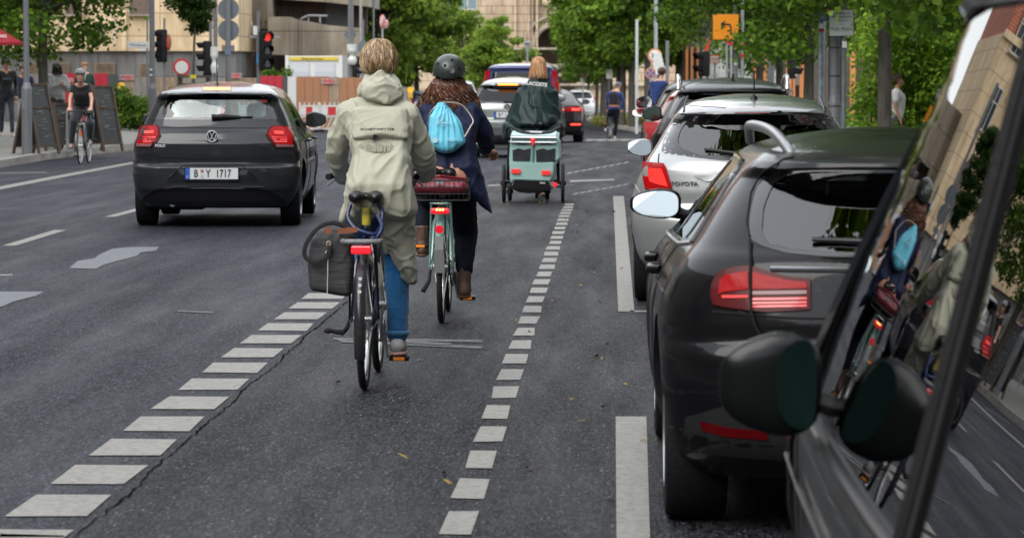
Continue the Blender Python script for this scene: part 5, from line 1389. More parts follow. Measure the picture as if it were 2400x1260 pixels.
for px0, px1 in ((1645, 1700), (1722, 1762), (1858, 1871), (1802, 1836)):
    w_ = pin(wbox('shop_window', px0, px1, 118, 200, y + .75, .1, mat('pale_shop_glass', (.42, .45, .42), .2, var=.3, vscale=1.5)), B)
for px in (1835, 1900):
    pin(wbox('awning', px, px + 22, 90, 103, y - .4, 1, M_WFR), B)
text('shop_lettering', 'FLANKE', tuple(at(1702, 164, y - .5)), .32, M_WFR, None); o = bpy.context.scene.objects['shop_lettering']; pin(o, B)

# ---- hoarding round the building site
y = 130.0; gy = gnd(y)
segs = [(60, 150, M_BOARD_G, 2.1), (150, 250, M_REDP, 2.12), (250, 283, mat('dark_sheet', (.07, .07, .07), .7), 2.08), (283, 312, M_BOARD, 2.05), (312, 345, M_BOARD_G, 1.98), (345, 430, M_BOARD, 1.98),
        (430, 520, M_BOARD_G, 1.95), (520, 608, M_BOARD, 1.95), (608, 661, M_REDP, 2.02), (661, 673, mat('dark_sheet', (.07, .07, .07)), 2.02), (673, 694, M_WPLAS, 2.0), (694, 770, M_BOARD_R, 2.0), (770, 795, M_BOARD, 1.98), (795, 905, M_BOARD_R, 1.96), (905, 960, M_BOARD_G, 1.6)]
Hd = root('hoarding', wx(500, y), y, gy, 'site hoarding of grey, red and brown boards round the building site', 'fence')
for a, b, m, h in segs:
    x0, x1 = wx(a, y), wx(b, y); bm = BM(); n = max(1, int((x1 - x0) / .25))
    for k in range(n): box(bm, (x0 + (k + .5) * (x1 - x0) / n, y + .03, gy + h / 2 + .02 * mnoise.noise(Vector((k, a, 0)))), ((x1 - x0) / n - .012, .04, h))
    box(bm, ((x0 + x1) / 2, y + .08, gy + h * .5), (x1 - x0, .05, h * .96))
    pin(put('board_panel', bm, m), Hd)
for px, py in ((296, 182), (549, 178), (770, 191)):
    o = pin(wbox('notice', px - 13, px + 13, py - 6, py + 6, y - .04, .03, M_SIGNR), Hd)
    t = text('notice_lettering', 'BETRETEN\nVERBOTEN', tuple(at(px, py, y - .05)), .12, M_WFR); pin(t, Hd)
t = text('banner_lettering', 'BAUGELÄNDE', tuple(at(168, 188, y - .03)), .2, M_SIGNW); pin(t, Hd)
# barriers
def barrier(px0, px1, y, label, h=1.0):
    x0, x1 = wx(px0, y), wx(px1, y); g = gnd(y); r = root('barrier', (x0 + x1) / 2, y, g, label, 'barrier', 'red and white site barriers'); c = (x0 + x1) / 2; w = x1 - x0
    bm = BM()
    for s in (-1, 1): box(bm, (s * w / 2, 0, h / 2 + .04), (.06, .05, h))
    for zz in (h * .93, h * .56, h * .12): box(bm, (0, 0, zz), (w, .05, .05))
    n = int(w / .16)
    for k in range(n + 1): box(bm, (-w / 2 + k * w / n, 0, h * .34), (.03, .03, h * .42), Matrix.Rotation(R(24), 3, 'Y')); box(bm, (-w / 2 + k * w / n, 0, h * 1.0), (.035, .03, .12))
    put('frame', bm, M_WPLAS, r)
    n = max(3, int(w / .22))
    for k in range(n):
        bm = BM(); box(bm, (-w / 2 + (k + .5) * w / n, -.035, h * .75), (w / n * .96, .02, .28)); put('board_stripe', bm, M_RPLAS if k % 2 else M_WPLAS, r)
    for s in (-1, 1): bm = BM(); box(bm, (s * w * .4, 0, .05), (.18, .7, .1), bev=.02); put('foot', bm, M_MATT, r)
    return r
barrier(702, 746, 124, 'red and white barrier right of the grey hatchback mirror, left one of the pair')
barrier(749, 806, 124.3, 'red and white barrier half hidden by the trench coat sleeve')
barrier(296, 350, 118, 'red and white barrier behind the bushes and lamp post')
barrier(470, 530, 122, 'red and white barrier glimpsed through the grey hatchback windows, left one')
barrier(560, 690, 123, 'long red and white barrier directly behind the grey hatchback')
barrier(960, 1010, 126, 'red and white barrier behind the curly haired rider')
def lamp_y(px, py, y, label):
    r = root('warning_lamp', wx(px, y), y, gnd(y), label, 'lamp', 'yellow site warning lamps'); z = hz(py, y) - gnd(y)
    bm = BM(); cyl(bm, (0, -.05, z), (0, .05, z), .11, n=20); put('lens', bm, mat('amber_lens', (.7, .38, .02), .3, emit=(1, .55, .05), estr=.15), r, smooth=True)
    bm = BM(); box(bm, (0, 0, z - .2), (.16, .1, .2), bev=.02); cyl(bm, (0, 0, 0), (0, 0, z - .2), .025); put('case', bm, mat('amber_case', (.6, .33, .03), .5), r)
lamp_y(281, 201, 118, 'yellow warning lamp standing behind the left bushes'); lamp_y(962, 211, 124, 'yellow warning lamp between the two riders')
# site container
y = 141.0
r = root('site_container', wx(734, y), y, gnd(y), 'white site container with yellow banner above the brown hoarding', 'container')
pin(wbox('wall', 668, 802, 131, 186, y, 3, mat('container_white', (.62, .63, .62), .5), z0=gnd(y)), r)
pin(wbox('roof_banner', 678, 792, 134, 142, y - .06, .05, mat('banner_yellow', (.62, .47, .05), .5)), r)
for a, b in ((668, 676), (794, 802)): pin(wbox('corner_post', a, b, 130, 186, y - .05, .15, mat('container_white', (.62, .63, .62)), z0=gnd(y)), r)
for a, b in ((679, 724), (738, 784)):
    w_ = pin(wbox('window', a, b, 146, 186, y - .04, .03, mat('roller_shutter_white', (.52, .54, .56), .4)), r)
    pin(wbox('window_sill', a, b, 168, 187, y - .07, .03, mat('shutter_grey', (.45, .48, .53), .4)), r)
t = text('banner_lettering', 'Einfach alles mieten', tuple(at(732, 138, y - .08)), .11, M_INK); pin(t, r)
# ================================================================ STREET FURNITURE
def mast(name, px, y, w, top, label, cat='post', m=M_POST, flare=None, group=None, X=None):
    """round post; w width in photo px, top = height in m"""
    x = wx(px, y) if X is None else X; g = gz(y) + (.12 if x < -9.4 or x > 2.2 else 0) + (rise(x) if x < -9 else 0)
    r = root(name, x, y, g, label, cat, group); rad = w * y / F / 2; bm = BM()
    if flare: cyl(bm, (0, 0, -.05), (0, 0, flare[0]), flare[1] * y / F / 2, n=20); cyl(bm, (0, 0, flare[0]), (0, 0, flare[0] + .12), flare[1] * y / F / 2, rad, n=20); cyl(bm, (0, 0, flare[0] + .12), (0, 0, top), rad, rad * .8, n=20)
    else: cyl(bm, (0, 0, -.05), (0, 0, top), rad, n=16)
    put('pole', bm, m, r, smooth=True); return r
def disc(r, name, dx, z, rad, m, dy=-.05, th=.01, n=36):
    bm = BM(); cyl(bm, (dx, dy, z), (dx, dy - th, z), rad, n=n); return put(name, bm, m, r)
def lamp_head(r, z, dx=-1.2):
    bm = BM(); tube(bm, spline([(0, 0, z - .4), (dx * .2, 0, z + .1), (dx, 0, z + .25)], 5), .04, 8); put('arm', bm, M_POST, r, smooth=True)
    bm = BM(); ball(bm, (dx, 0, z + .2), (.4, .15, .08), 16); put('lamp_shade', bm, M_POST, r, smooth=True)
r = mast('street_lamp', 58, 66, 14, 7.5, 'thick grey street lamp post with a wide foot in front of the blackboards', 'street lamp', flare=(1.25, 25), group='grey street lamps on the left'); lamp_head(r, 7.5)
bm = BM(); box(bm, (-.02, -.10, .95), (.1, .01, .2)); put('access_door', bm, M_POST, r)
r = mast('street_lamp', 355, 83, 13.5, 8, 'grey street lamp post with stickers just left of the grey hatchback', 'street lamp', flare=(1.3, 20), group='grey street lamps on the left'); lamp_head(r, 8)
for zz, c in ((1.75, M_SIGNW), (1.62, M_SIGNW), (1.3, M_SIGNR)): bm = BM(); box(bm, (-.02, -.078, zz), (.06, .006, .05)); put('sticker', bm, c, r)
r = mast('street_lamp', 534, 98, 13, 7.0, 'grey post carrying two round signs seen from behind', 'sign post', m=M_POST)
for py in (22, 72): disc(r, 'sign_disc', 0, hz(py, 98) - r.location.z, .30, M_SIGNBACK, dy=.09)
bm = BM(); box(bm, (0, 0, hz(113, 98) - r.location.z), (.35, .1, .16)); put('clamp', bm, M_POST, r)
disc(r, 'label_disc', 0, hz(122, 98) - r.location.z, .085, mat('blue_grey_label', (.12, .16, .24), .5), dy=-.09)
r = mast('sign_post', 505, 103, 8, 5.5, 'slim grey pole behind the post with two round signs', 'post')
def signal(r, z, lit=None, m=M_MATT, face=0, visor=True, n=3, s=1.0, dx=0, dy=-.1):
    """traffic signal head on a post: housing > lenses and visors; face turns it (radians)"""
    h = empty('signal_head', (dx, 0, 0), face); h.parent = r
    bm = BM(); box(bm, (0, dy, z), (.30 * s, .2, .32 * n * s), bev=.04); put('housing', bm, m, h, smooth=True)
    cols = [('red_lens', (.5, .01, .01)), ('amber_lens', (.12, .05, .01)), ('green_lens', (.01, .07, .05))]
    for k in range(n):
        zz = z + (n / 2 - .5 - k) * .32 * s; nm, c = cols[k if n == 3 else (0 if k == 0 else 2)]
        lm = mat('lit_signal_lens', (.5, .02, .02), .3, emit=(1, .04, .02), estr=.35) if lit == k else mat(nm + '_unlit', tuple(x * .25 for x in c), .3, coat=.5)
        bm = BM(); cyl(bm, (0, dy - .1, zz), (0, dy - .11, zz), .10 * s, n=24); put('lens', bm, lm, h)
        if visor:
            bm = BM(); ring = []
            for j in range(13):
                a = R(-20 + 220 * j / 12); ring.append((math.cos(a) * .118 * s, math.sin(a) * .118 * s))
            for (x0, z0), (x1, z1) in zip(ring, ring[1:]):
                f = [(x0, dy - .1, zz + z0), (x1, dy - .1, zz + z1), (x1, dy - .1 - .14 - .08 * max(0, z1 / .12), zz + z1), (x0, dy - .1 - .14 - .08 * max(0, z0 / .12), zz + z0)]
                bm.faces.new([bm.verts.new(p) for p in f])
            bmesh.ops.solidify(bm, geom=bm.faces[:], thickness=.008); put('visor', bm, m, h)
    return h
r = mast('traffic_light', 604, 100, 8, 3.6, 'black traffic light showing red, turned half away, behind the grey hatchback', 'traffic light', m=M_POST, group=None)
signal(r, hz(118, 100) - r.location.z, 0, face=R(32), s=1.15, dx=.18)
bm = BM(); box(bm, (.2, 0, hz(87, 100) - r.location.z), (.85, .06, .05)); put('bracket', bm, M_GALV, r)
bm = BM(); box(bm, (-.07, -.06, hz(72, 100) - r.location.z), (.12, .01, .26)); put('paper_notice', bm, M_SIGNW, r)
bm = BM(); box(bm, (-.01, -.06, hz(138, 100) - r.location.z), (.04, .01, .3)); put('sticker', bm, mat('sticker_blue', (.05, .25, .5), .5), r)
r = mast('traffic_light', 493, 97, 7, 3.2, 'dark traffic light beside a white bagged one, left of the two round signs', 'traffic light')
signal(r, hz(137, 97) - r.location.z, None, face=R(-70), s=1.0)
def bagged(px, y, py0, py1, w, label, cat='traffic light', pole_top=3.4):
    r = mast('traffic_light', px, y, 6, pole_top, label, cat)
    z0, z1 = hz(py1, y) - r.location.z, hz(py0, y) - r.location.z; bm = BM(); n = 14; prev = None
    for k in range(15):
        t = k / 14; wdt = w * y / F / 2 * (1.0 - .55 * math.exp(-((t - .45) / .12) ** 2) - .5 * max(0, .18 - t) * 4)
        ring = [bm.verts.new((wdt * math.cos(a) * (1 + .15 * mnoise.noise(Vector((k * .6, a, px)))), -.1 + wdt * .8 * math.sin(a) * (1 + .2 * mnoise.noise(Vector((a, k * .5, 2)))), z0 + (z1 - z0) * t)) for a in [2 * math.pi * j / n for j in range(n)]]
        if prev:
            for j in range(n): bm.faces.new((prev[j], prev[(j + 1) % n], ring[(j + 1) % n], ring[j]))
        else: bm.faces.new(list(reversed(ring)))
        prev = ring
    bm.faces.new(prev); put('plastic_cover', bm, M_BAG, r, smooth=True); return r
bagged(502, 96.5, 110, 172, 18, 'traffic light wrapped in white plastic behind the young tree')
r = bagged(826, 134, 104, 152, 24, 'traffic light wrapped in white plastic on a pole left of the blond rider', pole_top=6.5)
for px in (818,): 
    bm = BM(); cyl(bm, (-.1, .05, 0), (-.1, .05, 8.0), .07, n=12); put('pole', bm, M_POST, r, smooth=True)
signal(r, hz(164, 134) - r.location.z, None, face=R(80), s=.8, n=2)
def diamond(px, y, py, hw, label, top):
    r = mast('road_sign', px, y, 4, top, label, 'road sign'); z = hz(py, y) - r.location.z; a = hw * y / F
    bm = BM(); prism(bm, [(-a, -.06, z), (0, -.06, z - a), (a, -.06, z), (0, -.06, z + a)], (0, .012, 0)); put('sign_plate', bm, M_SIGNBACK, r); return r
diamond(821, 135.5, 82, 16, 'grey back of a diamond road sign on the tall pole left of the blond rider', 4.6)
diamond(852, 140, 112, 20, 'larger grey back of a diamond road sign close to the blond rider', 4.2)
for px, y, w, t, lab in ((846, 150, 7, 9, 'tall thin light grey pole left of the blond rider\'s hair'), (897, 142, 5, 4.2, 'thin pole with a red and white wrapped top above the blond rider')):
    r = mast('pole', px, y, w, t, lab, 'pole', m=M_GALV)
    if px == 897: bm = BM(); ball(bm, (0, 0, 4.15), (.13, .1, .3), 10); ball(bm, (.12, 0, 4.05), (.14, .08, .2), 8); put('wrapping', bm, mat('red_white_wrap', (.55, .5, .48), .5, col2=(.4, .05, .05), vscale=6), r, smooth=True)
def lantern(px, y, py, label):
    top = hz(py, y) - gz(y); r = mast('street_lamp', px, y, 5, top - .3, label, 'street lamp', m=M_GALV)
    bm = BM(); cyl(bm, (0, 0, top - .3), (0, 0, top + .15), .1, .16, n=16); put('lantern_glass', bm, mat('lantern_glass', (.35, .36, .36), .3), r, smooth=True)
    bm = BM(); cyl(bm, (0, 0, top + .15), (0, 0, top + .26), .26, .05, n=16); put('lamp_shade', bm, M_POST, r, smooth=True)
lantern(875, 160, 8, 'grey lantern street lamp above the blond rider, right of the thin pole'); lantern(1236, 190, 108, 'far lantern street lamp above the blue people carrier')
# street name sign and red ringed sign
r = mast('street_name_sign', 344, 112, 5, 3.4, 'white street name sign reading Wilhelmstraße in front of the beige block', 'street sign')
z = hz(106, 112) - r.location.z
bm = BM(); box(bm, (-.29, -.05, z), (.68, .02, .22)); put('sign_plate', bm, M_SIGNW, r); bm = BM(); box(bm, (-.29, -.055, z), (.64, .02, .18)); put('sign_border', bm, M_INK, r); bm = BM(); box(bm, (-.29, -.061, z), (.625, .02, .165)); put('sign_face', bm, M_SIGNW, r)
text('sign_lettering', 'Wilhelmstraße', (-.29, -.074, z), .13, M_INK, r, sx=.72)
bm = BM(); box(bm, (-.15, -.05, z - .16), (.2, .02, .07)); put('number_plate_sign', bm, M_SIGNW, r)
r = mast('road_sign', 425, 99, 4, 1.85, 'round white sign with a thick red ring behind the roof of the grey hatchback', 'road sign'); z = hz(158, 99) - r.location.z
disc(r, 'sign_ring', 0, z, .245, M_SIGNR); disc(r, 'sign_face', 0, z, .18, M_SIGNW, dy=-.062)
r = root('tree_guard', wx(455, 99), 99, gz(99) + .14, 'weathered wooden guard rails round the young tree', 'tree guard')
bm = BM()
for dx in (-.42, .38): cyl(bm, (dx, -.1, 0), (dx, -.1, 1.75), .055, n=10)
put('stake', bm, M_BARK, r); bm = BM()
for zz in (1.68, 1.45, 1.15): box(bm, (0, -.18, zz), (.95, .06, .07))
put('rail', bm, M_BARK, r); bm = BM(); box(bm, (-.02, -.22, 1.68), (.18, .01, .1)); put('yellow_label', bm, mat('label_yellow', (.6, .5, .03), .5), r)
r = mast('traffic_light', 384, 97, 5, 3.2, 'black traffic light with an orange wrapped side, right of the lamp post', 'traffic light'); signal(r, hz(108, 97) - r.location.z, None, face=R(-40), s=.95)
bm = BM(); ball(bm, (.13, -.1, hz(100, 97) - r.location.z), (.08, .08, .24), 10); put('wrapping', bm, mat('orange_wrap', (.45, .10, .04), .5, col2=(.02, .02, .02), vscale=3), r, smooth=True)
# red parasol
y = 70; r = root('parasol', wx(-22, y), y, gz(y) + .45, 'red cafe parasol with white print at the left edge', 'parasol'); z = hz(100, y) - r.location.z
bm = BM(); n = 8; apex = bm.verts.new((0, 0, z + .36)); ring = [bm.verts.new((.62 * math.cos(a), .62 * math.sin(a), z)) for a in [2 * math.pi * (k + .0) / n for k in range(n)]]; low = [bm.verts.new((v.co.x, v.co.y, z - .05)) for v in ring]
for k in range(n): bm.faces.new((apex, ring[k], ring[(k + 1) % n])); bm.faces.new((ring[k], low[k], low[(k + 1) % n], ring[(k + 1) % n]))
bmesh.ops.solidify(bm, geom=bm.faces[:], thickness=.01); put('canopy', bm, mat('parasol_red', (.50, .03, .05), .6), r)
bm = BM(); cyl(bm, (0, 0, 0), (0, 0, z + .4), .025); put('pole', bm, M_GALV, r)
text('canopy_print', 'CAFE', (.26, -.40, z + .12), .10, M_SIGNW, r, rot=(R(58), 0, R(38)))
# blackboards
M_WOOD = mat('dark_wood_frame', (.07, .042, .024), .6, var=.4, vscale=4, stretch=(6, 6, 1), bump=.3)
M_SLATE = mat('blackboard_slate', (.014, .015, .014), .6, var=.5, vscale=3, col2=(.035, .037, .035))
def aboard(px, y, hgt, w, spread, rz, label, marks=True):
    x = wx(px, y); r = root('pavement_blackboard', x, y, gz(y) + .12 + rise(x), label, 'blackboard', 'folding blackboards on the pavement'); r.rotation_euler = (0, 0, R(rz))
    for s in (-1, 1):
        p = empty('board', (0, 0, 0)); p.parent = r; t = math.atan2(spread / 2, hgt); rot = Matrix.Rotation(s * t, 3, 'X'); L_ = hgt / math.cos(t)
        bm = BM(); C = lambda u, v: Vector((u, s * (-spread / 2) * (1 - v / L_), v * math.cos(t)))
        for u in (-w / 2, w / 2): tube(bm, [C(u, 0), C(u, L_)], .032, 4)
        for v in (.16, L_ - .03, L_ * .66): tube(bm, [C(-w / 2, v), C(w / 2, v)], .028, 4)
        put('frame', bm, M_WOOD, p)
        bm = BM(); prism(bm, [C(-w / 2, .17), C(w / 2, .17), C(w / 2, L_ - .03), C(-w / 2, L_ - .03)], Vector((0, .015, 0))); put('slate', bm, M_SLATE, p)
        if marks:
            bm = BM(); rn = random.Random(px)
            for k in range(14):
                u = rn.uniform(-w * .35, w * .1); v = L_ * rn.uniform(.25, .9); q = C(u, v) + Vector((0, -s * .02 if s > 0 else .02, 0)); d = C(u + rn.uniform(.05, w * .3), v + rn.uniform(-.01, .01)) - C(u, v); tube(bm, [q, q + d], .004, 4)
            put('chalk_marks', bm, mat('chalk', (.35, .35, .33), .9), p)
    bm = BM(); tube(bm, [(w / 2, -spread * .22, hgt * .55), (w / 2, spread * .22, hgt * .55)], .008, 5); put('brace', bm, M_GALV, r)
aboard(80, 66.5, 1.36, .62, .62, 62, 'large brown framed blackboard standing open behind the thick lamp post')
aboard(137, 70, .98, .45, .4, 58, 'smaller chalk covered blackboard tucked behind the large one')
aboard(237, 70.5, 1.33, .6, .55, 60, 'brown framed blackboard right of the cycling woman')
r = root('bollard_box', wx(160, 68.5), 68.5, gz(68.5) + .12, 'pale striped litter box behind the cycling woman', 'bin'); bm = BM(); box(bm, (0, 0, .42), (.13, .2, .84), bev=.01); put('case', bm, mat('bin_grey', (.2, .2, .2), .6), r); bm = BM()
for k in range(12): box(bm, (.02, -.105, .3 + k * .04), (.09, .01, .015))
put('slot', bm, M_INK, r)
# ---- right side
r = mast('street_lamp', 1954, 55, 25, 7, 'thick grey concrete lamp post behind the silver hatchback, cables strapped to it', 'street lamp', flare=(1.02, 30)); lamp_head(r, 7, 1.2)
bm = BM(); rb = 25 * 55 / F / 2
for py in (112, 178, 248): torus(bm, (0, 0, hz(py, 55) - r.location.z), (0, 0, 1), rb + .008 + (.015 if py > 240 else 0), .007, 20, 5)
tube(bm, [(-rb - .01, -.02, 0), (-rb - .008, -.02, 3)], .008, 5); tube(bm, [(rb + .008, -.02, 0), (rb + .012, -.02, 1.0), (rb + .004, -.02, 3)], .008, 5); put('cable', bm, M_INK, r)
r = mast('sign_post', 1922, 56, 12, 3.6, 'blue grey pole covered in old stickers left of the thick lamp post', 'post', m=mat('scuffed_blue_grey', (.22, .27, .31), .5, var=.35, vscale=9))
bm = BM(); box(bm, (.02, -.06, hz(41, 56) - r.location.z), (.17, .02, .13)); put('sign_plate', bm, mat('sign_blue_grey', (.06, .13, .19), .5), r); text('sign_lettering', '12.3', (.02, -.075, hz(43, 56) - r.location.z), .06, M_SIGNW, r)
for py, c in ((60, M_SIGNW), (72, M_SIGNR), (68, M_SIGNW)): bm = BM(); box(bm, (0, -.05, hz(py, 56) - r.location.z), (.08, .01, .05)); put('sticker', bm, c, r)
r = mast('sign_post', 1975, 54.5, 11, 4.0, 'dark green grey post carrying the resident parking sign', 'sign post', m=mat('green_grey_post', (.10, .13, .13), .55, var=.25, vscale=6))
z = hz(55, 54.5) - r.location.z; x = wx(1968, 54.5) - r.location.x
bm = BM(); box(bm, (x, -.06, z), (.385, .015, .415), bev=.004); o = put('sign_plate', bm, mat('sign_border_green', (.08, .10, .10), .5), r)
bm = BM(); box(bm, (x, -.069, z), (.365, .012, .395)); put('sign_face', bm, mat('parking_sign_white', (.36, .40, .38), .5), r)
for s_, dz, sz in (('mit Parkschein oder', .15, .042), ('Bewohnerparkausweis', .095, .042), ('für Zone 15', .035, .045), ('* *', -.03, .05), ('Mo-Sa   09-22 h', -.095, .062)):
    text('sign_lettering', s_, (x, -.078, z + dz), sz, M_INK, r, sx=.82)
bm = BM(); box(bm, (.005, -.045, hz(105, 54.5) - r.location.z), (.07, .01, .1)); put('sticker', bm, M_SIGNW, r)
r = mast('no_parking_sign', 1931, 60, 5, 3.9, 'red rimmed round sign half hidden in leaves above the parking sign', 'road sign'); z = hz(6, 60) - r.location.z
disc(r, 'sign_ring', 0, z, .17, M_SIGNR); disc(r, 'sign_face', 0, z, .125, M_SIGNW, dy=-.062)
# yellow diversion sign
r = mast('diversion_sign', 1738, 78, 7, 3.5, 'square orange diversion sign with a black left turn arrow', 'road sign', m=M_GALV); z = hz(64, 78) - r.location.z; x = wx(1699, 78) - r.location.x
bm = BM(); box(bm, (x, -.06, z), (.59, .02, .58), bev=.01); put('sign_border', bm, M_INK, r); bm = BM(); box(bm, (x, -.073, z), (.565, .014, .555)); put('sign_face', bm, mat('sign_orange', (.80, .27, .01), .45), r)
bm = BM(); tube(bm, spline([(x + .11, -.085, z - .17), (x + .11, -.085, z), (x + .07, -.085, z + .055), (x - .08, -.085, z + .065)], 5), .017, 6); tube(bm, [(x - .02, -.085, z + .13), (x - .1, -.085, z + .065), (x - .02, -.085, z - .0)], .017, 6); put('arrow', bm, M_INK, r)
bm = BM()
for py in (107, 131): box(bm, (0, -.05, hz(py, 78) - r.location.z), (.09, .05, .07))
put('red_lamp', bm, M_SIGNR, r)
r = mast('direction_sign', 1722, 84, 14, 3.3, 'white direction sign under the orange diversion sign on a grey post', 'road sign'); z = hz(108, 84) - r.location.z; x = wx(1703, 84) - r.location.x
bm = BM(); box(bm, (x, -.1, z), (.40, .02, .2)); put('sign_face', bm, M_SIGNW, r); text('sign_lettering', 'Unter den\nLinden', (x, -.115, z), .07, M_INK, r); disc(r, 'sticker', 0, hz(150, 84) - r.location.z, .04, M_SIGNW, dy=-.09)
r = mast('site_sign', 1674, 88, 4, 1.95, 'small white and red notice on a thin post left of the direction sign', 'sign'); z = hz(139, 88) - r.location.z
bm = BM(); box(bm, (0, -.05, z), (.23, .02, .2)); put('sign_border', bm, M_SIGNR, r); bm = BM(); box(bm, (0, -.065, z), (.19, .01, .16)); put('sign_face', bm, mat('cream', (.5, .45, .38), .5), r); text('sign_lettering', 'Sperrung\nGehweg', (0, -.072, z), .045, M_INK, r)
for px, t in ((1702, 2.35), (1712, 2.3)):
    r = mast('barrier_post', px, 82, 5, t, 'thin pale post with a red lamp on top, %s one under the diversion sign' % ('left' if px == 1702 else 'right'), 'post', m=M_GALV, group='thin posts with red lamps'); bm = BM(); box(bm, (0, 0, t + .04), (.09, .06, .09), bev=.01); put('red_lamp', bm, M_SIGNR, r)
r = mast('traffic_light', 1805, 90, 17, 3.4, 'grey post with a glowing red pedestrian light behind the black off-roader', 'traffic light'); signal(r, hz(134, 90) - r.location.z, 0, n=2, s=.62, dx=.16, dy=-.05)
r = mast('traffic_light', 1836, 92, 7, 3.1, 'dark traffic light turned sideways right of the red pedestrian light', 'traffic light'); signal(r, hz(142, 92) - r.location.z, None, face=R(75), s=1.0, dx=.1)
r = mast('traffic_light', 1657, 90, 6, 2.6, 'dark traffic light and red arrow board left of the orange diversion sign', 'traffic light'); signal(r, hz(150, 90) - r.location.z, None, face=R(-60), n=2, s=1.0)
bm = BM(); prism(bm, [at(1651, 118, 89.8), at(1657, 120, 89.8), at(1667, 92, 89.8), at(1662, 88, 89.8)], (0, .03, 0)); o = put('red_arrow_board', bm, mat('bright_sign_red', (.65, .03, .02), .4)); pin(o, r)
# signs by the junction
r = mast('road_sign', 1536, 112, 9, 5.4, 'pale post with a round 30 sign half covered by a white bag', 'road sign', m=M_GALV); z = hz(131, 112) - r.location.z; x = wx(1534, 112) - r.location.x
disc(r, 'sign_ring', x, z, .23, mat('faded_sign_red', (.55, .22, .12), .5)); disc(r, 'sign_face', x, z, .17, M_SIGNW, dy=-.063); text('sign_lettering', '30', (x - .03, -.078, z), .2, M_INK, r)
bm = BM(); prism(bm, [at(1532, 126, 111.8), at(1549, 124, 111.8), at(1557, 156, 111.8), at(1553, 174, 111.8), at(1536, 176, 111.8), at(1531, 150, 111.8)], (0, .1, 0)); o = put('plastic_cover', bm, M_BAG); pin(o, r)
r = mast('road_sign', 1524, 108, 5, 2.2, 'round blue and faded red no stopping sign near the parked cars', 'road sign', m=M_GALV); z = hz(172, 108) - r.location.z
disc(r, 'sign_ring', 0, z, .17, mat('faded_sign_red', (.55, .22, .12))); disc(r, 'sign_face', 0, z, .13, M_SIGNB, dy=-.063)
bm = BM()
for a in (45, 135): box(bm, (0, -.078, z), (.26, .006, .035), Matrix.Rotation(R(a), 3, 'Y'))
put('sign_cross', bm, mat('faded_sign_red', (.55, .22, .12)), r)
r = mast('road_sign', 1366, 175, 3, 3.1, 'small far round purple no stopping sign left of the row of trees', 'road sign', m=M_GALV); z = hz(172, 175) - r.location.z
disc(r, 'sign_ring', 0, z, .2, M_SIGNR, n=24); disc(r, 'sign_face', 0, z, .15, mat('sign_purple', (.15, .04, .35), .5), dy=-.063); bm = BM(); box(bm, (0, -.06, z - .32), (.26, .02, .16)); put('supplementary_plate', bm, M_SIGNW, r)
r = mast('pole', 1492, 120, 7, 3.9, 'white painted pole in front of the far tree row', 'pole', m=mat('pole_white', (.42, .44, .45), .5)); mast('pole', 1563, 108, 8, 3.0, 'grey pole right of the bagged 30 sign', 'pole')
r = mast('road_sign', 1428, 150, 3, 2.9, 'far blue sign with white plate among the tree trunks', 'road sign'); bm = BM(); box(bm, (0, -.05, 2.7), (.26, .02, .5)); put('sign_face', bm, M_SIGNB, r); bm = BM(); box(bm, (0, -.05, 2.2), (.26, .02, .4)); put('supplementary_plate', bm, M_SIGNW, r)
# ================================================================ BICYCLES
M_TYRE = mat('bicycle_tyre', (.014, .014, .014), .8, bump=.4, bscale=120)
M_RIM = mat('bicycle_rim', (.45, .45, .45), .3, metal=.9)
M_SPOKE = mat('spoke_steel', (.55, .55, .55), .3, metal=1)
M_SADDLE = mat('saddle_vinyl', (.012, .012, .013), .33, bump=.15)
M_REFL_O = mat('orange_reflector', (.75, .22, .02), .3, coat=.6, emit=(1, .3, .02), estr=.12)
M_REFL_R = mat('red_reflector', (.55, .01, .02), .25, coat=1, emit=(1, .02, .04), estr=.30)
def wheel(root_, y, r, rim=M_RIM, steer=0, spokes=32, tw=.019, hub=.05):
    w = empty('wheel', (0, y, r), steer); w.parent = root_
    bm = BM(); torus(bm, (0, 0, 0), (1, 0, 0), r - tw, tw, 64, 10); put('tyre', bm, M_TYRE, w, smooth=True)
    bm = BM(); torus(bm, (0, 0, 0), (1, 0, 0), r - tw * 2 - .006, .012, 64, 8); put('rim', bm, rim, w, smooth=True)
    bm = BM(); cyl(bm, (-hub, 0, 0), (hub, 0, 0), .018, n=14); cyl(bm, (-hub, 0, 0), (-hub + .008, 0, 0), .03, n=14); cyl(bm, (hub - .008, 0, 0), (hub, 0, 0), .03, n=14); put('hub', bm, M_RIM, w, smooth=True)
    bm = BM()
    for k in range(spokes):
        a = 2 * math.pi * k / spokes; s = 1 if k % 2 else -1
        tube(bm, [(s * hub * .8, .03 * math.cos(a + .5 * s), .03 * math.sin(a + .5 * s)), (0, (r - tw * 2) * math.cos(a), (r - tw * 2) * math.sin(a))], .0013, 4, caps=False)
    put('spokes', bm, M_SPOKE, w); return w
def arc(cy, cz, r, a0, a1, n=16): return [(0, cy + r * math.cos(R(a0 + (a1 - a0) * i / n)), cz + r * math.sin(R(a0 + (a1 - a0) * i / n))) for i in range(n + 1)]
def fender(root_, name, cy, r, a0, a1, w, m):
    bm = BM(); prev = None
    for p in arc(cy, r - .02, r + .022, a0, a1, 22):
        d = (Vector(p) - Vector((0, cy, r - .02))).normalized(); c = Vector(p)
        ring = [bm.verts.new(c + Vector((w * u, 0, 0)) - d * (.016 * u * u * 4)) for u in (-.5, -.3, 0, .3, .5)]
        if prev:
            for j in range(4): bm.faces.new((prev[j], prev[j + 1], ring[j + 1], ring[j]))
        prev = ring
    bmesh.ops.solidify(bm, geom=bm.faces[:], thickness=.002); return put(name, bm, m, root_, smooth=True)
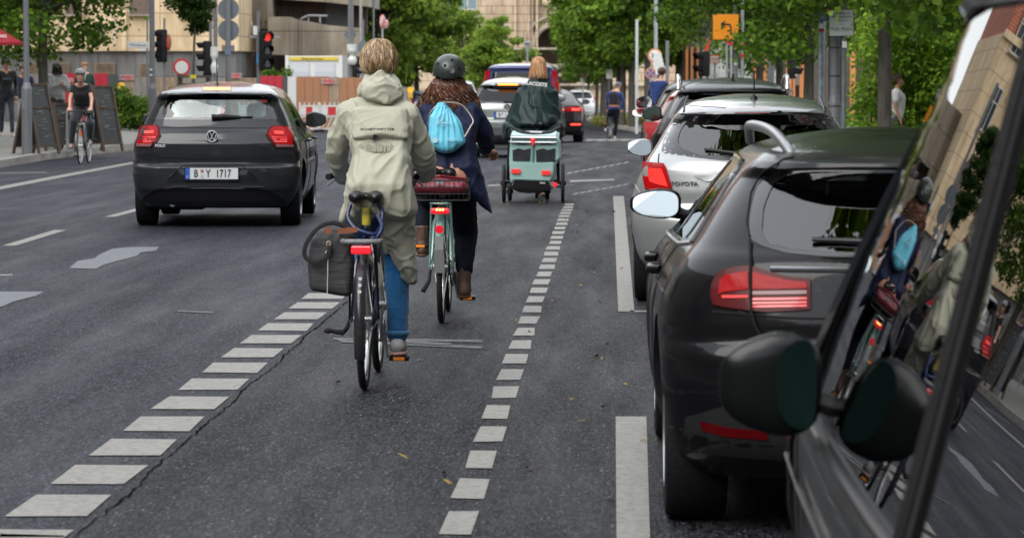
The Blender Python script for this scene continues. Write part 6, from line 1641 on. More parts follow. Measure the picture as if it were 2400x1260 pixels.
def bicycle(label, loc, yaw, fm, r=.345, wb=1.08, saddle_h=.95, bar_h=1.02, bar_w=.30, step=True, crank=-90, rack=.74, fend=None, lean=0, drop=False, steer=0, group=None, basket=False, spokes=32, back=.18, tw=.019):
    b = empty('bicycle', loc, 0, label, 'bicycle', group); b.rotation_euler = (0, R(lean), R(yaw)); bb = Vector((0, .44, .29))
    wheel(b, 0, r, spokes=spokes, tw=tw); wheel(b, wb, r, steer=R(steer), spokes=spokes, tw=tw)
    ht = Vector((0, wb - .20, bar_h - .14)); hb = Vector((0, wb - .13, r * 2 + .03)); st = Vector((0, .44 - (saddle_h - .30) * .33, saddle_h - .16))
    bm = BM(); tube(bm, [bb, st], .016, 10); tube(bm, [ht, hb], .019, 10); tube(bm, [bb, hb + Vector((0, -.01, .05))], .019, 10)
    if step: tube(bm, spline([hb + Vector((0, -.02, .12)), (0, .62, .50), bb.lerp(st, .35)], 5), .017, 10)
    else: tube(bm, [st + Vector((0, .01, -.03)), ht + Vector((0, 0, -.03))], .016, 10)
    for s in (-1, 1): tube(bm, [(s * .02, .44, .29), (s * .062, 0, r)], .009, 8); tube(bm, [(s * .016, st.y + .01, st.z - .05), (s * .05, .12, r + .25), (s * .062, 0, r)], .008, 8)
    put('frame', bm, fm, b, smooth=True)
    bm = BM(); f = Vector((0, wb, r))
    for s in (-1, 1): tube(bm, spline([hb + Vector((s * .045, 0, .0)), (s * .055, wb - .06, r + .2), (s * .055, wb, r)], 4), [.014] * 4 + [.012] * 3 + [.009] * 2, 8)
    tube(bm, [hb + Vector((-.045, 0, 0)), hb + Vector((.045, 0, 0))], .016, 8); put('fork', bm, fm, b, smooth=True)
    bm = BM(); tube(bm, [ht, (0, ht.y - .03, bar_h)], .014, 8)
    hy = ht.y - .03
    if drop: tube(bm, spline([(-bar_w, hy + .08, bar_h - .02), (-bar_w * .95, hy + .0, bar_h), (0, hy, bar_h), (bar_w * .95, hy, bar_h), (bar_w, hy + .08, bar_h - .02)], 4), .013, 8)
    else: tube(bm, spline([(-bar_w, hy - back, bar_h - .01), (-bar_w * .85, hy - back * .45, bar_h), (-bar_w * .4, hy + .01, bar_h + .01), (0, hy, bar_h), (bar_w * .4, hy + .01, bar_h + .01), (bar_w * .85, hy - back * .45, bar_h), (bar_w, hy - back, bar_h - .01)], 5), .011, 8)
    hbr = put('handlebar', bm, M_GALV if not drop else M_BLK, b, smooth=True)
    for s in (-1, 1):
        bm = BM()
        if drop: tube(bm, spline([(s * bar_w, hy + .08, bar_h - .02), (s * bar_w, hy + .13, bar_h + .0), (s * bar_w, hy + .14, bar_h - .1), (s * (bar_w + .01), hy + .03, bar_h - .14)], 4), .014, 8)
        else: tube(bm, [(s * bar_w, hy - back - .01, bar_h - .01), (s * bar_w * .86, hy - back * .45, bar_h)], .016, 10)
        put('grip', bm, M_MATT, hbr, smooth=True)
        bm = BM(); tube(bm, [(s * bar_w * .8, hy - back * .3, bar_h - .01), (s * (bar_w + .02), hy + .02, bar_h - .06)], .006, 6); put('brake_lever', bm, M_GALV, hbr)
    sy = st.y - (saddle_h - .1 - st.z) * .3
    bm = BM(); tube(bm, [st, (0, st.y - .03, saddle_h - .06)], .0135, 10); put('seat_post', bm, M_GALV, b, smooth=True)
    bm = BM()
    sd = [((0, sy + .17, saddle_h - .012), (.02, .03, .02)), ((-.048, sy - .06, saddle_h - .008), (.040, .06, .034)), ((.048, sy - .06, saddle_h - .008), (.040, .06, .034)), ((0, sy + .02, saddle_h - .004), (.06, .09, .024))]
    for c, s_ in sd: ball(bm, c, s_, 16)
    o = put('saddle', bm, M_SADDLE, b); md = o.modifiers.new('r', 'REMESH'); md.mode = 'VOXEL'; md.voxel_size = .006; md2 = o.modifiers.new('s', 'SMOOTH'); md2.iterations = 8; evaluated(o)
    for p in o.data.polygons: p.use_smooth = True
    o.data.materials.clear(); o.data.materials.append(M_SADDLE)
    bm = BM()
    for s in (-1, 1): tube(bm, [(s * .04, sy - .06, saddle_h - .03), (s * .02, sy - .01, saddle_h - .065), (0, sy + .15, saddle_h - .03)], .004, 6)
    put('saddle_rail', bm, M_GALV, o)
    # drive train
    bm = BM(); cyl(bm, (.055, .44, .29), (.058, .44, .29), .085, n=36); torus(bm, (.056, .44, .29), (1, 0, 0), .088, .004, 40, 5); put('chainring', bm, M_GALV, b, smooth=True)
    bm = BM(); tube(bm, [(.056, .44, .377), (.056, 0, r + .04)], .005, 5); tube(bm, [(.056, .44, .203), (.056, .05, r - .1), (.056, 0, r - .04)], .005, 5); torus(bm, (.05, 0, r), (1, 0, 0), .045, .006, 24, 6); torus(bm, (.045, 0, r), (1, 0, 0), .055, .004, 24, 6); put('chain', bm, mat('oily_chain', (.06, .055, .05), .4, metal=.8), b, smooth=True)
    for s, a in ((1, crank), (-1, crank + 180)):
        e = Vector((s * .085, .44 + .17 * math.cos(R(a)), .29 + .17 * math.sin(R(a))))
        bm = BM(); tube(bm, [(s * .065, .44, .29), e], [.013, .009], 8); c = put('crank', bm, M_GALV, b, smooth=True)
        bm = BM(); box(bm, e + Vector((s * .062, 0, 0)), (.10, .075, .026), bev=.006); p = put('pedal', bm, M_BLK, c)
        bm = BM(); box(bm, e + Vector((s * .062, -.041, 0)), (.055, .006, .016)); put('pedal_reflector', bm, M_REFL_O, p)
    if rack:
        bm = BM()
        tube(bm, spline([(-.055, .28, rack), (-.06, 0, rack), (-.058, -.17, rack), (0, -.2, rack), (.058, -.17, rack), (.06, 0, rack), (.055, .28, rack)], 4), .006, 6)
        for x in (-.02, .02): tube(bm, [(x, .28, rack), (x, -.19, rack)], .004, 5)
        for s in (-1, 1): tube(bm, [(s * .06, -.03, rack), (s * .072, 0, r)], .0055, 6); tube(bm, [(s * .058, -.15, rack), (s * .072, 0, r)], .005, 6)
        put('rear_rack', bm, M_BLK if not basket else fm, b, smooth=True)
    if fend:
        fr = fender(b, 'rear_mudguard', 0, r, 60, fend[0], .052, fend[1]); fender(b, 'front_mudguard', wb, r, 20, 150, .05, fend[1])
        bm = BM()
        for s in (-1, 1): tube(bm, [(s * .026, (r + .02) * math.cos(R(fend[0] - 12)), r + (r + .02) * math.sin(R(fend[0] - 12))), (s * .07, 0, r)], .0025, 5)
        put('mudguard_stay', bm, M_SPOKE, fr)
    return b
R1 = Vector((wx(852, 17.05), 17.05, 0)); R2 = Vector((wx(1034, 21.56), 21.56, 0))
M_BLUEF = mat('dark_blue_frame', (.010, .012, .07), .25, coat=1)
b1 = bicycle('dark blue city bicycle with a rear reflector ridden by the person in the trench coat', R1, .3, M_BLUEF, saddle_h=.945, crank=-92, rack=.735, fend=(205, mat('smoked_mudguard', (.05, .05, .055), .25, coat=.8, var=.3, vscale=15)), bar_h=1.03, bar_w=.225)
bm = BM(); box(bm, (0, -.205, .695), (.10, .03, .042), bev=.008); o = put('rear_light', bm, M_REFL_R, b1)
bm = BM(); tube(bm, spline([(-.09, -.15, .735), (-.09, -.205, .735), (-.05, -.22, .735), (.05, -.22, .735), (.09, -.205, .735), (.09, -.15, .735)], 3), .013, 8); put('rack_end', bm, mat('worn_rack_grey', (.16, .16, .16), .4, var=.4, vscale=40), b1, smooth=True)
bm = BM(); cyl(bm, (-.0, .17, .80), (-.0, .165, .885), .022, n=14); put('yellow_post_label', bm, mat('post_label', (.55, .45, .05), .4, col2=(.03, .03, .03), vscale=22, stretch=(.2, .2, 1)), b1)
M_LOCK = mat('blue_cable_lock', (.004, .014, .075), .4, coat=.2)
bm = BM(); tube(bm, spline([(-.075, .13, .90), (-.085, .10, .84), (-.05, .07, .79), (.01, .06, .765), (.06, .07, .76), (.075, .12, .80), (.08, .16, .86), (.06, .16, .90)], 6), .0095, 8); tube(bm, spline([(.06, .1, .85), (.085, .06, .79), (.055, .05, .735), (.03, .08, .72), (.05, .12, .76)], 6), .0095, 8); put('cable_lock', bm, M_LOCK, b1, smooth=True)
bm = BM(); tube(bm, spline([(.0, .02, .66), (.06, .06, .60), (.075, .06, .54), (.065, .06, .50)], 4), .018, 8); put('chain_case', bm, mat('off_white_plastic', (.45, .44, .38), .4), b1, smooth=True)
bm = BM(); tube(bm, [(-.07, .02, .34), (-.085, -.05, .30), (-.10, -.08, .285), (-.165, -.09, .295)], [.012, .012, .014, .009], 8); ball(bm, (-.17, -.09, .295), (.022, .014, .014), 10); put('kickstand', bm, M_MATT, b1, smooth=True)
for z_ in (.56, .53, .50): 
    bm = BM(); t = math.acos(max(-1, min(1, (z_ - .325) / .367))); cyl(bm, (.0, -math.sin(t) * .367 - .006, z_), (.0, -math.sin(t) * .367 - .001, z_), .009, n=10); put('reflective_dot', bm, M_SIGNW, b1)
M_MINT = mat('mint_frame', (.28, .52, .46), .3, coat=1)
b2 = bicycle('mint green city bicycle with a wire basket ridden by the helmeted person', R2, .6, M_MINT, saddle_h=.93, crank=-78, rack=.745, fend=(165, M_MINT), bar_h=1.08, bar_w=.30, basket=True)
bm = BM(); box(bm, (0, -.215, .70), (.115, .03, .038), bev=.012); o = put('rear_light', bm, M_REFL_R, b2); bm = BM()
for dx in (-.018, 0, .018): ball(bm, (dx, -.233, .708), (.007, .004, .008), 8)
put('light_element', bm, mat('lit_orange', (1, .4, .05), .3, emit=(1, .5, .1), estr=2.5), o)
bm = BM(); cyl(bm, (0, -.32, .595), (0, -.33, .59), .026, n=20); put('reflector', bm, M_REFL_R, b2)
bm = BM(); prism(bm, [(-.026, -.365, .47), (.026, -.365, .47), (.036, -.372, .33), (-.034, -.372, .33)], (0, .004, 0)); prism(bm, [(-.026, -.33, .55), (.026, -.33, .55), (.026, -.365, .47), (-.026, -.365, .47)], (0, .004, .0)); put('mud_flap', bm, mat('grey_mud_flap', (.12, .12, .12), .6), b2)
bm = BM(); tube(bm, [(-.07, .04, .32), (-.075, -.03, .26), (-.11, -.07, .20)], [.010, .012, .016], 8); put('kickstand', bm, M_MATT, b2, smooth=True)
# wire basket on the rack and the bag in it
bx0, bx1, bz0, bz1, by0, by1 = -.175, .175, .765, .885, -.24, .16
bm = BM()
for zz in (bz0, bz0 + .04, bz0 + .08, bz1): tube(bm, [(bx0, by0, zz), (bx1, by0, zz), (bx1, by1, zz), (bx0, by1, zz), (bx0, by0, zz)], .0028 if zz < bz1 else .005, 5)
for k in range(13): x = bx0 + (bx1 - bx0) * k / 12; tube(bm, [(x, by0, bz1), (x, by0, bz0), (x, by1, bz0), (x, by1, bz1)], .0022, 4)
for k in range(1, 10): yy = by0 + (by1 - by0) * k / 10; tube(bm, [(bx0, yy, bz1), (bx0, yy, bz0), (bx1, yy, bz0), (bx1, yy, bz1)], .0022, 4)
put('basket', bm, M_BLK, b2)
# ================================================================ PEOPLE
def ell(c, r, q=None, n=10):
    r = (r, r, r) if isinstance(r, (int, float)) else r; out = []
    for i in range(7):
        a = math.pi * i / 6
        for j in range(n):
            b = 2 * math.pi * j / n; v = Vector((r[0] * math.sin(a) * math.cos(b), r[1] * math.sin(a) * math.sin(b), r[2] * math.cos(a)))
            out.append(Vector(c) + (q @ v if q else v))
    return out
def hull(bm, balls, q=None):
    vs = [bm.verts.new(p) for c, r in balls for p in ell(c, r, q)]
    bmesh.ops.convex_hull(bm, input=vs, use_existing_faces=False)
def sculpt(name, hulls, m, parent=None, voxel=.01, smooth=6, fold=0.0, ff=9.0, stretch=(1, 1, .45), seed=0, q=None, fn=None):
    """one continuous surface grown over overlapping rounded volumes, then creased like cloth"""
    bm = BM()
    for h in hulls:
        b2_ = BM(); hull(b2_, h, q); loose = [v for v in b2_.verts if not v.link_faces]; bmesh.ops.delete(b2_, geom=loose, context='VERTS')
        me = bpy.data.meshes.new('t'); b2_.to_mesh(me); b2_.free(); bm.from_mesh(me); bpy.data.meshes.remove(me)
    o = put(name, bm, m); md = o.modifiers.new('r', 'REMESH'); md.mode = 'VOXEL'; md.voxel_size = voxel
    if smooth: ms = o.modifiers.new('s', 'SMOOTH'); ms.iterations = smooth; ms.factor = .6
    evaluated(o); me = o.data; me.materials.clear(); me.materials.append(m)
    if fold:
        N = [v.normal.copy() for v in me.vertices]; s = Vector(stretch)
        for v, n in zip(me.vertices, N):
            p = Vector((v.co.x * s.x, v.co.y * s.y, v.co.z * s.z)) * ff + Vector((seed, seed * 2, 0))
            w = mnoise.noise_vector(p * .6) * .8
            d = max(0, 1 - abs(mnoise.noise(p * .8 + w * .7)) * 5) ** 1.5; e_ = max(0, 1 - abs(mnoise.noise(p * 1.7 + w + Vector((7, 3, 1)))) * 6) * .45; d2 = mnoise.noise(p * .7 + w)
            v.co += n * fold * (d * .62 + e_ + d2 * .55 - .2)
    if fn:
        for v in me.vertices: v.co = fn(v.co)
    for p in me.polygons: p.use_smooth = True
    if parent: pin(o, parent)
    return o
def chain(*pr): return [[pr[i], pr[i + 1]] for i in range(len(pr) - 1)]
SKIN = mat('skin', (.50, .27, .19), .5, var=.08, vscale=30); SKIN_T = mat('tanned_skin', (.36, .19, .12), .5, var=.08, vscale=30); SKIN_P = mat('pale_skin', (.58, .35, .27), .5, var=.08, vscale=30)
def hand_hulls(wr, dirv, side, palm_n, size=1.0, curl=1.0):
    """palm, four unequal curled fingers and a thumb; dirv towards the knuckles, side towards the thumb, palm_n out of the palm"""
    d = Vector(dirv).normalized(); s = Vector(side); s = (s - d * s.dot(d)).normalized(); n = Vector(palm_n); n = (n - d * n.dot(d) - s * n.dot(s)).normalized() if abs(n.dot(d)) + abs(n.dot(s)) < 1.99 else d.cross(s)
    k = size; W_ = Vector(wr); H = [[(W_, .024 * k), (W_ + d * .035 * k + s * .018 * k, .019 * k), (W_ + d * .035 * k - s * .018 * k, .018 * k)],
        [(W_ + d * .035 * k + s * .018 * k, .019 * k), (W_ + d * .035 * k - s * .018 * k, .018 * k), (W_ + d * .078 * k + s * .03 * k, .013 * k), (W_ + d * .07 * k - s * .03 * k, .012 * k)]]
    for i, (u, L_) in enumerate(((.030, .82), (.010, .95), (-.011, .88), (-.030, .68))):
        p = W_ + d * (.076 - .003 * i) * k + s * u * k; r = (.0092 - .0006 * (i == 3)) * k; a = .25
        for seg in range(3):
            a2 = a + curl * (.75 + .1 * i); q_ = p + (d * math.cos(a) + n * math.sin(a)) * .034 * L_ * k * (1 - .18 * seg); H.append([(p, r), (q_, r * .93)]); p = q_; a = a2; r *= .93
    t0 = W_ + d * .022 * k + s * .026 * k; t1 = t0 + (s * .7 + d * .6 + n * .35).normalized() * .036 * k; t2 = t1 + (d * .75 + n * .75).normalized() * .030 * k
    H += [[(t0, .013 * k), (t1, .0105 * k)], [(t1, .0105 * k), (t2, .009 * k)]]
    return H
def frame(fwd):
    f = Vector(fwd).normalized(); x = f.cross(Vector((0, 0, 1))).normalized(); z = x.cross(f)
    return Matrix((x, f, z)).transposed()      # columns: right, forward, up
def head_hulls(c, q, k=1.0):
    C = lambda x, y, z: Vector(c) + q @ (Vector((x, y, z)) * k)
    H = [[(C(0, -.012, .03), (.072 * k, .088 * k, .078 * k)), (C(0, .012, .01), (.066 * k, .075 * k, .085 * k))], [(C(0, .012, .01), (.064 * k, .074 * k, .07 * k)), (C(0, .045, -.085), .024 * k), (C(.03, .02, -.07), .024 * k), (C(-.03, .02, -.07), .024 * k)],
         [(C(0, .085, .008), .008 * k), (C(0, .105, -.018), .010 * k), (C(.012, .092, -.024), .008 * k), (C(-.012, .092, -.024), .008 * k)], [(C(-.018, .084, -.047), .009 * k), (C(.018, .084, -.047), .009 * k)],
         [(C(-.035, .072, .032), .012 * k), (C(.035, .072, .032), .012 * k)]]
    for s in (-1, 1): H.append([(C(s * .076, -.005, .018), (.008 * k, .018 * k, .022 * k)), (C(s * .074, .004, -.02), (.006 * k, .01 * k, .012 * k))])
    return H
def face(c, q, r, k=1.0, lips=None, brow=(.05, .03, .02)):
    C = lambda x, y, z: Vector(c) + q @ (Vector((x, y, z)) * k)
    for s in (-1, 1):
        bm = BM(); ball(bm, C(s * .030, .078, .006), (.013 * k, .010 * k, .009 * k), 12, q); o = pin(put('eye', bm, mat('eye_white', (.55, .52, .5), .2), smooth=True), r)
        bm = BM(); ball(bm, C(s * .030, .0875, .006), (.006 * k, .003 * k, .0065 * k), 10, q); i_ = put('iris', bm, M_INK, smooth=True); i_.parent = o
        bm = BM(); tube(bm, [C(s * .014, .089, .026), C(s * .030, .090, .031), C(s * .046, .080, .026)], .0035 * k, 6); pin(put('eyebrow', bm, mat('brow_hair', brow, .8)), r)
    bm = BM(); tube(bm, [C(-.023, .088, -.047), C(0, .096, -.044), C(.023, .088, -.047)], [.002 * k, .0045 * k, .002 * k], 6); tube(bm, [C(-.02, .088, -.05), C(0, .095, -.053), C(.02, .088, -.05)], [.002 * k, .005 * k, .002 * k], 6); pin(put('mouth', bm, mat('lips', lips or (.38, .12, .10), .45)), r)
def strands(name, n, root_fn, path_fn, rad, cols, parent, seed=0, seg=5, vs=3.0):
    """hair as many fine locks in one mesh"""
    rn = random.Random(seed); bm = BM()
    for k in range(n):
        p = path_fn(rn); m_ = len(p); r0 = rad * rn.uniform(.6, 1.3)
        tube(bm, p, [r0 * (1 - .75 * (i / (m_ - 1)) ** 2) for i in range(m_)], 4, caps=False)
    m = bpy.data.materials.new(name + '_mat'); m.use_nodes = True; nt = m.node_tree; b = nt.nodes['Principled BSDF']; b.inputs['Roughness'].default_value = .42
    g = nt.nodes.new('ShaderNodeNewGeometry'); rp = nt.nodes.new('ShaderNodeValToRGB'); rp.color_ramp.elements[0].color = (*cols[0], 1); rp.color_ramp.elements[1].color = (*cols[-1], 1)
    if len(cols) > 2: e = rp.color_ramp.elements.new(.55); e.color = (*cols[1], 1)
    nt.links.new(g.outputs['Random Per Island'], rp.inputs[0]); nt.links.new(rp.outputs[0], b.inputs['Base Color'])
    return pin(put('hair', bm, m, smooth=True), parent)
def cap_hair(c, q, r, cols, parent, n=500, length=.12, k=1.0, seed=0, down=.9, fringe=True, rad=.004, curl=0, rr=(.083, .1, .095), low=-.25, lim=1.1):
    """locks rooted over the scalp, falling away from the crown"""
    c = Vector(c)
    bm = BM(); ball(bm, c + q @ Vector((0, -.012, .03 * k)), (rr[0] * k * .97, rr[1] * k * .95, rr[2] * k * .93), 20, q); 
    dl = [v for v in bm.verts if (q.inverted() @ (v.co - c)).y > .035 * k and (q.inverted() @ (v.co - c)).z < .07 * k]; bmesh.ops.delete(bm, geom=dl, context='VERTS')
    sc = put('scalp_hair', bm, mat('scalp_%d' % seed, tuple(x * .6 for x in cols[0]), .7), smooth=True); pin(sc, parent)
    def path(rn):
        az = rn.uniform(0, 6.283); t = rn.uniform(0, 1.45) ** 1.0 * (1 if length > .1 else 1.15); rad0 = Vector(rr) * k
        if math.sin(az) > .25: t = min(t, .75)
        span = length / .1; P = []; off = 1.02 + rn.uniform(0, .09); sw = rn.uniform(-.15, .55); kink = rn.uniform(-.25, .25); N_ = 8; p = None
        for i in range(N_):
            u = i / (N_ - 1); tt = t + span * .9 * u / 1.0; aa = az + sw * u * math.sin(min(tt, 1.5)) + kink * u * u
            ff = off + .05 * math.sin(u * 3.1) - .03 * (u > .8)
            if tt < 1.75: p = Vector((math.cos(aa) * math.sin(tt) * rad0.x * ff, math.sin(aa) * math.sin(tt) * rad0.y * ff - .012, math.cos(tt) * rad0.z * ff + .03 * k))
            elif length > .1: p = p + Vector((math.cos(aa) * .004 * lim, math.sin(aa) * .004, -span * .9 / N_ * .1))
            else: p = Vector((math.cos(aa) * math.sin(tt) * rad0.x * ff, math.sin(aa) * math.sin(tt) * rad0.y * ff - .012, math.cos(tt) * rad0.z * ff + .03 * k))
            P.append(c + q @ p)
        return P
    return strands('hair_%d' % seed, n, None, path, rad, cols, parent, seed)
def figure(label, J, skin, top, legs, shoe_m, parent=None, voxel=.012, sleeve=1.0, tf=.012, leg_f=.012, group=None, hands=True, thick=1.0, top_low=0.0, curl=1.0, bust=0, hsz=1.0, face_on=False, skirt=None, palm=None, hand_d=None):
    """J: joints (world). top/legs materials. one continuous body under fitted clothes"""
    r = root('person', J['pel'].x, J['pel'].y, J['ground'], label, 'person', group)
    q = frame(J['fwd']); qh = frame(J.get('look', J['fwd'])); t = thick; X = q @ Vector((1, 0, 0)); Y = q @ Vector((0, 1, 0)); Zv = Vector((0, 0, 1))
    pel, chest, neck, head = J['pel'], J['chest'], J['neck'], J['head']; waist = pel.lerp(chest, .45)
    torso = [[(pel + X * .07 * t, (.10 * t, .10 * t, .09)), (pel - X * .07 * t, (.10 * t, .10 * t, .09)), (waist, (.135 * t, .10 * t, .09))], [(waist, (.135 * t, .10 * t, .09)), (chest, (.16 * t, .11 * t, .12))],
             [(chest, (.155 * t, .105 * t, .12)), (J['shL'], .052), (J['shR'], .052), (neck, .055)]]
    body = torso + [[(neck - Zv * .03, .055), (head - Zv * .06, .05)]] + head_hulls(head, qh, hsz)
    for s in 'LR':
        body += chain((J['sh' + s], .045), (J['el' + s], .034), (J['wr' + s], .025)); body += chain((J['hip' + s], .075 * t), (J['kn' + s], .05), (J['an' + s], .034))
        if hands:
            d = (hand_d or (lambda s_: (J['wr' + s_] - J['el' + s_])))(s); sd = X * (1 if s == 'L' else -1)
            body += hand_hulls(J['wr' + s] , d, sd, palm if palm else -Zv, 1.0, curl)
        body += chain((J['an' + s] - Zv * .02, .036), (J['an' + s] + J.get('toe' + s, Y) * .12 - Zv * .05, .03))
    sculpt('body', body, skin, r, min(voxel, .0085) if hands else voxel, 2)
    tt = [[(c, tuple(a + .012 for a in rr_) if isinstance(rr_, tuple) else rr_ + .014) for c, rr_ in h] for h in torso[:2]] + [[(chest, (.17 * t, .118 * t, .125)), (J['shL'], .066), (J['shR'], .066), (neck - Zv * .035, .056)]]
    if bust: tt.append([(chest + Y * .08 - X * .07 + Zv * -.03, .07), (chest + Y * .08 + X * .07 - Zv * .03, .07)])
    if top_low: tt.append([(pel - Zv * top_low + X * .08, .10 * t), (pel - Zv * top_low - X * .08, .10 * t), (waist, (.14 * t, .11 * t, .08))])
    for s in 'LR':
        a, b_, c_ = J['sh' + s], J['el' + s], J['wr' + s]
        if sleeve >= 1: tt += chain((a, .066 * t), (b_, .052 * t), (c_, .04))
        else: tt += [[(a, .066), (a.lerp(b_, sleeve), .056)]]
    if skirt: tt += skirt
    sculpt('top', tt, top, r, voxel, 4, tf)
    lg = [[(pel + X * .08 * t - Zv * .02, (.098 * t, .115 * t, .10)), (pel - X * .08 * t - Zv * .02, (.098 * t, .115 * t, .10))]]
    for s in 'LR':
        lg += chain((J['hip' + s], .096 * t), (J['kn' + s], .064 * t), (J['an' + s] + (J['kn' + s] - J['an' + s]).normalized() * .05, .052))
    sculpt('trousers', lg, legs, r, voxel, 4, leg_f, 14)
    for s in 'LR':
        an = J['an' + s]; ty = J.get('toe' + s, Y)
        o = sculpt('shoe', [[(an - Zv * .045 - ty * .04, (.036, .036, .036)), (an - Zv * .01, (.036, .04, .03)), (an + ty * .10 - Zv * .055, (.042, .042, .026))], [(an + ty * .06 - Zv * .055, (.042, .04, .026)), (an + ty * .165 - Zv * .062, (.036, .03, .020))]], shoe_m, r, .007, 3)
    if face_on: face(head, qh, r, hsz)
    return r, q, qh
def P_(px, py, y): return at(px, py, y)
def cloth(name, col, rough=.8, weave=500, var=.08, bump=.12, sheen=.3):
    m = mat(name, col, rough, var=var, vscale=3, bump=bump, bscale=weave, dist=.001, spec=.2); b = m.node_tree.nodes['Principled BSDF']; b.inputs['Sheen Weight'].default_value = sheen; return m
# ---------------------------------------------------------------- rider in the trench coat
y = 17.35
M_COAT = cloth('sage_coat_cloth', (.40, .395, .31), .62, 260, .05, .1, .15); M_JEANS = cloth('blue_jeans', (.012, .10, .25), .85, 400, .35, .2)
J = dict(ground=0, fwd=(0, 1, 0), look=(.05, 1, -.04), pel=P_(884, 446, 17.40), chest=P_(888, 300, 17.5), neck=P_(889, 222, 17.58), head=P_(889, 158, 17.62), shL=P_(815, 268, 17.5), shR=P_(958, 268, 17.5), elL=P_(787, 352, 17.62), elR=P_(992, 362, 17.62),
         wrL=P_(800, 420, 17.86), wrR=P_(990, 405, 17.84), hipL=P_(855, 470, 17.45), hipR=P_(915, 470, 17.45), knL=P_(846, 560, 17.75), knR=P_(930, 590, 17.72), anL=P_(838, 680, 17.50), anR=P_(932, 793, 17.47))
r1 = root('person', J['pel'].x, 17.27, 0, 'rider with short blond hair in a long sage green hooded trench coat and blue jeans', 'person'); q0 = frame((0, 1, 0))
X = Vector((1, 0, 0)); Yv = Vector((0, 1, 0)); Zv = Vector((0, 0, 1)); D = J
body = [[(D['pel'] + X * .06, .075), (D['pel'] - X * .06, .075), (D['chest'], (.12, .07, .1))], [(D['chest'], (.12, .07, .1)), (D['shL'], .045), (D['shR'], .045), (D['neck'], .05)], [(D['neck'] - Zv * .02, .055), (D['head'] - Zv * .05, .052)]] + head_hulls(D['head'], frame(D['look']), 1.0)
for s in 'LR':
    body += chain((D['sh' + s], .045), (D['el' + s], .036), (D['wr' + s], .026)) + chain((D['hip' + s], .07), (D['kn' + s], .05), (D['an' + s], .033)) + chain((D['an' + s] - Zv * .01, .035), (D['an' + s] + Yv * .12 - Zv * .05, .03))
    body += hand_hulls(D['wr' + s] + Vector((.0, -.01, -.005)), Vector((-.55 if s == 'R' else .55, .75, -.15)), X * (-1 if s == 'R' else 1) + Yv * -.4, (0, .35, -1), .95)
sculpt('body', body, SKIN, r1, .0075, 2)
pw = lambda px, py, yy, r_: (P_(px, py, yy), r_)
coat = [
    [pw(822, 272, 17.5, .058), pw(952, 272, 17.5, .058), pw(868, 238, 17.54, .05), pw(912, 238, 17.54, .05), pw(838, 254, 17.52, .052), pw(938, 254, 17.52, .052)],
    [pw(822, 272, 17.5, .056), pw(952, 272, 17.5, .056), pw(845, 325, 17.46, (.055, .10, .05)), pw(938, 325, 17.46, (.055, .10, .05))],
    [pw(845, 325, 17.46, (.055, .11, .05)), pw(938, 325, 17.46, (.055, .11, .05)), pw(856, 362, 17.40, (.06, .11, .04)), pw(934, 362, 17.40, (.06, .11, .04))],
    [pw(856, 362, 17.40, (.06, .11, .04)), pw(934, 362, 17.40, (.06, .11, .04)), pw(846, 430, 17.34, (.08, .13, .05)), pw(932, 430, 17.34, (.08, .13, .05))],
    [pw(846, 430, 17.34, (.08, .13, .05)), pw(932, 430, 17.34, (.08, .13, .05)), pw(846, 470, 17.36, (.085, .14, .06)), pw(938, 490, 17.38, (.085, .14, .06))],
    [pw(842, 485, 17.42, (.08, .11, .06)), pw(828, 515, 17.50, (.05, .09, .03)), pw(850, 520, 17.6, (.05, .09, .03))],
    [pw(835, 470, 17.40, (.06, .10, .05)), pw(812, 512, 17.46, (.028, .08, .025)), pw(850, 512, 17.5, (.04, .08, .02))],
    [pw(930, 480, 17.40, (.085, .12, .06)), pw(935, 560, 17.50, (.082, .11, .05)), pw(925, 580, 17.62, (.06, .09, .03))],
    [pw(935, 540, 17.48, (.085, .10, .05)), pw(945, 600, 17.56, (.06, .08, .03)), pw(958, 640, 17.56, (.035, .07, .03)), pw(966, 658, 17.54, (.018, .05, .012))],
]
for s in (0, 1):
    if s == 0: coat += chain(pw(820, 270, 17.5, .070), pw(800, 318, 17.56, .066), pw(790, 356, 17.62, .060), pw(794, 392, 17.74, .050), pw(802, 414, 17.84, .040))
    else: coat += chain(pw(954, 270, 17.5, .070), pw(975, 320, 17.56, .066), pw(990, 362, 17.62, .064), pw(996, 392, 17.72, .056), pw(994, 410, 17.80, .046))
sculpt('coat', coat, M_COAT, r1, .0075, 3, .016, 7.0, (1, 1, .8), 3)
hood = [[pw(862, 208, 17.50, .045), pw(920, 208, 17.50, .045), pw(892, 188, 17.55, .05)], [pw(850, 214, 17.52, .034), pw(868, 180, 17.58, .03), pw(862, 225, 17.52, .03)], [pw(934, 218, 17.52, .034), pw(918, 182, 17.58, .03), pw(922, 228, 17.52, .03)],
        [pw(862, 220, 17.47, .032), pw(905, 232, 17.44, .028), pw(930, 218, 17.48, .03), pw(895, 200, 17.46, .045)], [pw(868, 182, 17.60, .022), pw(892, 178, 17.52, .03), pw(920, 184, 17.60, .022)]]
sculpt('hood', hood, M_COAT, r1, .0065, 3, .012, 8, (1, 1, 1.5), 9)
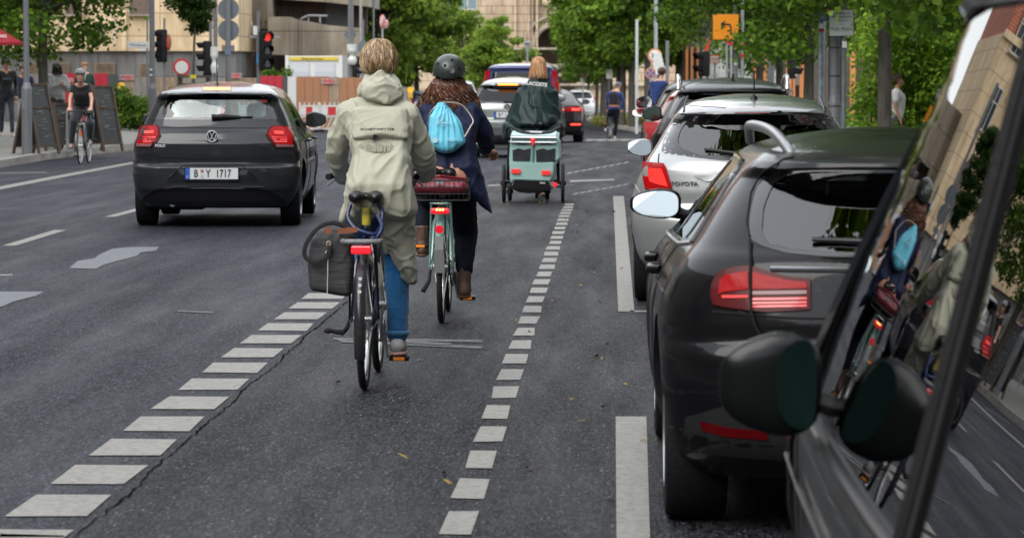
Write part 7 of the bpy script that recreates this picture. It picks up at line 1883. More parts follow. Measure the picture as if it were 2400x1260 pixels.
# storm flap across the back, gathered waist, tab
fl = sculpt('back_flap', [[pw(845, 262, 17.44, (.05, .06, .03)), pw(935, 262, 17.44, (.05, .06, .03)), pw(838, 322, 17.375, (.03, .04, .012)), pw(945, 322, 17.375, (.03, .04, .012)), pw(892, 312, 17.345, (.03, .03, .012))]], M_COAT, r1, .006, 3, .005, 9, (1, 1, 1), 5)
bm = BM(); prism(bm, [P_(872, 314, 17.325), P_(888, 320, 17.32), P_(872, 328, 17.325), P_(875, 321, 17.325)], (0, .01, 0)); pin(put('tab', bm, M_MATT), r1)
bm = BM()
for k in range(26):
    px = 842 + k * 3.9; tube(bm, [P_(px, 340 + random.uniform(-3, 3), 17.305 + .0006 * abs(px - 892)), P_(px + random.uniform(-2, 2), 356, 17.30 + .0006 * abs(px - 892))], .0045, 5)
pin(put('waist_gather', bm, M_COAT, smooth=True), r1)
t = text('coat_lettering', 'SCHIETWETTER', tuple(P_(885, 303.5, 17.272)), .0165, M_INK, None, sx=1.45, bold=.0006); pin(t, r1)
sculpt('trousers', [[(D['hipR'], .085), (D['knR'], .074)], [(D['knR'], .074), (D['anR'].lerp(D['knR'], .5), .060), ], [(D['anR'].lerp(D['knR'], .5), .060), (D['anR'] + Zv * .025, .053)], [(D['hipL'], .085), (D['knL'], .07)], [(D['knL'], .07), (D['anL'] + Zv * .05, .054)]], M_JEANS, r1, .007, 3, .007, 11, (1, 1, 1.3), 2)
bm = BM(); torus(bm, D['anR'] + Zv * .03, (0, 0, 1), .050, .012, 30, 8); pin(put('turn_up', bm, cloth('pale_denim', (.04, .16, .33), .85), smooth=True), r1)
M_CLOG = mat('grey_canvas_shoe', (.42, .41, .41), .7, var=.15, vscale=20)
for s in 'LR':
    an = D['an' + s]; o = sculpt('shoe', [[(an - Zv * .035 - Yv * .045, .036), (an - Zv * .005 - Yv * .01, (.034, .04, .02)), (an + Yv * .08 - Zv * .045, (.046, .05, .032))], [(an + Yv * .05 - Zv * .045, (.046, .05, .032)), (an + Yv * .15 - Zv * .055, (.042, .045, .024))]], M_CLOG, r1, .006, 3)
    sl = sculpt('sole', [[(an - Zv * .072 - Yv * .045, (.042, .042, .013)), (an + Yv * .15 - Zv * .078, (.046, .05, .012)), (an + Yv * .06 - Zv * .075, (.05, .05, .013))]], mat('striped_sole', (.38, .05, .05), .6, col2=(.5, .48, .45), vscale=60, stretch=(1, 1, .1)), None, .006, 1); sl.parent = o
cap_hair(D['head'] + Zv * .005, frame((0, 1, 0)), r1, [(.07, .038, .018), (.26, .155, .07), (.62, .46, .26)], r1, 2200, .085, 1.0, 11, .55, rad=.0026, low=-.72, rr=(.085, .098, .098))
# pannier hanging on the left of the rack
pn = root('pannier', wx(775, 17.0), 17.0, .45, 'black bicycle pannier with leather loops and fine stripes hanging on the dark blue bicycle', 'bag')
M_PAN = mat('striped_pannier_fabric', (.016, .016, .018), .75, col2=(.05, .05, .052), vscale=60, stretch=(.12, .12, 1.3), bump=.3, bscale=30)
sculpt('bag', [[pw(744, 562, 16.98, (.03, .06, .02)), pw(815, 552, 16.98, (.03, .06, .02)), pw(740, 672, 16.98, (.03, .07, .02)), pw(812, 684, 16.98, (.03, .07, .02)), pw(732, 620, 16.98, (.02, .06, .03)), pw(822, 620, 16.98, (.02, .06, .03))], [pw(752, 545, 17.0, (.02, .04, .015)), pw(812, 540, 17.0, (.02, .04, .015)), pw(748, 570, 16.98, (.03, .05, .02)), pw(815, 565, 16.98, (.03, .05, .02))]], M_PAN, pn, .007, 3, .005, 8)
bm = BM(); tube(bm, spline([P_(815, 532, 16.95), P_(780, 522, 16.93), P_(745, 535, 16.9), P_(718, 570, 16.88), P_(714, 600, 16.88), P_(735, 614, 16.88), P_(765, 603, 16.88), P_(772, 575, 16.88)], 6), .012, 6)
for v in bm.verts: v.co.y = 16.9 + (v.co.y - 16.9) * .5
pin(put('strap', bm, mat('black_webbing', (.012, .012, .012), .8), smooth=True), pn)
M_LEATH = mat('tan_leather', (.25, .08, .03), .5, var=.2)
for pts in ([(762, 533), (776, 531), (778, 546), (764, 549)], [(790, 536), (835, 532), (838, 544), (792, 548)], [(766, 565), (776, 564), (777, 580), (767, 582)]):
    bm = BM(); prism(bm, [P_(a, b_, 16.905) for a, b_ in pts], (0, .012, 0)); pin(put('leather_tab', bm, M_LEATH), pn)
bm = BM(); torus(bm, P_(770, 571, 16.90), (0, 1, 0), .010, .0025, 20, 6); tube(bm, [P_(769, 577, 16.9), P_(767, 587, 16.9), P_(763, 592, 16.9)], .004, 6); pin(put('snap_hook', bm, M_CHROME, smooth=True), pn)
bm = BM(); tube(bm, [P_(769, 590, 16.895), P_(768, 640, 16.893), P_(767, 688, 16.90)], .0022, 5); pin(put('reflective_stripe', bm, M_SIGNW), pn)

# ---------------------------------------------------------------- rider with helmet and blue bag
M_NAVY = cloth('navy_coat_cloth', (.008, .013, .042), .6, 300, .08, .12, .02); M_DNAVY = cloth('dark_trousers', (.004, .006, .013), .85, 400, .1, .1, 0)
J = dict(ground=0, fwd=(0, 1, 0), look=(0, 1, -.05), pel=P_(1045, 425, 21.8), chest=P_(1050, 300, 22.0), neck=P_(1052, 232, 22.08), head=P_(1052, 172, 22.1), shL=P_(998, 262, 22.0), shR=P_(1108, 262, 22.0), elL=P_(974, 330, 22.1), elR=P_(1140, 322, 22.12),
         wrL=P_(968, 368, 22.35), wrR=P_(1138, 356, 22.36), hipL=P_(1022, 440, 21.85), hipR=P_(1078, 440, 21.85), knL=P_(1000, 470, 22.25), knR=P_(1092, 545, 22.2), anL=P_(990, 568, 22.0), anR=P_(1088, 665, 21.98))
D = J; r2 = root('person', D['pel'].x, 21.8, 0, 'rider in navy coat with grey helmet and long curly brown hair', 'person')
body = [[(D['pel'] + X * .06, .09), (D['pel'] - X * .06, .09), (D['chest'], (.13, .09, .1))], [(D['chest'], (.13, .09, .1)), (D['shL'], .045), (D['shR'], .045), (D['neck'], .05)], [(D['neck'] - Zv * .02, .052), (D['head'] - Zv * .05, .05)]] + head_hulls(D['head'], frame(D['look']), 1.0)
for s in 'LR':
    body += chain((D['sh' + s], .045), (D['el' + s], .036), (D['wr' + s], .027)) + chain((D['hip' + s], .07), (D['kn' + s], .05), (D['an' + s], .033)) + chain((D['an' + s] - Zv * .01, .035), (D['an' + s] + Yv * .12 - Zv * .05, .03))
    body += hand_hulls(D['wr' + s] + Vector((.01 if s == 'R' else -.01, .0, .0)), Vector((.35 if s == 'R' else -.35, .9, -.05)), X * (-1 if s == 'R' else 1), (0, .1, -1), 1.05)
sculpt('body', body, mat('warm_skin', (.42, .20, .13), .5, var=.1), r2, .0085, 2)
pw2 = pw
coat = [
    [pw(1002, 266, 22.0, .060), pw(1106, 266, 22.0, .060), pw(1035, 240, 22.04, .05), pw(1072, 240, 22.04, .05)],
    [pw(1002, 266, 22.0, .058), pw(1106, 266, 22.0, .058), pw(1015, 330, 21.93, (.06, .10, .05)), pw(1092, 330, 21.93, (.06, .10, .05))],
    [pw(1015, 330, 21.93, (.06, .10, .05)), pw(1092, 330, 21.93, (.06, .10, .05)), pw(1000, 392, 21.87, (.08, .13, .06)), pw(1095, 392, 21.87, (.08, .13, .06))],
    [pw(985, 390, 22.0, (.07, .12, .06)), pw(1100, 392, 21.87, (.07, .12, .06)), pw(990, 440, 22.0, (.07, .12, .05)), pw(1110, 430, 21.87, (.05, .10, .04))],
    [pw(1100, 400, 21.87, (.06, .10, .04)), pw(1120, 450, 21.85, (.05, .09, .03)), pw(1150, 495, 21.83, (.012, .03, .012)), pw(1112, 455, 21.83, (.04, .06, .02))],
    [pw(1135, 440, 21.85, (.01, .04, .01)), pw(1152, 498, 21.83, (.010, .03, .010)), pw(1105, 400, 21.87, (.05, .08, .04))],
]
coat += chain(pw(1002, 264, 22.0, .068), pw(980, 325, 22.1, .056), pw(972, 360, 22.3, .046)); coat += chain(pw(1104, 264, 22.0, .068), pw(1126, 300, 22.06, .062), pw(1140, 325, 22.14, .056), pw(1138, 350, 22.30, .045))
sculpt('coat', coat, M_NAVY, r2, .009, 3, .018, 6, (1, 1, .45), 4)
sculpt('trousers', [[(D['hipR'], .10), (D['knR'], .078)], [(D['knR'], .078), (D['anR'] + Zv * .10, .056)], [(D['hipL'], .09), (D['knL'], .078)], [(D['knL'], .078), (D['anL'] + Zv * .09, .05)]], M_DNAVY, r2, .009, 3, .006, 10)
M_BOOT = mat('brown_boot_leather', (.10, .055, .040), .55, var=.25, vscale=18, bump=.3)
for s in 'LR':
    an = D['an' + s]; o = sculpt('boot', [[(an + Zv * .10, (.048, .052, .02)), (an, (.042, .048, .03))], [(an, (.042, .048, .03)), (an - Zv * .045 - Yv * .045, .038), (an + Yv * .10 - Zv * .05, (.044, .045, .028))], [(an + Yv * .07 - Zv * .05, (.044, .045, .03)), (an + Yv * .16 - Zv * .055, (.04, .04, .024))]], M_BOOT, r2, .007, 3, .002, 30)
    sl = sculpt('sole', [[(an - Zv * .078 - Yv * .05, (.038, .04, .012)), (an + Yv * .16 - Zv * .078, (.042, .045, .010))]], mat('boot_sole', (.10, .04, .02), .6), None, .006, 1); sl.parent = o
# helmet
M_HELM = mat('grey_helmet_shell', (.045, .055, .05), .38, metal=.25, coat=.25, var=.15, vscale=25)
hc = P_(1053, 166, 22.08); bm = BM(); ball(bm, hc + Vector((0, -.005, 0)), (.104, .128, .106), 40)
dl = [v for v in bm.verts if v.co.z < hc.z - .040 + .30 * (v.co.y - hc.y) * (1 if v.co.y > hc.y else .35)]; bmesh.ops.delete(bm, geom=dl, context='VERTS'); bmesh.ops.solidify(bm, geom=bm.faces[:], thickness=.014)
hl = pin(put('helmet', bm, M_HELM, smooth=True), r2)
bm = BM()
for px, py in ((1044, 154), (1076, 161), (1060, 141), (1027, 150)):
    d = (P_(px, py, 22.0) - hc); 
    nx, nz = d.x / .104, d.z / .106; ny = -math.sqrt(max(.01, 1 - nx * nx - nz * nz)); p = hc + Vector((d.x, ny * .128 - .005, d.z)); n_ = Vector((nx, ny, nz)).normalized(); cyl(bm, p - n_ * .004, p + n_ * .0025, .0095, n=16)
o = put('vent_hole', bm, M_GAP); o.parent = hl; o.matrix_parent_inverse = hl.matrix_world.inverted()
d = P_(1061, 166, 22.0) - hc; p = hc + Vector((d.x, -.130, d.z)); bm = BM(); torus(bm, p + Vector((0, -.002, 0)), (0.05, 1, 0.05), .016, .0018, 24, 6); cyl(bm, p + Vector((0, .006, 0)), p + Vector((0, -.001, 0)), .016, n=20); o = put('round_badge', bm, mat('badge_grey', (.12, .13, .12), .4)); o.parent = hl; o.matrix_parent_inverse = hl.matrix_world.inverted()
# long curly hair
def curl_path(rn):
    a = rn.uniform(-1.25, 1.25); x0 = .085 * math.sin(a); y0 = -.075 * math.cos(a); spread = rn.uniform(.5, 1.35); L_ = rn.uniform(.19, .30) * (1.0 if abs(a) < .9 else 1.05); ph = rn.uniform(0, 6.28); fr = rn.uniform(11, 19); am = rn.uniform(.007, .016); P = []
    for i in range(22):
        u = i / 21; x = x0 + math.sin(a) * (.100 * spread) * min(1, u * 1.6) + rn.uniform(-.002, .002); yy = y0 - .055 * math.sin(min(1, u * 1.5) * 1.4) * abs(math.cos(a)) ; z = -.035 - L_ * u
        P.append(D['head'] + Vector((x + am * math.cos(ph + fr * u), yy - .01 + am * math.sin(ph + fr * u), z)))
    return P
sculpt('hair_base', [[(D['head'] + Vector((0, -.02, -.03)), (.085, .08, .05)), (D['head'] + Vector((-.09, -.03, -.14)), (.06, .06, .06)), (D['head'] + Vector((.09, -.03, -.14)), (.06, .06, .06))]], mat('dark_brown_hair', (.022, .010, .006), .6), r2, .01, 2)
strands('curly_hair', 800, None, curl_path, .0042, [(.018, .008, .004), (.075, .028, .014), (.20, .075, .036)], r2, 5)
# drawstring bag
bg = root('drawstring_bag', wx(1048, 21.8), 21.8, 1.0, 'light blue drawstring bag with white print carried on the back of the navy coat', 'bag'); M_BAGB = mat('light_blue_nylon', (.13, .52, .68), .42, var=.06, vscale=5)
def bagfn(v):
    t = (v.z - bz_lo) / (bz_hi - bz_lo); a = math.atan2(v.y - 21.8, v.x - bgx); k = .004 + .008 * max(0, t - .2); d = math.sin(a * 17 + 3 * mnoise.noise(Vector((a, t, 0)))) * k
    return v + Vector((math.cos(a) * d, math.sin(a) * d, 0))
bgx = wx(1046, 21.8); bz_lo, bz_hi = P_(0, 360, 21.8).z, P_(0, 236, 21.8).z
sculpt('bag', [[pw(1035, 243, 21.80, (.022, .03, .01)), pw(1028, 275, 21.79, (.05, .055, .03)), pw(1060, 290, 21.79, (.055, .06, .03))], [pw(1028, 275, 21.79, (.055, .055, .03)), pw(1060, 290, 21.79, (.055, .06, .03)), pw(1022, 335, 21.77, (.045, .07, .045)), pw(1073, 330, 21.77, (.045, .07, .04)), pw(1045, 345, 21.77, (.07, .07, .04))]], M_BAGB, bg, .007, 3, .003, 12, fn=bagfn)
bm = BM(); tube(bm, spline([P_(1035, 240, 21.8), P_(1010, 262, 21.82), P_(1003, 300, 21.9), P_(1012, 345, 21.8)], 4), .004, 5); tube(bm, spline([P_(1038, 240, 21.8), P_(1080, 245, 21.9), P_(1108, 280, 21.92), P_(1102, 298, 21.84), P_(1088, 322, 21.76)], 5), .0045, 5); pin(put('cord', bm, mat('cream_cord', (.55, .48, .40), .8), smooth=True), bg)
M_PRT = mat('bag_print_white', (.50, .68, .74), .5)
bm = BM(); torus(bm, P_(1033, 277, 21.722), (0, 1, 0.1), .016, .0035, 20, 5, 150, 420); tube(bm, [P_(1033, 262, 21.73), P_(1037, 270, 21.73)], .003, 5); pin(put('bag_print', bm, M_PRT), bg)
for s_, px, py, sz, dy in (('KONFERENZ', 1038, 288, .017, 21.712), ('forum', 1036, 294, .012, 21.708), ('Stadt und Rad\nBündnis Berlin', 1058, 327, .011, 21.688)): pin(text('bag_lettering', s_, tuple(P_(px, py, dy)), sz, M_PRT, None, rot=(R(82), 0, R(0))), bg)
bm = BM(); cyl(bm, P_(1020, 329, 21.692), P_(1020, 329, 21.70), .016, n=16); pin(put('bag_print', bm, M_PRT), bg)
# red bag lying in the basket
rb_ = root('red_bag', R2.x, 21.5, .8, 'dark red leather bag lying in the wire basket of the mint bicycle', 'bag'); bxw = R2.x
sculpt('bag', [[((bxw - .11, 21.42, .84), (.05, .05, .04)), ((bxw + .12, 21.42, .84), (.045, .05, .04)), ((bxw - .11, 21.66, .85), (.05, .05, .04)), ((bxw + .12, 21.66, .85), (.045, .05, .04)), ((bxw, 21.5, .875), (.06, .06, .03))]], mat('dark_red_leather', (.17, .015, .025), .4, var=.2, bump=.3, bscale=15), rb_, .008, 3, .006, 12)
bm = BM(); box(bm, (bxw, 21.355, .872), (.055, .006, .014)); pin(put('buckle', bm, M_CHROME), rb_)
bm = BM(); tube(bm, [(bxw - .15, 21.5, .89), (bxw, 21.4, .91), (bxw + .15, 21.5, .89)], .01, 6); pin(put('handle', bm, mat('dark_red_leather', (.17, .015, .025))), rb_)
# ---------------------------------------------------------------- rider under the green rain cape, with child trailer
y = 43.6; b3 = bicycle('dark bicycle pulling the mint child trailer, mostly hidden behind it', Vector((wx(1258, 43.7), 43.7, gz(43.7))), 0, M_BLK, saddle_h=.93, rack=.72, fend=None, spokes=16)
g = gz(44); s3 = F / 43.9
D = dict(ground=g, fwd=(0, 1, 0), look=(-.1, 1, 0), pel=P_(1256, 318, 44.0), chest=P_(1260, 245, 44.35), neck=P_(1261, 200, 44.30), head=P_(1262, 158, 44.25), shL=P_(1232, 212, 44.2), shR=P_(1291, 212, 44.2), elL=P_(1208, 262, 44.35), elR=P_(1306, 262, 44.35), wrL=P_(1205, 288, 44.6), wrR=P_(1308, 284, 44.6),
     hipL=P_(1246, 325, 44.05), hipR=P_(1270, 325, 44.05), knL=P_(1243, 370, 44.45), knR=P_(1272, 385, 44.4), anL=P_(1242, 425, 44.25), anR=P_(1274, 455, 44.2))
r3, q, qh = figure('rider with reddish blond hair under a wide dark green rain cape', D, SKIN, M_NAVY, M_DNAVY, M_BLK, hands=True, voxel=.014)
M_CAPE = cloth('dark_green_cape', (.008, .022, .020), .38, 200, .1, .1, .05)
cape = [[pw(1248, 190, 44.22, .05), pw(1275, 190, 44.22, .05), pw(1262, 176, 44.25, .045), pw(1225, 222, 44.2, .07), pw(1297, 222, 44.2, .07), pw(1262, 225, 44.12, .1)],
        [pw(1225, 222, 44.2, .09), pw(1297, 222, 44.2, .08), pw(1262, 228, 44.12, .11), pw(1196, 300, 44.35, (.08, .3, .05)), pw(1313, 285, 44.35, (.06, .3, .05)), pw(1255, 290, 43.95, (.2, .12, .06))],
        [pw(1196, 295, 44.3, (.09, .3, .06)), pw(1188, 322, 44.3, (.05, .3, .03)), pw(1255, 318, 43.95, (.25, .12, .04)), pw(1316, 285, 44.3, (.05, .3, .05)), pw(1310, 318, 44.2, (.08, .25, .04))]]
sculpt('rain_cape', cape, M_CAPE, r3, .013, 4, .028, 3.6, (1, 1, .7), 6)
bm = BM(); torus(bm, P_(1262, 179, 44.22), (0, .2, 1), .075, .025, 24, 8); pin(put('collar', bm, M_CAPE, smooth=True), r3)
pin(text('cape_lettering', 'LACOSTE', tuple(P_(1258, 197.5, 43.98)), .062, M_SIGNW, None, rot=(R(78), R(6), 0), bold=.002), r3)
cap_hair(D['head'], frame((0, 1, 0)), r3, [(.20, .08, .03), (.45, .22, .09), (.6, .36, .18)], r3, 900, .24, 1.0, 12, 1.3, rad=.006, low=-.55, lim=1.35)
# trailer
M_TEAL = cloth('mint_trailer_fabric', (.30, .46, .43), .6, 200, .06, .1, .1); M_ALU = mat('trailer_aluminium', (.5, .51, .52), .3, metal=.85)
y = 42.0; g = gz(42.3); tr = root('child_trailer', wx(1252, y), y, g, 'mint green two seat child trailer with two red reflectors behind the caped rider', 'bicycle trailer'); S = y / F
def tz(py, yy=42.0): return hz(py, yy) - g
def tx(px, yy=42.0): return wx(px, yy) - tr.location.x
def tp(px, py, dy=0): return Vector((tx(px, y + dy), dy, tz(py, y + dy)))
bm = BM(); pts = [tp(1196, 325), tp(1312, 325), tp(1314, 372), tp(1303, 380), tp(1300, 425), tp(1196, 425), tp(1193, 375)]
a = [bm.verts.new(p) for p in pts]; b_ = [bm.verts.new(p + Vector((0, .95, .0 if p.z < .6 else .06))) for p in pts]; n = len(pts)
bm.faces.new(a); bm.faces.new(list(reversed(b_)))
for i in range(n): bm.faces.new((a[i], b_[i], b_[(i + 1) % n], a[(i + 1) % n]))
bmesh.ops.recalc_face_normals(bm, faces=bm.faces); bmesh.ops.bevel(bm, geom=bm.edges[:], offset=.02, segments=2, affect='EDGES'); put('cabin', bm, M_TEAL, tr, smooth=True)
for x0, x1, bot in ((1201, 1244, 377), (1256, 1302, 379)):
    bm = BM(); prism(bm, [tp(x0, 352, -.012), tp((x0 + x1) / 2 - 6, 347, -.012), tp((x0 + x1) / 2 + 5, 351, -.012), tp(x1, 347, -.012), tp(x1 - 2, bot, -.012), tp(x0 + 1, bot, -.012)], (0, .03, 0)); put('mesh_window', bm, mat('black_mesh', (.015, .016, .018), .45, bump=.6, bscale=8, var=.5), tr)
    bm = BM(); prism(bm, [tp(x0 + 8, 334, -.02), tp(x1 - 8, 334, -.02), tp(x1 - 11, 338, -.02), tp(x0 + 11, 338, -.02)], (0, .03, 0)); put('flap_buckle', bm, M_BLK, tr)
bm = BM(); tube(bm, [tp(1250, 335, -.01), tp(1249, 378, -.01)], .012, 6); put('centre_seam', bm, mat('dark_teal_piping', (.10, .2, .18), .6), tr)
bm = BM(); prism(bm, [tp(1196, 378, -.05), tp(1225, 381, -.05), tp(1262, 382, -.05), tp(1299, 379, -.05), tp(1297, 405, -.06), tp(1291, 424, -.05), tp(1203, 422, -.05), tp(1197, 432, -.05)], (0, .09, 0)); bmesh.ops.bevel(bm, geom=bm.edges[:], offset=.012, segments=2, affect='EDGES'); put('rear_pocket', bm, M_TEAL, tr, smooth=True)
bm = BM(); prism(bm, [tp(1207, 421, -.055), tp(1283, 425, -.055), tp(1293, 444, -.05), tp(1270, 451, -.04), tp(1240, 453, -.04), tp(1215, 450, -.04), tp(1198, 440, -.05)], (0, .5, 0)); put('splash_guard', bm, M_BLK, tr)
for px, py in ((1209, 401), (1280, 404.5)): bm = BM(); box(bm, tp(px, py, -.07), (.11, .015, .055), bev=.005); put('reflector', bm, mat('red_trailer_reflector', (.65, .02, .02), .3, coat=1, emit=(1, .05, .05), estr=.2), tr)  # weak emission stands in for light the reflectors throw back
bm = BM(); box(bm, tp(1301, 432, -.03), (.05, .03, .05), bev=.005); put('side_light', bm, M_REFL_R, tr)
bm = BM(); ball(bm, tp(1249, 328, -.03), (.032, .03, .032), 12); ball(bm, tp(1249, 336, -.03), (.018, .03, .03), 10); put('rear_light', bm, M_REFL_R, tr, smooth=True)
for py in (322, 333): bm = BM(); tube(bm, [tp(1196 - (py > 330) * 1, py, -.02), tp(1304, py + 1, -.02)], .014, 8); put('cross_bar', bm, M_ALU, tr, smooth=True)
bm = BM(); prism(bm, [tp(1197, 317, 0), tp(1303, 318, 0), tp(1303, 322, 0), tp(1197, 321, 0)], (0, .8, .04)); put('roof_cover', bm, mat('pale_mint_fabric', (.42, .55, .54), .6), tr)
bm = BM(); tube(bm, spline([tp(1190, 325, .05), tp(1188, 305, -.1), tp(1196, 296, -.22), tp(1215, 307, -.25), tp(1250, 312, -.25), tp(1290, 309, -.25), tp(1305, 301, -.22), tp(1314, 300, -.12), tp(1314, 325, .05)], 5), .018, 8); put('push_handle', bm, mat('handle_foam', (.03, .032, .035), .7), tr, smooth=True)
bm = BM(); tube(bm, [tp(1242, 310, -.26), tp(1270, 311, -.26)], .02, 8); put('handle_sleeve', bm, M_GALV, tr, smooth=True)
def twheel(px, dy, r_, w=.02):
    x = tx(px, y + dy); bm = BM(); torus(bm, (x, dy, r_), (1, 0, 0), r_ - w, w, 40, 8); o = put('wheel', bm, M_TYRE, tr, smooth=True)
    bm = BM(); torus(bm, (x, dy, r_), (1, 0, 0), r_ - 2.2 * w, .012, 36, 6); cyl(bm, (x - .04, dy, r_), (x + .04, dy, r_), .025, n=12)
    for k in range(10): a_ = math.pi * 2 * k / 10; tube(bm, [(x, dy, r_), (x, dy + (r_ - 2 * w) * math.cos(a_), r_ + (r_ - 2 * w) * math.sin(a_))], .005, 4)
    put('rim', bm, M_MATT, o, smooth=True); return o
twheel(1181, .12, .235); twheel(1319, .12, .235); twheel(1195, .55, .12, .025); twheel(1283, .95, .11, .025)
bm = BM(); 
for px0, px1 in ((1184, 1200), (1300, 1317)): tube(bm, [tp(px0, 424, .1), tp(px1, 427, .05)], .022, 8); tube(bm, [tp(px0 + 2, 436, 0), tp(px1, 438, 0)], .014, 8)
tube(bm, [tp(1306, 330, .05), tp(1309, 430, .1)], .02, 8); tube(bm, [tp(1194, 330, .05), tp(1190, 430, .1)], .02, 8); put('axle_frame', bm, M_BLK, tr, smooth=True)
text('trailer_lettering', 'THULE', tuple(tp(1271, 428.5, -.062)), .022, M_SIGNW, tr, bold=.001)

# ---------------------------------------------------------------- cycling woman coming towards us on the left
fy = 63.0; X0 = wx(183.5, fy)
b4 = bicycle('black road bicycle with an orange reflector ridden towards us along the left kerb', Vector((X0 + .0, fy + 1.02, gz(fy + 1))), 180, mat('black_frame', (.012, .012, .012), .3, coat=.8), wb=1.02, saddle_h=.93, bar_h=.96, bar_w=.215, step=False, rack=None, drop=True, crank=-60, spokes=20, tw=.014)
bm = BM(); tube(bm, [(0, .93, .62), (0, .96, .50)], .022, 8); put('orange_mud_flap', bm, mat('orange_flap', (.65, .10, .02), .5), b4)
q_y = lambda px, py, d: P_(px, py, d)
D = dict(ground=gz(64), fwd=(0, -1, 0), look=(.05, -1, -.02), pel=P_(194, 250, 64.15), chest=P_(191, 218, 63.9), neck=P_(189, 199, 63.82), head=P_(188.5, 179, 63.72), shL=P_(208, 205, 63.9), shR=P_(172, 205, 63.9), elL=P_(215, 232, 63.7), elR=P_(164, 232, 63.7), wrL=P_(213, 253, 63.42), wrR=P_(163, 253, 63.42),
         hipL=P_(205, 255, 64.1), hipR=P_(184, 255, 64.1), knL=P_(213, 290, 63.75), knR=P_(173, 285, 63.75), anL=P_(212, 330, 63.9), anR=P_(167, 338, 63.85))
r4, q, qh = figure('woman cyclist in black polo shirt and dark leggings wearing a striped black helmet', D, SKIN, cloth('black_shirt', (.008, .008, .009), .8), cloth('charcoal_leggings', (.022, .024, .03), .7), mat('grey_shoe', (.14, .15, .16), .7), sleeve=.45, tf=.006, leg_f=.003, thick=1.12, bust=1, face_on=True, hsz=1.05, palm=Vector((0, 0, -1)), hand_d=lambda s: Vector((0, -1, -.3)))
M_H2 = mat('black_helmet', (.015, .016, .017), .3, coat=.6); hc = D['head'] + Vector((0, .0, .055)); bm = BM(); ball(bm, hc, (.095, .12, .085), 28); bmesh.ops.delete(bm, geom=[v for v in bm.verts if v.co.z < hc.z - .025], context='VERTS'); bmesh.ops.solidify(bm, geom=bm.faces[:], thickness=.02); hl = pin(put('helmet', bm, M_H2, smooth=True), r4)
bm = BM()
for k in range(-3, 4): tube(bm, [hc + Vector((k * .024 * math.cos(a) ** .7 if math.cos(a) > 0 else 0, -.124 * math.cos(a), .088 * math.sin(a))) for a in [R(x_) for x_ in (0, 25, 50, 75, 89)]], .0055, 5)
o = put('helmet_rib', bm, mat('silver_helmet_rib', (.35, .36, .37), .3)); o.parent = hl; o.matrix_parent_inverse = hl.matrix_world.inverted()
bm = BM(); 
for s in (-1, 1): tube(bm, [D['head'] + Vector((s * .075, -.02, .03)), D['head'] + Vector((s * .05, -.04, -.10)), D['head'] + Vector((0, -.05, -.125))], .005, 5)
o = put('chin_strap', bm, M_INK); pin(o, r4)
sculpt('hair', [[(D['head'] + Vector((0, .05, -.02)), (.075, .06, .07)), (D['head'] + Vector((.03, .08, -.1)), .03)]], mat('brown_hair', (.05, .025, .012), .6), r4, .012, 2, .004)
# ---------------------------------------------------------------- far cyclist seen from behind and man in blue jacket
b5 = bicycle('far dark bicycle propped against the leg of its rider beyond the junction', Vector((wx(1424, 105), 105, gz(105))), -3, M_BLK, saddle_h=.95, rack=None, step=False, lean=6, spokes=12, crank=-80, bar_w=.25)
bm = BM(); ball(bm, (0, .16, .78), (.03, .03, .05), 8); put('rear_light', bm, M_REFL_R, b5)
D = dict(ground=gz(105), fwd=(0, 1, 0), look=(.35, 1, 0), pel=P_(1438, 255, 105.1), chest=P_(1438, 228, 105.3), neck=P_(1445, 212, 105.4), head=P_(1449, 203, 105.45), shL=P_(1426, 221, 105.3), shR=P_(1454, 221, 105.3), elL=P_(1423, 240, 105.35), elR=P_(1461, 240, 105.3), wrL=P_(1423, 254, 105.6), wrR=P_(1458, 256, 105.3),
         hipL=P_(1431, 262, 105.1), hipR=P_(1444, 262, 105.1), knL=P_(1426, 284, 105.3), knR=P_(1444, 290, 105.2), anL=P_(1419, 303, 105.2), anR=P_(1441, 321, 105.1))
r5, q, qh = figure('far cyclist in a blue jacket with black backpack and helmet standing astride', D, SKIN, cloth('royal_blue_jacket', (.01, .02, .10), .7), M_DNAVY, mat('white_sole_trainer', (.3, .3, .3), .6), voxel=.018, tf=.012)
bm = BM(); ball(bm, D['head'] + Vector((0, 0, .05)), (.10, .125, .09), 20); bmesh.ops.delete(bm, geom=[v for v in bm.verts if v.co.z < D['head'].z + .02], context='VERTS'); bmesh.ops.solidify(bm, geom=bm.faces[:], thickness=.02); pin(put('helmet', bm, mat('dark_blue_helmet', (.02, .025, .05), .3, coat=.5), smooth=True), r5)
bp = root('backpack', D['chest'].x, 105.1, D['pel'].z, 'black backpack with orange lower band on the far cyclist', 'bag')
sculpt('bag', [[(D['chest'] + Vector((0, -.2, .08)), (.12, .07, .08)), (D['chest'] + Vector((0, -.2, -.22)), (.14, .09, .1))]], M_MATT, bp, .016, 3, .004)
bm = BM(); box(bm, D['chest'] + Vector((0, -.29, -.26)), (.24, .03, .05), bev=.01); pin(put('orange_band', bm, mat('orange_band', (.4, .13, .06), .6)), bp)
D = dict(ground=gz(88) + .1, fwd=(0, 1, 0), look=(.3, 1, 0), pel=P_(1534, 246, 88), chest=P_(1541, 208, 88.1), neck=P_(1547, 188, 88.2), head=P_(1551, 171, 88.25), shL=P_(1528, 196, 88.1), shR=P_(1560, 196, 88.1), elL=P_(1522, 218, 88.3), elR=P_(1566, 220, 88.3), wrL=P_(1518, 236, 88.6), wrR=P_(1566, 238, 88.6),
         hipL=P_(1528, 252, 88), hipR=P_(1542, 252, 88), knL=P_(1528, 290, 88.3), knR=P_(1545, 290, 88.3), anL=P_(1528, 326, 88.1), anR=P_(1545, 326, 88.1))
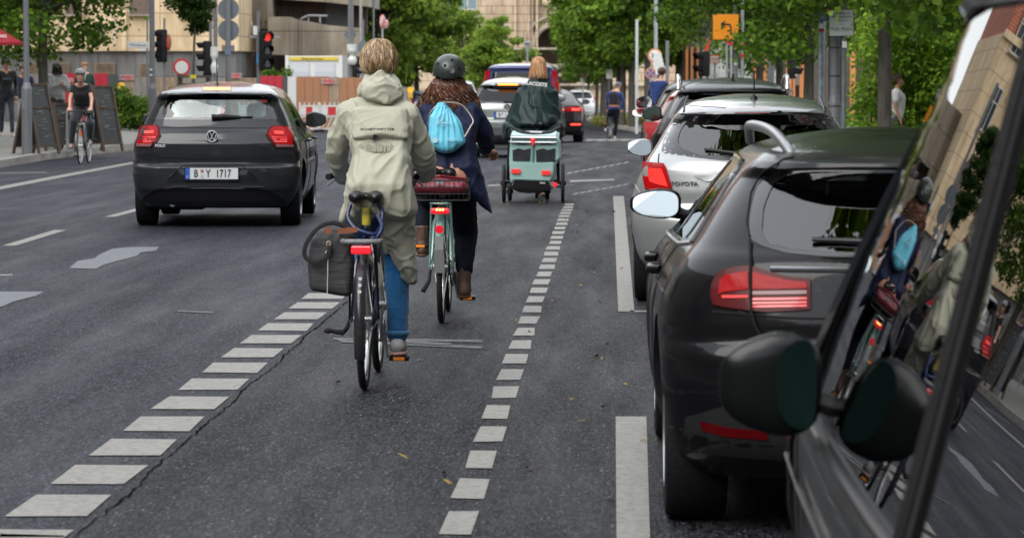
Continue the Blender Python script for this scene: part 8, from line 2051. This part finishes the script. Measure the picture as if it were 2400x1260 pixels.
r6, q, qh = figure('man in a blue jacket with brown hair riding off beyond the parked cars', D, SKIN, cloth('blue_jacket', (.012, .03, .13), .7), M_DNAVY, M_BLK, voxel=.018, top_low=.12)
cap_hair(D['head'], frame((.3, 1, 0)), r6, [(.06, .03, .015), (.14, .07, .035)], r6, 350, .07, 1.05, 14, rad=.006, low=-.4)
# ---------------------------------------------------------------- pedestrians
def walker(label, px, y, py_head, py_feet, face_dir, top, legs, shoe, skin, hair_cols, hair_len=.06, group=None, k=None, arms=None, stride=.12, **kw):
    z0 = hz(py_feet, y); h = hz(py_head, y) - z0; x = wx(px, y); f = Vector(face_dir).normalized(); q_ = frame(f); B_ = lambda a, b, c: Vector((x, y, z0)) + q_ @ Vector((a * h, b * h, c * h))
    D_ = dict(ground=z0, fwd=f, pel=B_(0, 0, .53), chest=B_(0, 0, .73), neck=B_(0, .005, .83), head=B_(0, .015, .915), shL=B_(-.10, 0, .80), shR=B_(.10, 0, .80), elL=B_(-.13, -.03, .64), elR=B_(.13, .0, .64), wrL=B_(-.12, .06, .52), wrR=B_(.13, .05, .51),
              hipL=B_(-.05, 0, .50), hipR=B_(.05, 0, .50), knL=B_(-.055, stride * .6, .28), knR=B_(.055, -.01, .28), anL=B_(-.055, stride * .9, .052), anR=B_(.055, -stride * .6, .06), toeL=f, toeR=f)
    if arms: 
        for kk, v in arms.items(): D_[kk] = B_(*v)
    r_, _, _ = figure(label, D_, skin, top, legs, shoe, voxel=.015, group=group, face_on=f.y < .3, curl=.5, **kw)
    cap_hair(D_['head'], q_, r_, hair_cols, r_, 420, hair_len, 1.04, abs(hash((px, 7))) % 1000 + 20, 1.0, rad=.006, low=-.45 if hair_len > .1 else -.3)
    return r_, D_, q_
r7, D7, _ = walker('young man in a black sweater and washed jeans walking at the left edge', 10, 80, 134, 322, (.35, -1, 0), cloth('black_sweater', (.012, .014, .016)), cloth('washed_jeans', (.03, .04, .055), var=.5), mat('white_trainer', (.55, .53, .48), .6), SKIN_T, [(.01, .01, .01), (.03, .025, .02)], .09)
bm = BM(); box(bm, D7['chest'] + Vector((.04, -.16, .0)), (.2, .01, .05)); pin(put('sweater_print', bm, mat('sweater_print', (.06, .08, .09), .8)), r7)
r8, D8, _ = walker('person in navy hoodie and white trousers behind the thick lamp post', 52, 82, 150, 322, (-.2, -1, 0), cloth('navy_hoodie', (.012, .018, .05)), cloth('white_trousers', (.42, .42, .43)), M_BLK, SKIN, [(.03, .02, .012), (.08, .05, .03)], .07)
r9, D9, _ = walker('young woman with long black hair wrapped in a pale grey shawl', 130, 79, 146, 325, (.75, -1, 0), cloth('pale_grey_shawl', (.38, .38, .37)), cloth('dark_skirt_trousers', (.05, .05, .055)), mat('white_trainer', (.55, .53, .48)), SKIN_P, [(.008, .006, .005), (.03, .02, .015)], .30,
    arms=dict(elL=(-.13, .05, .66), wrL=(-.03, .12, .72), elR=(.13, .03, .66), wrR=(.04, .13, .70)), skirt=None, thick=1.0)
B9 = D9; sculpt('shawl', [[(B9['neck'] - Zv * .03, .075), (B9['shL'], .08), (B9['shR'], .08)], [(B9['shR'], .085), (B9['elR'], .085), (B9['chest'], .14)], [(B9['shL'], .085), (B9['elL'], .085), (B9['chest'], .14)], [(B9['chest'], .15), (B9['pel'] + Zv * .05, (.17, .13, .05)), (B9['elR'] - Zv * .1, .05)]], cloth('pale_grey_shawl', (.38, .38, .37)), r9, .015, 3, .014, 9)
r10, D10, _ = walker('fair haired man in dark green jacket and light shirt behind the cycling woman', 195, 90, 144, 312, (.2, -1, 0), cloth('dark_green_jacket', (.02, .045, .035)), cloth('dark_jeans', (.02, .025, .04)), M_BLK, SKIN_P, [(.22, .10, .04), (.38, .2, .09)], .06)
bm = BM(); prism(bm, [D10['neck'] + Vector((-.04, -.11, -.02)), D10['neck'] + Vector((.06, -.11, -.02)), D10['chest'] + Vector((.02, -.15, -.02))], (0, .02, 0)); pin(put('shirt', bm, cloth('light_shirt', (.45, .5, .55))), r10)
r11, D11, _ = walker('person in a white t-shirt walking right beside the nearest street tree', 2098, 61, 172, 392, (1, -.15, 0), cloth('white_tshirt', (.60, .60, .61)), cloth('grey_trousers', (.07, .075, .08)), M_BLK, SKIN_T, [(.03, .015, .01), (.07, .035, .02)], .05, sleeve=.5)
r12, D12, _ = walker('grey haired man seen between timber posts, only his head above the parked cars', 1850, 99, 208, 352, (-.3, -1, 0), cloth('pale_red_shirt', (.45, .2, .18)), M_DNAVY, M_BLK, SKIN_P, [(.2, .19, .18), (.4, .39, .38)], .03)
# ================================================================ ADDED BLOCKS OUT OF VIEW, keeping low sky off paint and road
M_PLAST = panel_mat('pale_render_facade', (.22, .20, .175), (.20, .185, .16), (.2, .18, .15), 3.0, 3.4)
M_PLAST2 = panel_mat('grey_facade', (.13, .13, .135), (.12, .12, .125), (.1, .1, .1), 3.0, 3.4)
def terrace(x0, x1, y0, y1, h, m, label, side):
    """added block out of view that shuts off low sky; side = which face carries the windows"""
    r = root('added_street_block', (x0 + x1) / 2, (y0 + y1) / 2, 0, label, 'building', 'added buildings out of view shutting off low sky')
    bm = BM(); box(bm, ((x0 + x1) / 2, (y0 + y1) / 2, h / 2 - .5), (x1 - x0, y1 - y0, h + 1)); pin(put('wall', bm, m), r)
    bm = BM(); L_ = (y1 - y0) if side in ('w', 'e') else (x1 - x0); n = int(L_ / 3)
    for f in range(int(h / 3.5)):
        for k in range(n):
            t = (k + .5) / n; z = 2.0 + f * 3.5
            if side == 'e': box(bm, (x1, y0 + L_ * t, z), (.1, 1.3, 1.9))
            elif side == 'w': box(bm, (x0, y0 + L_ * t, z), (.1, 1.3, 1.9))
            else: box(bm, (x0 + L_ * t, y1, z), (1.3, .1, 1.9))
    o = pin(put('windows', bm, M_WGL), r); o['kind'] = 'stuff'
terrace(-42, -24.5, -75, 112, 19, M_PLAST, 'added pale terrace out of view, shutting off low sky on the left', 'e')
terrace(13, 28, -75, 58, 20, M_PLAST2, 'added grey terrace out of view, shutting off low sky on the right', 'w')
terrace(-30, 34, -110, -82, 20, M_PLAST, 'added pale terrace shutting off low sky behind the viewer', 'n')
